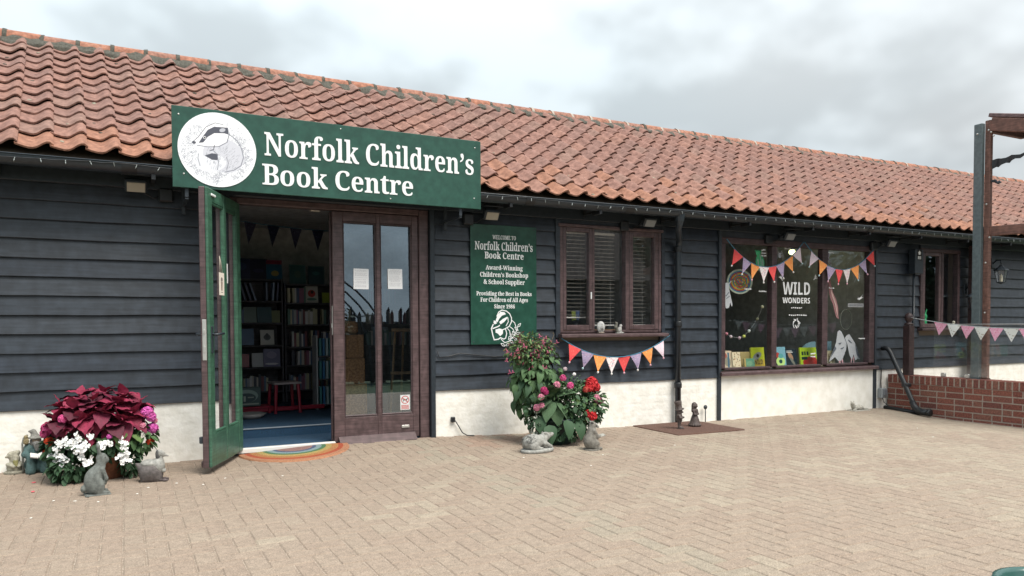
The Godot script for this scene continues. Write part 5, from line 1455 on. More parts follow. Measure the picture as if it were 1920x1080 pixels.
	var rd: Material = M.petal_red; var pk: Material = M.petal_pink; var lp: Material = M.petal_light; var mg: Material = shade_of(M.petal_pink, lin(0.52, 0.035, 0.17))
	var st := Shape.new().smooth(true)
	for p in [[0.29, 0.555, 0.14, 1.3, rd], [0.25, 0.515, 0.16, 1.0, rd], [0.34, 0.51, 0.13, 1.05, rd], [0.21, 0.50, 0.17, 0.7, shade_of(M.petal_red, lin(0.7, 0.10, 0.08))], [0.25, 0.26, 0.20, 1.2, rd], [0.23, 0.285, 0.19, 0.8, rd], [0.33, 0.415, 0.16, 0.75, lp], [0.385, 0.40, 0.12, 0.7, lp], [0.43, 0.37, 0.09, 0.6, lp], [0.36, 0.375, 0.15, 0.6, lp], [-0.275, 0.355, 0.12, 0.75, lp], [-0.24, 0.37, 0.14, 0.7, lp], [-0.215, 0.51, 0.14, 0.75, mg], [-0.20, 0.49, 0.15, 0.6, mg], [-0.245, 0.45, 0.14, 0.65, lp], [-0.10, 0.555, 0.17, 0.75, lp], [-0.035, 0.615, 0.17, 0.7, pk], [0.03, 0.545, 0.19, 0.75, pk], [0.03, 0.69, 0.10, 0.42, shade_of(M.petal_pink, lin(0.75, 0.62, 0.66))], [0.115, 0.64, 0.12, 0.35, M.petal_white]]:
		put("flower_head", hd[q.randi() % 2], p[4], t, turned(V(p[0], p[1], p[2] + 0.035), q.randf() * 6.0, q.randf_range(0.2, 0.8), 0, p[3] * 1.2))
		st.tube([V(p[0] * 0.6, p[1] - 0.2, p[2] * 0.5), V(p[0], p[1] - 0.02, p[2])], 0.003, 5)
	put("flower_stalks", st.done(), g2, t).set_meta("kind", "stuff")
	var gy_ := leafy("silver_leaf", lin(0.36, 0.38, 0.32))
	scatter("foliage", tiny, gy_, clump(60, V(-0.29, 0.22, 0.12), V(0.05, 0.17, 0.04), tiny, 1.0, 51, 1.0, -0.95), [], t)

# ------------------------------------------------------------------ garden ornaments
func stone(called: String, c: Color, deep := 0.5) -> StandardMaterial3D:
	return mat(called, c, 0.88, T.mottle, 5.0, T.rough, deep)

func statues() -> void:
	var grey := stone("stone_grey", lin(0.225, 0.247, 0.230)); var pale := stone("stone_pale", lin(0.43, 0.43, 0.40), 0.35); var warm := stone("stone_warm", lin(0.30, 0.285, 0.25)); var taupe := stone("stone_taupe", lin(0.165, 0.135, 0.135)); var dark := stone("stone_dark", lin(0.10, 0.10, 0.095))
	# rabbit sitting up in front of the first planter
	var r := thing("rabbit_statue", "grey stone rabbit sitting upright with ears up in front of the coleus pot", "statue", V(-0.185, gy(-0.18, 1.05), 1.035), 0.15)
	r.scale = V(0.74, 1.0, 0.92)
	var b := [oval(V(-0.025, 0.085, 0), V(0.073, 0.085, 0.062), 0.03), bone(V(-0.01, 0.12, 0), 0.055, V(0.035, 0.185, 0), 0.040, 0.03), oval(V(0.045, 0.235, 0), V(0.046, 0.036, 0.034), 0.02), oval(V(0.078, 0.222, 0), V(0.026, 0.021, 0.022), 0.015)]
	for s in [-1.0, 1.0]:
		b.append_array([oval(V(0.005, 0.060, 0.045 * s), V(0.055, 0.055, 0.028), 0.012), bone(V(0.01, 0.014, 0.045 * s), 0.016, V(0.085, 0.012, 0.047 * s), 0.014, 0.012), bone(V(0.045, 0.165, 0.034 * s), 0.019, V(0.072, 0.105, 0.036 * s), 0.015, 0.012), bone(V(0.072, 0.105, 0.036 * s), 0.015, V(0.065, 0.075, 0.022 * s), 0.014, 0.01), bone(V(0.03, 0.255, 0.017 * s), 0.012, V(0.018, 0.318, 0.021 * s), 0.012, 0.01), bone(V(0.018, 0.318, 0.021 * s), 0.012, V(0.017, 0.338, 0.021 * s), 0.005, 0.008)])
	b.append(oval(V(-0.10, 0.045, 0), V(0.025, 0.025, 0.025), 0.01))
	put("body", body(b, 0.006), grey, r)
	put("base", Shape.new().cbox(V(0.005, 0.004, 0), V(0.20, 0.012, 0.13), 0.004).done(), grey, r)
	var eye := Shape.new().ball(Vector3.ZERO, V(0.005, 0.006, 0.004), 6, 4).done()
	for s in [-1.0, 1.0]: put("eye", eye, dark, r, pos(0.068, 0.243, 0.029 * s))
	# goose beside the planter
	var d := thing("goose_statue", "weathered stone goose with a pale breast sitting beside the coleus pot", "statue", V(0.155, gy(0.15, 0.78), 0.76), -0.1)
	d.scale = V(0.76, 1.0, 0.95)
	put("body", body([oval(V(-0.015, 0.075, 0), V(0.105, 0.072, 0.075), 0.03), bone(V(-0.09, 0.10, 0), 0.03, V(-0.135, 0.125, 0), 0.012, 0.03), bone(V(-0.06, 0.03, 0), 0.045, V(0.04, 0.03, 0), 0.045, 0.03)], 0.007), stone("stone_mauve", lin(0.20, 0.18, 0.175), 0.5), d)
	put("breast", body([oval(V(0.05, 0.105, 0), V(0.055, 0.058, 0.058), 0.03), bone(V(0.06, 0.13, 0), 0.034, V(0.068, 0.175, 0), 0.023, 0.02), oval(V(-0.02, 0.128, 0), V(0.085, 0.030, 0.062), 0.02)], 0.006), pale, d)
	put("head", body([oval(V(0.075, 0.190, 0), V(0.030, 0.026, 0.025), 0.015), bone(V(0.095, 0.184, 0), 0.012, V(0.135, 0.174, 0), 0.005, 0.012), oval(V(0.055, 0.195, 0), V(0.018, 0.028, 0.028), 0.01)], 0.005), pale, d)
	put("bonnet_brim", body([oval(V(0.045, 0.19, 0), V(0.020, 0.032, 0.032), 0.01), oval(V(0.052, 0.168, 0), V(0.024, 0.02, 0.03), 0.01)], 0.005), stone("stone_slate", lin(0.12, 0.12, 0.12)), d)
	for s in [-1.0, 1.0]: put("foot", body([bone(V(0.04, 0.012, 0.03 * s), 0.010, V(0.10, 0.008, 0.035 * s), 0.008, 0.01), bone(V(0.10, 0.008, 0.035 * s), 0.007, V(0.135, 0.006, 0.025 * s), 0.005, 0.01), bone(V(0.10, 0.008, 0.035 * s), 0.007, V(0.13, 0.006, 0.05 * s), 0.005, 0.01)], 0.005), taupe, d)
	put("ribbon", body([oval(V(0.095, 0.075, 0.03), V(0.02, 0.014, 0.014), 0.01), oval(V(0.095, 0.075, -0.005), V(0.02, 0.014, 0.014), 0.01)], 0.005), pale, d)
	# robed old man with a book, against the plinth
	var robe := mat("glaze_teal", lin(0.085, 0.165, 0.165), 0.55, T.mottle, 6.0, T.rough, 0.3); var cream := mat("glaze_cream", lin(0.50, 0.48, 0.38), 0.7, T.mottle, 7.0, T.rough, 0.4); var blue := mat("glaze_blue", lin(0.06, 0.085, 0.17), 0.55); var face := mat("glaze_face", lin(0.33, 0.25, 0.18), 0.7, T.soft, 6.0)
	var w := thing("wizard_statue", "seated teal-robed wizard ornament reading an open book against the white plinth", "statue", V(-0.60, gy(-0.6, 0.08), 0.125), 0.25)
	var rb := [oval(V(0, 0.055, 0.0), V(0.075, 0.06, 0.065), 0.02), bone(V(0, 0.07, -0.02), 0.055, V(0, 0.185, -0.02), 0.042, 0.03)]
	for s in [-1.0, 1.0]:
		rb.append_array([bone(V(0.03 * s, 0.10, 0.01), 0.032, V(0.04 * s, 0.105, 0.055), 0.028, 0.015), bone(V(0.04 * s, 0.10, 0.055), 0.027, V(0.045 * s, 0.02, 0.06), 0.034, 0.015), bone(V(0.045 * s, 0.19, -0.015), 0.027, V(0.07 * s, 0.14, 0.015), 0.024, 0.015), bone(V(0.07 * s, 0.14, 0.015), 0.022, V(0.045 * s, 0.128, 0.065), 0.020, 0.012)])
	put("robe", body(rb, 0.006), robe, w)
	put("head", body([oval(V(0, 0.232, 0.0), V(0.028, 0.032, 0.028), 0.01), bone(V(0, 0.23, 0.027), 0.006, V(0, 0.222, 0.032), 0.007, 0.008), bone(V(-0.045, 0.128, 0.07), 0.012, V(-0.03, 0.126, 0.08), 0.010, 0.01), bone(V(0.045, 0.128, 0.07), 0.012, V(0.03, 0.126, 0.08), 0.010, 0.01)], 0.005), face, w)
	put("beard", body([bone(V(0, 0.212, 0.022), 0.024, V(0, 0.165, 0.03), 0.010, 0.01), oval(V(-0.028, 0.222, 0.0), V(0.010, 0.028, 0.018), 0.01), oval(V(0.028, 0.222, 0.0), V(0.010, 0.028, 0.018), 0.01)], 0.005), stone("beard_grey", lin(0.26, 0.26, 0.25)), w)
	put("hat", body([oval(V(0, 0.256, 0.0), V(0.052, 0.010, 0.046), 0.01), bone(V(0, 0.258, 0), 0.030, V(-0.012, 0.30, -0.008), 0.018, 0.015), bone(V(-0.012, 0.30, -0.008), 0.016, V(-0.04, 0.305, 0.0), 0.007, 0.01)], 0.005), stone("hat_grey", lin(0.33, 0.33, 0.30)), w)
	put("book", Shape.new().box(V(-0.025, 0.135, 0.085), V(0.05, 0.008, 0.055), Basis(Vector3.BACK, -0.25) * Basis(Vector3.RIGHT, 0.45)).box(V(0.025, 0.135, 0.085), V(0.05, 0.008, 0.055), Basis(Vector3.BACK, 0.25) * Basis(Vector3.RIGHT, 0.45)).done(), mat("page_white", lin(0.74, 0.72, 0.68), 0.8), w)
	put("book_stack", Shape.new().cbox(V(0.095, 0.03, 0.02), V(0.05, 0.055, 0.05), 0.005).cbox(V(0.095, 0.075, 0.018), V(0.045, 0.03, 0.045), 0.004).done(), stone("stack_stone", lin(0.22, 0.20, 0.16)), w)
	put("sash", body([oval(V(0.045, 0.165, 0.035), V(0.02, 0.03, 0.015), 0.01)], 0.005), blue, w)
	put("crook", Shape.new().smooth(true).tube([V(-0.085, 0.02, 0.03), V(-0.085, 0.22, 0.01), V(-0.075, 0.26, 0.01), V(-0.05, 0.282, 0.01)], 0.007, 6).done(), stone("crook_grey", lin(0.28, 0.29, 0.26)), w)
	put("shoulder_owl", body([oval(V(-0.062, 0.235, 0.01), V(0.02, 0.026, 0.018), 0.01), oval(V(-0.062, 0.268, 0.014), V(0.014, 0.014, 0.013), 0.008)], 0.005), stone("owl_buff", lin(0.40, 0.33, 0.18)), w)
	var gn := thing("gnome_house_ornament", "small cream mossy stone ornament of a hooded gnome beside the wizard", "statue", V(-0.735, gy(-0.73, 0.08), 0.105), 0.3)
	put("body", body([oval(V(0, 0.045, 0), V(0.052, 0.048, 0.045), 0.02), oval(V(0, 0.105, 0.005), V(0.034, 0.036, 0.032), 0.015), bone(V(-0.02, 0.135, 0), 0.026, V(0.02, 0.15, 0.0), 0.018, 0.015), bone(V(-0.03, 0.13, 0.0), 0.016, V(-0.055, 0.125, 0.01), 0.008, 0.01), oval(V(0, 0.10, 0.037), V(0.008, 0.008, 0.008), 0.006), bone(V(-0.045, 0.07, 0.015), 0.014, V(-0.015, 0.055, 0.05), 0.011, 0.01), bone(V(0.045, 0.07, 0.015), 0.014, V(0.015, 0.055, 0.05), 0.011, 0.01)], 0.005), cream, gn)
	put("base", Shape.new().lathe([V2(0.0, 0.0), V2(0.068, 0.0), V2(0.07, 0.012), V2(0.05, 0.022), V2(0.0, 0.022)], 12).done(), stone("base_buff", lin(0.36, 0.34, 0.27)), gn)
	put("beard", body([bone(V(0, 0.088, 0.03), 0.018, V(0, 0.06, 0.045), 0.010, 0.01)], 0.005), stone("moss_stone", lin(0.36, 0.34, 0.14)), gn)
	# badger lying on a slab
	var bd := thing("badger_statue", "pale stone badger lying on an oval slab with snout raised, beside the green tub", "statue", V(3.15, gy(3.15, 1.0), 0.985), 0.2)
	put("base", Shape.new().smooth(true).lathe([V2(0.0, 0.0), V2(1.0, 0.0), V2(1.02, 0.3), V2(0.97, 0.55), V2(0.0, 0.6)], 26, Vector3.ZERO, Basis.from_scale(V(0.165, 0.05, 0.105))).done(), pale, bd)
	var bb := [oval(V(-0.065, 0.085, 0), V(0.088, 0.068, 0.066), 0.03), bone(V(-0.03, 0.085, 0), 0.060, V(0.045, 0.09, 0), 0.046, 0.03), bone(V(0.05, 0.10, 0.0), 0.042, V(0.095, 0.122, 0.0), 0.036, 0.02), bone(V(0.10, 0.122, 0.0), 0.034, V(0.165, 0.135, 0.0), 0.017, 0.015), bone(V(0.165, 0.134, 0), 0.016, V(0.178, 0.136, 0), 0.012, 0.01)]
	for s in [-1.0, 1.0]: bb.append_array([bone(V(0.05, 0.07, 0.045 * s), 0.024, V(0.115, 0.038, 0.052 * s), 0.015, 0.015), oval(V(-0.075, 0.055, 0.055 * s), V(0.045, 0.04, 0.024), 0.015), oval(V(0.085, 0.150, 0.030 * s), V(0.010, 0.012, 0.008), 0.006), bone(V(-0.05, 0.035, 0.062 * s), 0.015, V(0.0, 0.034, 0.068 * s), 0.012, 0.01)])
	put("body", body(bb, 0.006), pale, bd)
	var strp := [bone(V(0.075, 0.148, 0.020), 0.010, V(0.150, 0.145, 0.009), 0.007, 0.008), bone(V(0.075, 0.148, -0.020), 0.010, V(0.150, 0.145, -0.009), 0.007, 0.008)]
	put("face_stripe", body(strp, 0.004), warm, bd)
	var fur := Shape.new()
	var q := RandomNumberGenerator.new(); q.seed = 6
	for k in 110:
		var a := q.randf_range(0.1, PI - 0.1); var x := q.randf_range(-0.14, 0.0)
		var rr := sqrt(maxf(0.0, 1.0 - pow((x + 0.065) / 0.092, 2.0)))
		var p := V(x, 0.085 + 0.069 * rr * sin(a), 0.067 * rr * cos(a))
		fur.tube([p, p + V(-0.014, 0.001, 0.0)], [0.0045, 0.001], 4)
	put("fur", fur.done(), stone("fur_grey", lin(0.23, 0.235, 0.225)), bd)
	# badger standing with an open book
	var bs := thing("reading_badger_statue", "grey stone badger sitting up reading an open book beside the green tub", "statue", V(3.625, gy(3.6, 1.1), 1.12), -0.1)
	var sb := [oval(V(-0.012, 0.065, 0), V(0.062, 0.065, 0.055), 0.03), bone(V(-0.015, 0.09, 0), 0.052, V(-0.002, 0.175, 0), 0.038, 0.03), oval(V(0.008, 0.218, 0), V(0.034, 0.030, 0.030), 0.015)]
	for s in [-1.0, 1.0]: sb.append_array([oval(V(0.01, 0.05, 0.042 * s), V(0.045, 0.042, 0.022), 0.012), bone(V(0.02, 0.014, 0.04 * s), 0.016, V(0.07, 0.012, 0.042 * s), 0.013, 0.01), bone(V(0.005, 0.165, 0.036 * s), 0.019, V(0.035, 0.115, 0.040 * s), 0.016, 0.012), bone(V(0.035, 0.115, 0.040 * s), 0.015, V(0.072, 0.118, 0.024 * s), 0.011, 0.01), oval(V(-0.008, 0.246, 0.022 * s), V(0.008, 0.010, 0.008), 0.006)])
	put("body", body(sb, 0.0055), warm, bs)
	put("muzzle", body([bone(V(0.015, 0.222, 0), 0.024, V(0.062, 0.196, 0.0), 0.010, 0.012), bone(V(-0.01, 0.245, 0.0), 0.010, V(0.05, 0.213, 0.0), 0.008, 0.008)], 0.0045), pale, bs)
	for s in [-1.0, 1.0]: put("face_stripe", body([bone(V(-0.008, 0.238, 0.019 * s), 0.010, V(0.045, 0.207, 0.012 * s), 0.006, 0.006)], 0.004), dark, bs)
	put("book", Shape.new().box(V(0.085, 0.124, 0.022), V(0.055, 0.007, 0.044), Basis(Vector3.RIGHT, 0.22) * Basis(Vector3.BACK, 0.15)).box(V(0.085, 0.124, -0.022), V(0.055, 0.007, 0.044), Basis(Vector3.RIGHT, -0.22) * Basis(Vector3.BACK, 0.15)).done(), stone("page_stone", lin(0.56, 0.55, 0.50)), bs)
	put("base", Shape.new().lathe([V2(0.0, 0.0), V2(0.075, 0.0), V2(0.072, 0.010), V2(0.0, 0.012)], 16).done(), warm, bs)
	# two small bronze-brown figures on the mat
	var mt := put("door_mat", Shape.new().cbox(V(5.27, gy(5.27, 0.45) + 0.010, 0.46), V(0.86, 0.016, 0.78), 0.005, Basis(Vector3.UP, -0.03)).done(), mat("mat_brown", lin(0.17, 0.092, 0.070), 0.95, T.grit, 2.0, T.fine, 0.3))
	tag(mt, "flat plain brown mat on the paving under the two small figures", "mat")
	var brz := mat("bronze_resin", lin(0.105, 0.078, 0.070), 0.55, T.mottle, 6.0, T.rough, 0.2)
	var y0 := gy(5.2, 0.45) + 0.018
	var h := thing("top_hat_figure", "small brown figure of a man in an oversized tall hat standing on the brown mat", "statue", V(5.125, y0, 0.50), 0.7)
	var hb := [bone(V(0, 0.09, 0), 0.030, V(0, 0.135, 0), 0.030, 0.02), oval(V(0, 0.178, 0.004), V(0.028, 0.030, 0.028), 0.01), bone(V(0, 0.176, 0.03), 0.007, V(0, 0.172, 0.036), 0.007, 0.006)]
	for s in [-1.0, 1.0]: hb.append_array([bone(V(0.016 * s, 0.09, 0), 0.017, V(0.017 * s, 0.02, 0.0), 0.012, 0.006), bone(V(0.017 * s, 0.012, 0.0), 0.013, V(0.02 * s, 0.010, 0.03), 0.011, 0.006), bone(V(0.03 * s, 0.14, 0), 0.014, V(0.038 * s, 0.112, 0.02), 0.012, 0.008), bone(V(0.038 * s, 0.112, 0.02), 0.011, V(0.012 * s, 0.118, 0.042), 0.010, 0.008), oval(V(0.026 * s, 0.172, -0.004), V(0.014, 0.022, 0.020), 0.008)])
	put("body", body(hb, 0.0045), brz, h)
	put("hat", Shape.new().smooth(true).lathe([V2(0.0, -0.004), V2(0.046, -0.006), V2(0.05, 0.0), V2(0.046, 0.006), V2(0.030, 0.008), V2(0.034, 0.05), V2(0.040, 0.082), V2(0.038, 0.086), V2(0.0, 0.088)], 18, V(0, 0.200, 0.0), Basis(Vector3.BACK, 0.12) * Basis(Vector3.RIGHT, -0.18)).done(), brz, h)
	put("base", Shape.new().lathe([V2(0.0, 0.0), V2(0.042, 0.0), V2(0.042, 0.006), V2(0.0, 0.008)], 14, V(0, 0, 0.012)).done(), brz, h)
	var gl := thing("girl_figure", "small brown figure of a long-haired girl in a frilled skirt on the mat", "statue", V(5.385, y0, 0.44), 0.35)
	put("skirt", Shape.new().smooth(true).lathe([V2(0.0, 0.0), V2(0.058, 0.002), V2(0.064, 0.012), V2(0.060, 0.028), V2(0.055, 0.032), V2(0.050, 0.055), V2(0.036, 0.10), V2(0.024, 0.132), V2(0.0, 0.135)], 20).done(), brz, gl)
	var gb := [bone(V(0, 0.125, 0), 0.024, V(0, 0.168, 0), 0.026, 0.015), oval(V(0, 0.218, 0.004), V(0.025, 0.029, 0.026), 0.01), bone(V(0, 0.216, 0.028), 0.004, V(0, 0.212, 0.031), 0.004, 0.005), bone(V(0, 0.18, 0), 0.012, V(0, 0.20, 0), 0.012, 0.01)]
	for s in [-1.0, 1.0]: gb.append_array([oval(V(0.034 * s, 0.168, 0), V(0.018, 0.018, 0.017), 0.008), bone(V(0.038 * s, 0.165, 0.004), 0.011, V(0.036 * s, 0.128, 0.02), 0.009, 0.008), bone(V(0.036 * s, 0.128, 0.02), 0.009, V(0.008 * s, 0.130, 0.038), 0.008, 0.008)])
	put("body", body(gb, 0.0045), brz, gl)
	put("hair", body([oval(V(0, 0.228, -0.006), V(0.029, 0.029, 0.027), 0.01), bone(V(-0.024, 0.215, -0.004), 0.012, V(-0.028, 0.165, -0.008), 0.010, 0.012), bone(V(0.024, 0.215, -0.004), 0.012, V(0.028, 0.165, -0.008), 0.010, 0.012), bone(V(0, 0.21, -0.02), 0.018, V(0, 0.16, -0.024), 0.016, 0.012)], 0.0045), brz, gl)
	var fl := Shape.new().smooth(true)
	for k in 15: fl.ball(V(cos(TAU * k / 15) * 0.057, 0.014, sin(TAU * k / 15) * 0.057), V(0.013, 0.014, 0.013), 7, 5)
	put("frill", fl.done(), brz, gl)
	# pale cat curled by the end of the plinth
	var ct := thing("cat_ornament", "white stone cat lying on the paving against the white plinth near the brick wall", "statue", V(8.35, gy(8.35, 0.12), 0.12), 0.0)
	var cream2 := stone("stone_white", lin(0.60, 0.58, 0.51))
	put("body", body([oval(V(0.03, 0.035, 0), V(0.09, 0.038, 0.05), 0.02), bone(V(-0.05, 0.04, 0), 0.03, V(-0.085, 0.07, 0.01), 0.024, 0.02), oval(V(-0.09, 0.095, 0.015), V(0.026, 0.024, 0.024), 0.012), bone(V(-0.10, 0.11, 0.002), 0.008, V(-0.103, 0.13, -0.002), 0.003, 0.006), bone(V(-0.082, 0.112, 0.024), 0.008, V(-0.08, 0.13, 0.026), 0.003, 0.006), bone(V(0.11, 0.02, 0.02), 0.015, V(0.17, 0.014, 0.04), 0.010, 0.01), bone(V(-0.05, 0.014, 0.03), 0.014, V(-0.11, 0.012, 0.045), 0.012, 0.01)], 0.006), cream2, ct)
	put("slab", Shape.new().cbox(V(0.02, 0.002, 0.01), V(0.30, 0.012, 0.15), 0.004).done(), cream2, ct)
	# on the sill of the three-light window
	var sill := 1.004
	var eg := thing("oval_plaque_ornament", "white crackled oval stone ornament on a small foot on the window sill", "ornament", V(4.43, sill, 0.075), 0.1)
	put("oval", body([oval(V(0, 0.068, 0), V(0.052, 0.062, 0.026), 0.01), oval(V(0, 0.075, 0.02), V(0.03, 0.036, 0.014), 0.01), bone(V(0.0, 0.07, 0.03), 0.008, V(0, 0.055, 0.034), 0.009, 0.008)], 0.005), stone("china_white", lin(0.66, 0.67, 0.66), 0.6), eg)
	put("foot", Shape.new().cbox(V(0.0, 0.008, 0.0), V(0.07, 0.016, 0.04), 0.005).done(), stone("foot_stone", lin(0.40, 0.33, 0.28)), eg)
	var sq := thing("squirrel_ornament", "small grey and white squirrel ornament on the window sill by the third light", "ornament", V(4.655, sill, 0.075), 0.0)
	put("body", body([oval(V(0.012, 0.035, 0), V(0.026, 0.032, 0.022), 0.015), oval(V(0.026, 0.082, 0.002), V(0.018, 0.016, 0.015), 0.01), bone(V(0.018, 0.05, 0), 0.018, V(0.024, 0.072, 0), 0.013, 0.01), bone(V(0.02, 0.01, 0.016), 0.009, V(0.045, 0.007, 0.018), 0.008, 0.006), bone(V(0.02, 0.01, -0.016), 0.009, V(0.045, 0.007, -0.018), 0.008, 0.006)], 0.004), stone("fur_white", lin(0.58, 0.58, 0.56)), sq)
	put("tail", body([bone(V(-0.015, 0.02, 0), 0.014, V(-0.036, 0.065, 0), 0.018, 0.01), bone(V(-0.036, 0.065, 0), 0.018, V(-0.025, 0.105, 0), 0.014, 0.01), bone(V(-0.025, 0.105, 0), 0.012, V(-0.042, 0.12, 0), 0.006, 0.008)], 0.004), stone("tail_grey", lin(0.20, 0.20, 0.17)), sq)
	put("base", Shape.new().cbox(V(0.012, 0.004, 0), V(0.09, 0.010, 0.05), 0.003).done(), stone("base_white", lin(0.6, 0.6, 0.57)), sq)

# ------------------------------------------------------------------ books
func book_mesh(w: float, h: float, d: float) -> ArrayMesh:      # stands on its foot, front board to +z, spine at -x
	var key := "book%d_%d_%d" % [int(w * 1000), int(h * 1000), int(d * 1000)]
	if G.has(key): return G[key]
	var s := Shape.new()
	var b := minf(0.0025, d * 0.2)
	s.span(-w / 2, w / 2, 0, h, d / 2 - b, d / 2); s.span(-w / 2, w / 2, 0, h, -d / 2, -d / 2 + b)
	s.span(-w / 2, -w / 2 + b, 0.0005, h - 0.0005, -d / 2 + b, d / 2 - b)
	var m := s.done()
	var p := Shape.new().span(-w / 2 + b, w / 2 - 0.004, 0.004, h - 0.004, -d / 2 + b, d / 2 - b)
	p.st.generate_normals()
	m = p.st.commit(m)
	G[key] = m
	return m

func book(label: String, group: String, w: float, h: float, d: float, cover: Material, at: Vector3, yaw := 0.0, pitch := 0.0, roll := 0.0, art: Print = null) -> MeshInstance3D:
	var o := put("book", book_mesh(w, h, d), null, null, turned(at, yaw, pitch, roll))
	o.set_surface_override_material(0, cover)
	o.set_surface_override_material(1, M.pages)
	tag(o, label, "book", group)
	if art:
		var s := Shape.new()
		s.uvquad(V(-w / 2 + 0.001, 0.001, d / 2 + 0.0008), V(w / 2 - 0.001, 0.001, d / 2 + 0.0008), V(w / 2 - 0.001, h - 0.001, d / 2 + 0.0008), V(-w / 2 + 0.001, h - 0.001, d / 2 + 0.0008))
		put("cover_print", s.done(), print_mat(art.tex(), 0.35), o)
	return o

func cover(r: float, g: float, b: float) -> StandardMaterial3D:
	var key := "cover%d_%d_%d" % [int(r * 200), int(g * 200), int(b * 200)]
	if not G.has(key):
		G[key] = mat("book_cover", lin(minf(r * 1.35, 0.8), minf(g * 1.35, 0.8), minf(b * 1.35, 0.8)), 0.4)
	return G[key]

func bookcase(label: String, x0: float, x1: float, z0: float, z1: float, y1: float, shelves: Array, m: Material) -> void:
	var t := thing("bookcase", label, "bookcase", V((x0 + x1) * 0.5, 0.15, z0))
	var w := x1 - x0; var d := z1 - z0
	for e in [-1.0, 1.0]: put("side_panel", Shape.new().cbox(V(e * (w * 0.5 - 0.011), (y1 - 0.15) * 0.5, d * 0.5), V(0.022, y1 - 0.15, d), 0.003).done(), m, t)
	put("back_panel", Shape.new().span(-w * 0.5 + 0.022, w * 0.5 - 0.022, 0.0, y1 - 0.15, 0.0, 0.012).done(), m, t)
	for y in shelves: put("shelf", Shape.new().cbox(V(0, y - 0.15 - 0.012, d * 0.5 + 0.006), V(w - 0.044, 0.022, d - 0.012), 0.003).done(), m, t)

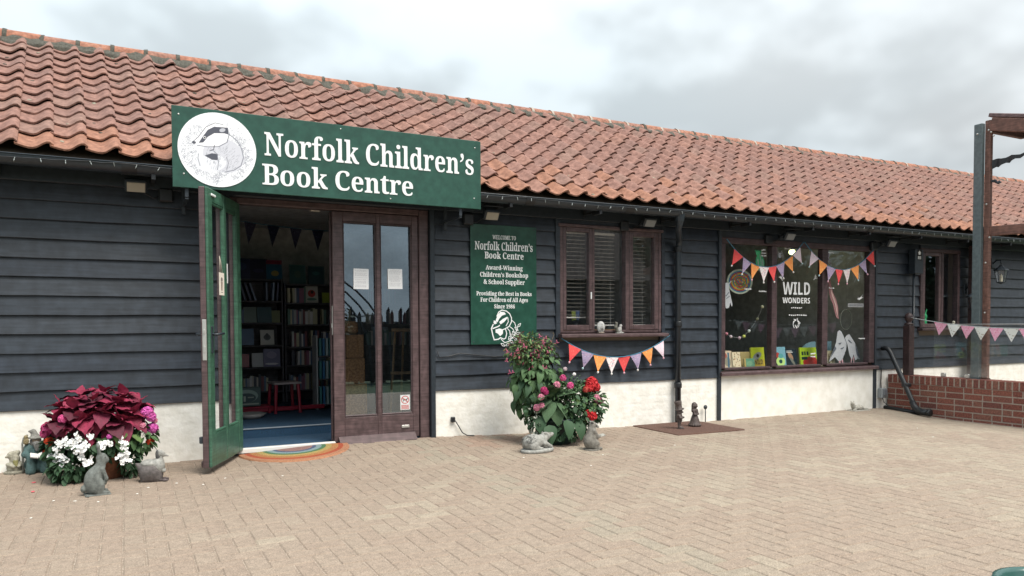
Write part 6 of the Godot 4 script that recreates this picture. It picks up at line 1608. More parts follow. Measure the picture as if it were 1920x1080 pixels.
func inside() -> void:
	mat("pages", lin(0.62, 0.58, 0.50), 0.9)
	var wood := mat("shelf_dark", lin(0.10, 0.10, 0.115), 0.6, T.grain, 1.2)
	bookcase("dark bookcase at the back of the shop, beside the open green door", 0.85, 1.745, -3.25, -2.93, 1.68, [0.30, 0.595, 0.865, 1.14, 1.41, 1.675], wood)
	bookcase("dark bookcase at the back of the shop, partly behind the brown door edge", 1.76, 2.72, -3.25, -2.93, 1.63, [0.30, 0.61, 0.84, 1.12, 1.39, 1.625], wood)
	bookcase("dark bookcase at the back of the shop seen through the glass of the brown door", 2.74, 3.72, -3.25, -2.93, 1.63, [0.30, 0.61, 0.84, 1.12, 1.39, 1.625], wood)
	var r := RandomNumberGenerator.new(); r.seed = 99
	var pal := [cover(0.05, 0.08, 0.16), cover(0.30, 0.32, 0.34), cover(0.42, 0.40, 0.36), cover(0.10, 0.16, 0.24), cover(0.16, 0.06, 0.07), cover(0.22, 0.10, 0.16), cover(0.08, 0.16, 0.14), cover(0.38, 0.37, 0.26), cover(0.5, 0.5, 0.5), cover(0.06, 0.07, 0.09)]
	var tint_names := ["navy", "light grey", "stone grey", "slate blue", "maroon", "plum", "dark green", "olive", "white", "black"]
	var names_ := {"1.39": "second shelf", "1.12": "third shelf", "0.84": "fourth shelf", "0.61": "fifth shelf", "0.30": "lowest shelf", "1.14": "third shelf", "0.86": "fourth shelf", "0.87": "fourth shelf"}
	for sh in [[1.39, 1.80, 2.02], [1.12, 1.80, 2.62], [0.84, 1.82, 2.40], [0.61, 1.84, 2.60], [0.30, 1.80, 2.45], [1.12, 2.80, 3.6], [0.84, 2.80, 3.6], [1.39, 2.80, 3.2], [0.30, 0.95, 1.55], [1.14, 1.0, 1.26], [0.865, 1.02, 1.22]]:
		var x: float = sh[1]
		var case_ := "by the open green door" if x < 1.7 else "behind the brown door edge" if x < 2.7 else "seen through the brown door glass"
		while x < sh[2]:
			var d := r.randf_range(0.014, 0.034)
			if r.randf() < 0.12: x += r.randf_range(0.02, 0.06)
			var h := r.randf_range(0.155, 0.205)
			var pk := r.randi() % 10
			book("slim %s book on the %s %s" % [tint_names[pk], names_["%.2f" % sh[0]], case_], "upright books on the %s %s" % [names_["%.2f" % sh[0]], case_], 0.13, snappedf(h, 0.01), snappedf(d, 0.004), pal[pk], V(x + d * 0.5, sh[0], -3.0), PI / 2, 0.0, 0.0)
			x += d + 0.002
	var art := func(bg: Color, marks: Array) -> Print:
		var p := Print.new(48, 64, bg)
		for m in marks: p.disc(m[0], m[1], m[2], m[3], m[4])
		return p
	var white := Color(0.8, 0.8, 0.78)
	var q := [
		["large dark blue book face out on top of the bookcase by the open door", 0.20, 0.25, 1.27, 1.675, 0.02, 0.035, 0.09, art.call(Color(0.10, 0.15, 0.30), [[0.5, 0.4, 0.3, 0.2, Color(0.14, 0.22, 0.40)]])],
		["navy picture book face out on top of the bookcase by the open door", 0.21, 0.25, 1.47, 1.675, 0.015, 0.02, 0.05, art.call(Color(0.07, 0.09, 0.20), [[0.5, 0.6, 0.3, 0.1, Color(0.2, 0.2, 0.33)]])],
		["book with a red top and turquoise lower half face out on top of the bookcase", 0.19, 0.24, 1.655, 1.675, 0.05, 0.16, 0.2, Print.new(48, 64, Color(0.10, 0.36, 0.48)).rect(0, 0, 1, 0.22, Color(0.48, 0.12, 0.24)).disc(0.55, 0.7, 0.25, 0.15, Color(0.60, 0.55, 0.30))],
		["pale teal book face out at the top of the bookcase behind the door edge", 0.20, 0.24, 1.94, 1.625, 0.06, 0.13, 0.13, art.call(Color(0.22, 0.38, 0.38), [[0.5, 0.5, 0.2, 0.2, Color(0.3, 0.4, 0.36)]])],
		["dark teal book face out at the top of the bookcase behind the door edge", 0.20, 0.23, 2.17, 1.625, 0.02, 0.08, 0.10, art.call(Color(0.12, 0.26, 0.30), [[0.5, 0.4, 0.25, 0.1, Color(0.2, 0.4, 0.42)]])],
		["white book with a red fox picture face out on the second shelf", 0.16, 0.21, 2.11, 1.39, 0.4, 0.4, 0.38, art.call(white, [[0.5, 0.45, 0.3, 0.22, Color(0.72, 0.28, 0.26)], [0.55, 0.36, 0.1, 0.1, Color(0.1, 0.1, 0.1)], [0.5, 0.8, 0.4, 0.08, Color(0.4, 0.55, 0.5)]])],
		["small lime book face out on the second shelf", 0.12, 0.13, 2.30, 1.39, 0.25, 0.3, 0.06, art.call(Color(0.55, 0.62, 0.22), [])],
		["grey green book face out on the third shelf by the open door", 0.15, 0.19, 1.36, 1.14, 0.2, 0.25, 0.2, art.call(Color(0.42, 0.50, 0.46), [])],
		["dark turquoise book face out on the third shelf by the open door", 0.17, 0.19, 1.53, 1.14, 0.05, 0.12, 0.14, art.call(Color(0.15, 0.32, 0.36), [])],
		["olive book face out on the third shelf by the open door", 0.10, 0.15, 1.665, 1.14, 0.15, 0.18, 0.08, art.call(Color(0.42, 0.46, 0.25), [])],
		["bright blue book face out on the fourth shelf by the open door", 0.16, 0.20, 1.32, 0.865, 0.03, 0.11, 0.22, art.call(Color(0.10, 0.32, 0.50), [])],
		["white book with a grey leaf emblem face out on the fourth shelf", 0.165, 0.185, 1.56, 0.865, 0.45, 0.45, 0.43, art.call(white, [[0.5, 0.5, 0.26, 0.2, Color(0.34, 0.36, 0.36)], [0.5, 0.42, 0.14, 0.2, Color(0.28, 0.30, 0.31)]])],
		["pale blank book face out on the fifth shelf by the open door", 0.13, 0.17, 1.44, 0.595, 0.4, 0.42, 0.42, art.call(Color(0.66, 0.68, 0.70), [])],
		["violet book with white specks face out on the fifth shelf", 0.20, 0.22, 1.61, 0.595, 0.12, 0.11, 0.22, art.call(Color(0.34, 0.33, 0.50), [[0.5, 0.35, 0.3, 0.2, Color(0.5, 0.48, 0.62)], [0.5, 0.85, 0.4, 0.06, Color(0.75, 0.75, 0.8)]])],
		["red book face out on the fifth shelf by the open door", 0.10, 0.16, 1.29, 0.595, 0.28, 0.03, 0.05, art.call(Color(0.56, 0.12, 0.18), [])],
		["green picture book face out low behind the brown door edge", 0.17, 0.14, 2.27, 0.30, 0.05, 0.16, 0.10, art.call(Color(0.20, 0.42, 0.34), [[0.5, 0.9, 0.5, 0.1, Color(0.65, 0.2, 0.2)]])],
		["white book with a black stork drawing seen through the brown door glass", 0.20, 0.26, 2.95, 1.39, 0.4, 0.4, 0.38, art.call(Color(0.74, 0.75, 0.76), [[0.5, 0.35, 0.12, 0.12, Color(0.2, 0.2, 0.22)], [0.45, 0.65, 0.05, 0.2, Color(0.2, 0.2, 0.22)]])],
		["blue grey book face out seen through the brown door glass", 0.22, 0.24, 3.0, 0.84, 0.25, 0.33, 0.4, art.call(Color(0.5, 0.58, 0.64), [[0.5, 0.5, 0.3, 0.25, Color(0.30, 0.36, 0.42)]])],
		["dark book face out beside the stork book", 0.2, 0.25, 2.70, 1.39, 0.1, 0.12, 0.14, art.call(Color(0.3, 0.34, 0.38), [[0.5, 0.5, 0.3, 0.2, Color(0.45, 0.3, 0.32)]])]]
	for e in q: book(e[0], "", e[1], e[2], 0.018, cover(e[5], e[6], e[7]), V(e[3], e[4] + 0.002, -2.985), r.randf_range(-0.06, 0.06), -0.13, 0.0, e[8])
	for e in [[1.30, 0.45, 0.07, "dark navy"], [1.36, 0.5, 0.10, "deep blue"], [1.42, 0.52, 0.3, "mid blue"], [1.55, 0.02, 0.2, "slate"], [1.62, -0.12, 0.4, "pale blue"], [1.67, -0.13, 0.08, "inky"]]:
		book("large %s book leaning on the second shelf by the open door" % e[3], "leaning books on the second shelf", 0.18, 0.22, 0.02, cover(e[2] * 0.6, e[2] * 0.8, e[2] + 0.04), V(e[0], 1.412, -3.0), PI / 2, 0.0, 0.0).rotate(Vector3.BACK, e[1] * 0.6)
	# low red table, boxes, easel and stands
	var redp := mat("red_paint", lin(0.30, 0.018, 0.040), 0.4)
	var tb := thing("red_table", "small red child's table with a pale top inside the doorway", "table", V(1.545, 0.15, -1.85), 0.1)
	put("top", Shape.new().cbox(V(0, 0.325, 0), V(0.30, 0.022, 0.30), 0.006).done(), mat("table_top", lin(0.35, 0.30, 0.30), 0.4), tb)
	for e in [[-1, -1], [1, -1], [-1, 1], [1, 1]]: put("leg", Shape.new().tube([V(e[0] * 0.12, 0.315, e[1] * 0.12), V(e[0] * 0.135, 0.0, e[1] * 0.135)], [0.018, 0.016], 8).done(), redp, tb)
	put("stretcher", Shape.new().cbox(V(0, 0.04, 0.0), V(0.9, 0.045, 0.04), 0.006).done(), redp, tb)
	tag(put("red_bench", Shape.new().cbox(V(0, 0.07, 0), V(0.52, 0.022, 0.26), 0.006).cbox(V(-0.22, 0.03, 0), V(0.03, 0.06, 0.24), 0.004).cbox(V(0.22, 0.03, 0), V(0.03, 0.06, 0.24), 0.004).done(), redp, null, turned(V(1.15, 0.15, -1.9), 0.1)), "low red bench on the blue carpet inside the doorway", "bench")
	var ar := Print.new(96, 64, Color(0.28, 0.36, 0.36))
	ar.disc(0.5, 0.45, 0.42, 0.36, Color(0.52, 0.60, 0.58)).disc(0.5, 0.55, 0.34, 0.26, Color(0.24, 0.32, 0.33)).rect(0.2, 0.5, 0.08, 0.25, Color(0.66, 0.70, 0.66)).rect(0.4, 0.46, 0.08, 0.3, Color(0.66, 0.70, 0.66)).rect(0.55, 0.5, 0.22, 0.07, Color(0.6, 0.64, 0.6)).rect(0.05, 0.86, 0.9, 0.08, Color(0.6, 0.64, 0.6))
	var pb := thing("picture_box", "grey green picture box with an arched scene standing on the red bench", "box", V(1.14, 0.24, -1.78), 0.12)
	put("box", Shape.new().cbox(V(0, 0.10, -0.06), V(0.30, 0.20, 0.12), 0.004).done(), mat("box_grey", lin(0.12, 0.16, 0.15), 0.7), pb)
	var as_ := Shape.new(); as_.uvquad(V(-0.147, 0.004, 0.0015), V(0.147, 0.004, 0.0015), V(0.147, 0.197, 0.0015), V(-0.147, 0.197, 0.0015))
	put("scene_print", as_.done(), print_mat(ar.tex()), pb)
	var tan := mat("cork_tan", lin(0.30, 0.17, 0.075), 0.9, T.clay, 2.0)
	var st := thing("display_stand", "tan cardboard display stand of stepped tiers behind the brown door glass", "stand", V(2.06, 0.15, -0.95))
	for e in [[0.0, 0.36, 0.12], [0.36, 0.62, 0.10], [0.62, 0.86, 0.09]]: put("tier", Shape.new().cbox(V(0, (e[0] + e[1]) * 0.5, 0), V(e[2] * 2.0, e[1] - e[0] - 0.004, 0.26), 0.006).done(), tan, st)
	put("crown", Shape.new().cbox(V(-0.02, 0.93, 0), V(0.14, 0.13, 0.16), 0.02).done(), tan, st)
	var ez := thing("easel", "light wooden folding easel with a slate behind the brown door glass", "easel", V(2.62, 0.15, -0.95), -0.2)
	var lw := mat("pale_wood", lin(0.36, 0.24, 0.13), 0.6, T.grain, 1.5)
	for e in [[-0.16, -0.09, 0.10], [0.16, 0.09, 0.10], [0.0, 0.0, -0.30]]: put("leg", Shape.new().tube([V(e[0], 0.0, e[2]), V(e[1], 0.92, 0.0)], 0.013, 6).done(), lw, ez)
	put("rail", Shape.new().cbox(V(0, 0.90, 0.02), V(0.26, 0.035, 0.02), 0.003).cbox(V(0, 0.45, 0.06), V(0.30, 0.03, 0.03), 0.003).done(), lw, ez)
	tag(put("blue_bin", Shape.new().cbox(V(0, 0.14, 0), V(0.26, 0.28, 0.22), 0.02).cbox(V(0, 0.285, 0), V(0.29, 0.03, 0.25), 0.01).done(), mat("bin_blue", lin(0.03, 0.085, 0.19), 0.5), null, pos(2.5, 0.15, -1.6)), "blue tub standing on the floor behind the brown door glass", "tub")
	# a narrow rack of books just inside the doorway
	var rk := thing("book_rack", "narrow white edged book rack just inside the doorway by the brown door", "rack", V(2.08, 0.15, -2.0))
	for e in [-1.0, 1.0]: put("side_panel", Shape.new().cbox(V(e * 0.16, 0.42, 0), V(0.016, 0.84, 0.22), 0.003).done(), mat("rack_white", lin(0.42, 0.44, 0.46), 0.5), rk)
	for y in [0.05, 0.34, 0.60]: put("shelf", Shape.new().cbox(V(0, y, 0), V(0.30, 0.016, 0.22), 0.003).done(), wood, rk)
	for y in [0.058, 0.348, 0.608]:
		for k in 7: book("slim %s book on the %s tier of the narrow rack inside the doorway" % [["teal", "blue", "pale"][(k + int(y * 10)) % 3], "lowest" if y < 0.1 else "middle" if y < 0.5 else "top"], "books in the narrow rack", 0.15, 0.2, 0.024, [cover(0.04, 0.16, 0.17), cover(0.03, 0.12, 0.25), cover(0.25, 0.33, 0.34)][(k + int(y * 10)) % 3], V(1.96 + k * 0.038, 0.15 + y, -1.98), PI / 2)
	# inside lamp and dim bunting
	tag(put("ceiling_lamp", Shape.new().cbox(Vector3.ZERO, V(0.085, 0.03, 0.05), 0.006).done(), mat("sensor_white", lin(0.62, 0.58, 0.52), 0.4), null, pos(1.53, 2.137, -0.17)), "small white door sensor on the lintel over the doorway", "sensor")
	var dk := [flag_print(11, Color(0.12, 0.15, 0.26), [Color(0.2, 0.24, 0.36), Color(0.3, 0.3, 0.4)]), flag_print(12, Color(0.26, 0.26, 0.36), [Color(0.4, 0.4, 0.5), Color(0.15, 0.15, 0.25)])]
	bunting("string of dark blue bunting hung across the shop above the bookcases", "", V(0.9, 2.36, -2.6), V(2.5, 2.26, -2.6), 0.03, 0.02, 1.0, 6, 0.14, 0.25, dk, false, Vector3.BACK, M.cord_blue)
	tag(put("round_basket", Shape.new().smooth(true).lathe([V2(0.0, 0.0), V2(0.10, 0.0), V2(0.16, 0.05), V2(0.15, 0.052), V2(0.09, 0.012), V2(0.0, 0.012)], 20).done(), mat("basket_pale", lin(0.35, 0.33, 0.32), 0.7), null, pos(1.13, 0.15, -1.45)), "shallow pale dish on the blue carpet just inside the doorway", "dish")
	# behind the blinds: a box, a pot and a card on the inner sill
	tag(put("inner_sill", Shape.new().cbox(V(4.595, 1.03, -0.16), V(1.26, 0.03, 0.2), 0.004).done(), tan), "tan inner sill behind the blinds of the three-light window", "sill")
	var vase := thing("plant_pot", "small dark pot holding a green and blue card behind the first blind", "pot", V(4.27, 1.045, -0.17))
	put("pot", Shape.new().smooth(true).lathe([V2(0.0, 0.0), V2(0.022, 0.0), V2(0.035, 0.09), V2(0.03, 0.09), V2(0.0, 0.08)], 12).done(), M.black_metal, vase)
	put("card", Shape.new().cbox(V(-0.02, 0.15, 0.0), V(0.05, 0.10, 0.004), 0.001, Basis(Vector3.BACK, 0.1)).done(), cover(0.35, 0.42, 0.10), vase)
	put("card", Shape.new().cbox(V(0.03, 0.155, -0.006), V(0.045, 0.10, 0.004), 0.001, Basis(Vector3.BACK, -0.1)).done(), cover(0.10, 0.16, 0.32), vase)

# ------------------------------------------------------------------ the display window
func flat(called: String, label: String, cat: String, polys: Array, at: Vector3, group := "", depth := 0.003) -> Node3D:
	# a cut-out: each [points, material, forward]
	var t := thing(called, label, cat, at, 0.0, group)
	for p in polys:
		put(p[3] if p.size() > 3 else "paper", Shape.new().prism(PackedVector2Array(p[0]), Vector3.RIGHT, Vector3.UP, V(0, 0, p[2]), V(0, 0, depth)).done(), p[1], t)
	return t

func ring(n: int, rx: float, ry: float, c := Vector2.ZERO, turn := 0.0) -> Array:
	var l := []
	for k in n: l.append(c + V2(cos(TAU * k / n) * rx, sin(TAU * k / n) * ry).rotated(turn))
	return l

func display() -> void:
	var sb := thing("added_dark_backing", "tall dark backing added behind the display to keep its window dark", "dark backing", V(7.45, 0.15, -3.3))
	var bw_ := mat("backing_dark", lin(0.090, 0.080, 0.076), 0.7, T.grain, 1.0)  # dark boards added so the room behind the display reads as unlit
	for k in 4: put("backing_board", Shape.new().cbox(V(-0.99 + 0.66 * k, 1.02, 0), V(0.655, 2.04, 0.02), 0.004).done(), bw_, sb)
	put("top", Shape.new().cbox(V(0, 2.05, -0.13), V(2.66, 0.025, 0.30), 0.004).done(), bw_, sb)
	var zg := -0.012
	var wt: Material = M.white_print
	var sn := thing("window_lettering", "white cut lettering WILD WONDERS on the middle pane of the display window", "lettering", V(0, 0, 0))
	lettering("WILD", 0.155, 0.475, V(7.40, 1.535, zg), wt, sn, "Droid Sans", 700, 0.0015)
	lettering("WONDERS", 0.070, 0.475, V(7.40, 1.386, zg), wt, sn, "Droid Sans", 700, 0.0015)
	var sm := Shape.new()
	var r := RandomNumberGenerator.new(); r.seed = 17
	for q in [[7.40, 1.295, 0.18], [7.42, 1.205, 0.30]]:                    # lines too small to read
		var x: float = q[0] - q[2] * 0.5
		while x < q[0] + q[2] * 0.5:
			var w := r.randf_range(0.012, 0.035)
			sm.box(V(x + w * 0.5, q[1] + r.randf_range(-0.003, 0.003), zg), V(w, 0.013, 0.0015)); x += w + 0.012
	for k in 12:
		var a := 0.4 + 0.2 * k
		sm.box(V(7.40 + 0.05 * cos(k * 1.9), 1.10 + 0.045 * sin(k * 1.3), zg), V(0.045, 0.009, 0.0015 + 0.0001 * k), Basis(Vector3.BACK, a))
	put("small_print", sm.done(), wt, sn)
	for q in [[7.16, 1.655, 2.2], [7.70, 1.675, 0.8]]:                      # antler sprigs on the letters
		var b := Shape.new()
		for e in [[0.0, 0.0, 0.07], [0.5, 0.03, 0.05], [-0.6, 0.025, 0.045], [0.9, 0.05, 0.035]]:
			var d := Vector2.from_angle(q[2] + e[0]); var p: Vector2 = V2(q[0], q[1] - 0.03) + Vector2.from_angle(q[2]) * e[1]
			b.box(V(p.x + d.x * e[2] * 0.5, p.y + d.y * e[2] * 0.5, zg), V(e[2], 0.010, 0.0015 + 0.0002 * absf(e[0])), Basis(Vector3.BACK, d.angle()))
		put("sprig", b.done(), wt, sn)
	# captions: tiny white scripts and a plain white strip
	var cap := thing("window_captions", "tiny white scribbled captions stuck on the display window panes", "lettering", V(0, 0, 0))
	for q in [[6.84, 1.985, 0.07, 3], [6.82, 1.49, 0.11, 1], [7.24, 2.02, 0.10, 1], [8.03, 1.55, 0.10, 1], [8.01, 2.0, 0.09, 1], [8.60, 0.90, 0.10, 1], [7.70, 0.72, 0.08, 2], [6.58, 1.51, 0.09, 1]]:
		var c := Shape.new()
		for k in q[3]:
			var x: float = -q[2] * 0.5
			while x < q[2] * 0.5:
				var w := r.randf_range(0.010, 0.028)
				c.box(V(x + w * 0.5, -0.035 * k + r.randf_range(-0.004, 0.004), 0), V(w, r.randf_range(0.010, 0.018), 0.0014)); x += w + 0.004
		put("caption", c.done(), wt, cap, pos(q[0], q[1], zg))
	var sp := Print.new(128, 20, Color(0.62, 0.63, 0.64))
	for k in 14: sp.rect(0.06 + 0.065 * k, 0.2, 0.035, 0.6, Color(0.30, 0.31, 0.33))
	var ss := Shape.new(); ss.uvquad(V(-0.15, -0.024, 0), V(0.15, -0.024, 0), V(0.15, 0.024, 0), V(-0.15, 0.024, 0))
	put("caption_strip", ss.done(), print_mat(sp.tex()), cap, pos(8.49, 1.335, zg))
	put("bird_silhouette", Shape.new().prism(PackedVector2Array([V2(-0.06, 0.01), V2(0.0, -0.02), V2(0.07, 0.03), V2(0.03, -0.01), V2(0.075, -0.005), V2(0.0, -0.045), V2(-0.05, -0.03), V2(-0.01, -0.02)]), Vector3.RIGHT, Vector3.UP, Vector3.ZERO, V(0, 0, 0.0014)).done(), wt, cap, pos(8.56, 1.45, zg))
	# hanging things
	var thread := mat("thread", lin(0.3, 0.3, 0.3), 0.8)
	var pd := Print.new(256, 256, Color(0.5, 0.5, 0.45))
	var cols := [Color(0.66, 0.72, 0.62), Color(0.16, 0.42, 0.55), Color(0.60, 0.20, 0.24), Color(0.72, 0.62, 0.22), Color(0.20, 0.48, 0.50), Color(0.70, 0.34, 0.20), Color(0.28, 0.52, 0.30), Color(0.55, 0.22, 0.36), Color(0.20, 0.35, 0.58), Color(0.75, 0.45, 0.25)]
	for k in 10: pd.disc(0.5, 0.5, 0.5 - k * 0.05, 0.5 - k * 0.05, cols[k])
	for k in 60:
		var a := r.randf() * TAU; var d := r.randf_range(0.05, 0.42)
		pd.disc(0.5 + cos(a) * d, 0.5 + sin(a) * d, 0.045, 0.02, cols[r.randi() % 10], a + PI / 2)
	var disc := thing("woven_disc", "round woven disc in bands of many colours hanging in the display window", "wall hanging", V(6.525, 1.603, -0.085))
	var ds := Shape.new()
	for k in 40:
		var a := TAU * k / 40; var b := TAU * (k + 1) / 40
		for e in [V2(0, 0), V2(cos(b), sin(b)), V2(cos(a), sin(a))]:
			ds.st.set_uv(V2(0.5 + e.x * 0.5, 0.5 - e.y * 0.5)); ds.st.add_vertex(V(e.x * 0.198, e.y * 0.143, 0.008))
	put("weave", ds.done(), print_mat(pd.tex(), 0.95), disc)
	var rim := []
	for k in 41: rim.append(V(cos(TAU * k / 40) * 0.198, sin(TAU * k / 40) * 0.143, 0.004))
	put("rim", Shape.new().smooth(true).tube(rim, 0.007, 6, false).done(), mat("rim_pale", lin(0.42, 0.47, 0.40), 0.9), disc)
	put("thread", Shape.new().tube([V(0, 0.148, 0.004), V(0, 0.42, 0.004)], 0.0015, 4).done(), thread, disc)
	var grn := mat("paper_green", lin(0.05, 0.48, 0.20), 0.7); var gy2 := mat("paper_grey", lin(0.42, 0.46, 0.50), 0.8); var pnk := mat("paper_rose", lin(0.32, 0.16, 0.17), 0.8); var sil := mat("paper_silver", lin(0.50, 0.53, 0.56), 0.7); var ink := mat("paper_ink", lin(0.10, 0.12, 0.15), 0.8); var glt := mat("paper_light", lin(0.36, 0.50, 0.43), 0.8)
	flat("paper_beetle", "bright green paper beetle stuck inside the display window", "paper cut-out", [[ring(18, 0.07, 0.105, V2(0, -0.02), 0.15), grn, 0.0, "body"], [ring(12, 0.042, 0.035, V2(-0.03, 0.095)), grn, 0.0005, "head"], [[V2(-0.05, 0.11), V2(-0.085, 0.14), V2(-0.075, 0.11)], grn, 0.001, "feeler"], [[V2(0.0, 0.12), V2(0.035, 0.145), V2(0.015, 0.105)], grn, 0.001, "feeler"], [[V2(-0.01, 0.08), V2(0.004, 0.08), V2(0.03, -0.11), V2(0.018, -0.115)], glt, 0.004, "marking"], [ring(10, 0.012, 0.05, V2(0.04, -0.02), 0.2), glt, 0.004, "marking"], [ring(10, 0.012, 0.05, V2(-0.035, -0.02), 0.2), glt, 0.004, "marking"], [ring(10, 0.05, 0.018, V2(0.02, -0.12), 0.0), ink, 0.004, "marking"]], V(6.825, 1.855, -0.055))
	var sg := [[V2(-0.02, 0.11), V2(0.03, 0.12), V2(0.05, 0.03), V2(0.09, -0.10), V2(0.08, -0.13), V2(0.055, -0.08), V2(0.035, -0.14), V2(-0.01, -0.15), V2(-0.045, -0.05), V2(-0.045, 0.05)], sil, 0.0, "body"]
	flat("paper_insect", "pale grey paper moth with folded wings overlapping the woven disc in the display window", "paper cut-out", [sg, [ring(12, 0.04, 0.03, V2(-0.0, 0.125)), sil, 0.0006, "head"], [[V2(-0.02, 0.14), V2(-0.09, 0.115), V2(-0.09, 0.10), V2(-0.015, 0.125)], sil, 0.001, "leg"], [[V2(0.02, 0.14), V2(0.065, 0.18), V2(0.07, 0.17), V2(0.03, 0.13)], sil, 0.001, "leg"], [[V2(-0.04, 0.06), V2(-0.09, 0.04), V2(-0.085, 0.03), V2(-0.04, 0.045)], sil, 0.001, "leg"], [[V2(-0.02, 0.0), V2(0.03, 0.045), V2(0.035, 0.04), V2(-0.015, -0.008)], ink, 0.004, "marking"], [[V2(-0.01, -0.03), V2(0.04, 0.0), V2(0.042, -0.006), V2(-0.008, -0.036)], ink, 0.004, "marking"]], V(6.295, 1.43, -0.055))
	flat("paper_insect", "narrow grey paper moth high in the corner of the display window", "paper cut-out", [[[V2(-0.015, 0.08), V2(0.01, 0.08), V2(0.03, 0.0), V2(0.06, -0.10), V2(0.035, -0.07), V2(0.015, -0.12), V2(0.0, -0.04), V2(-0.02, 0.02)], gy2, 0.0, "body"]], V(6.225, 1.87, -0.055))
	for q in [[7.155, 1.935, 0.075, "under the floodlight"], [8.585, 1.715, 0.11, "near its outer frame"]]:
		var t := thing("paper_spider", "white long-legged paper spider in the display window %s" % q[3], "paper cut-out", V(q[0], q[1], -0.055), 0.0, "paper spiders in the display window")
		put("body", Shape.new().prism(PackedVector2Array(ring(12, q[2] * 0.26, q[2] * 0.34, V2(0, -q[2] * 0.1))), Vector3.RIGHT, Vector3.UP, Vector3.ZERO, V(0, 0, 0.003)).prism(PackedVector2Array(ring(10, q[2] * 0.18, q[2] * 0.2, V2(0, q[2] * 0.3))), Vector3.RIGHT, Vector3.UP, V(0, 0, 0.0005), V(0, 0, 0.003)).done(), sil, t)
		for s in [-1.0, 1.0]:
			for a in [0.9, 0.45, -0.2, -0.75]:
				var k := V(s * cos(a) * q[2] * 0.6, sin(a) * q[2] * 0.6 + q[2] * 0.2, 0.004)
				put("leg", Shape.new().tube([V(s * q[2] * 0.1, q[2] * 0.1, 0.001), k, V(s * cos(a) * q[2] * 1.0, k.y - q[2] * (0.55 if a < 0.5 else -0.25), 0.001)], [0.005, 0.004, 0.002], 4).done(), sil, t)
		put("thread", Shape.new().tube([V(0, q[2] * 0.4, 0), V(0, 0.26 if q[0] > 8.0 else 0.09, 0)], 0.0014, 4).done(), thread, t)
	flat("paper_worm", "pink striped paper worm hanging in the third pane of the display window", "paper cut-out", [[[V2(-0.045, 0.22), V2(-0.10, 0.24), V2(-0.06, 0.20), V2(-0.055, 0.12), V2(-0.02, 0.02), V2(0.03, -0.06), V2(0.055, -0.14), V2(0.09, -0.22), V2(0.14, -0.245), V2(0.13, -0.20), V2(0.125, -0.10), V2(0.09, 0.0), V2(0.03, 0.09), V2(0.0, 0.16), V2(-0.02, 0.23), V2(-0.03, 0.26)], pnk, 0.0, "body"], [[V2(-0.03, 0.12), V2(0.01, 0.03), V2(0.06, -0.06), V2(0.085, -0.15), V2(0.115, -0.22), V2(0.105, -0.14), V2(0.08, -0.04), V2(0.03, 0.05), V2(-0.015, 0.14)], mat("paper_blush", lin(0.52, 0.36, 0.33), 0.8), 0.004, "stripe"]], V(8.08, 1.40, -0.055))
	flat("paper_dragonfly", "dull pink paper dragonfly high in the third pane of the display window", "paper cut-out", [[[V2(-0.02, 0.10), V2(0.01, 0.10), V2(0.035, 0.02), V2(0.02, -0.02), V2(0.075, -0.11), V2(0.06, -0.11), V2(0.01, -0.03), V2(0.005, -0.11), V2(-0.005, -0.11), V2(-0.005, -0.02), V2(-0.03, 0.03)], mat("paper_mauve", lin(0.20, 0.13, 0.14), 0.8), 0.0, "body"]], V(8.0, 1.955, -0.055))
	var hp := []
	for k in 33: hp.append(V(cos(TAU * k / 32) * 0.115, sin(TAU * k / 32) * 0.137, 0))
	var ht := thing("hanging_hoop", "thin pale hoop hanging on a thread above the two paper birds", "hoop", V(8.665, 1.15, -0.30))
	put("hoop", Shape.new().smooth(true).tube(hp, 0.006, 6, false).done(), mat("hoop_pale", lin(0.30, 0.32, 0.27), 0.8), ht)
	put("thread", Shape.new().tube([V(0, 0.137, 0), V(-0.01, 0.9, 0)], 0.0018, 4).done(), thread, ht)
	var beak := mat("paper_foot_pink", lin(0.62, 0.36, 0.40), 0.8)
	flat("paper_bird", "silver grey paper bird with its head tucked up against its neighbour in the display window", "paper cut-out", [[[V2(-0.04, 0.22), V2(-0.075, 0.20), V2(-0.10, 0.06), V2(-0.20, -0.12), V2(-0.23, -0.19), V2(-0.12, -0.13), V2(-0.05, -0.19), V2(0.02, -0.17), V2(0.09, -0.04), V2(0.10, 0.05), V2(0.02, 0.17), V2(0.0, 0.20)], sil, 0.0, "body"], [[V2(-0.10, -0.02), V2(-0.20, -0.13), V2(-0.17, -0.06), V2(-0.13, 0.02)], ink, 0.004, "marking"], [[V2(-0.02, -0.02), V2(0.05, 0.0), V2(0.02, -0.03)], ink, 0.004, "marking"], [[V2(-0.06, 0.05), V2(0.0, 0.06), V2(-0.03, 0.03)], ink, 0.004, "marking"], [[V2(-0.05, -0.18), V2(-0.04, -0.22), V2(-0.10, -0.235), V2(-0.02, -0.24), V2(0.0, -0.235), V2(-0.02, -0.18)], beak, 0.001, "foot"], [[V2(0.0, -0.17), V2(0.02, -0.22), V2(-0.01, -0.235), V2(0.06, -0.235), V2(0.04, -0.22), V2(0.03, -0.165)], beak, 0.0012, "foot"]], V(8.36, 0.79, -0.125))
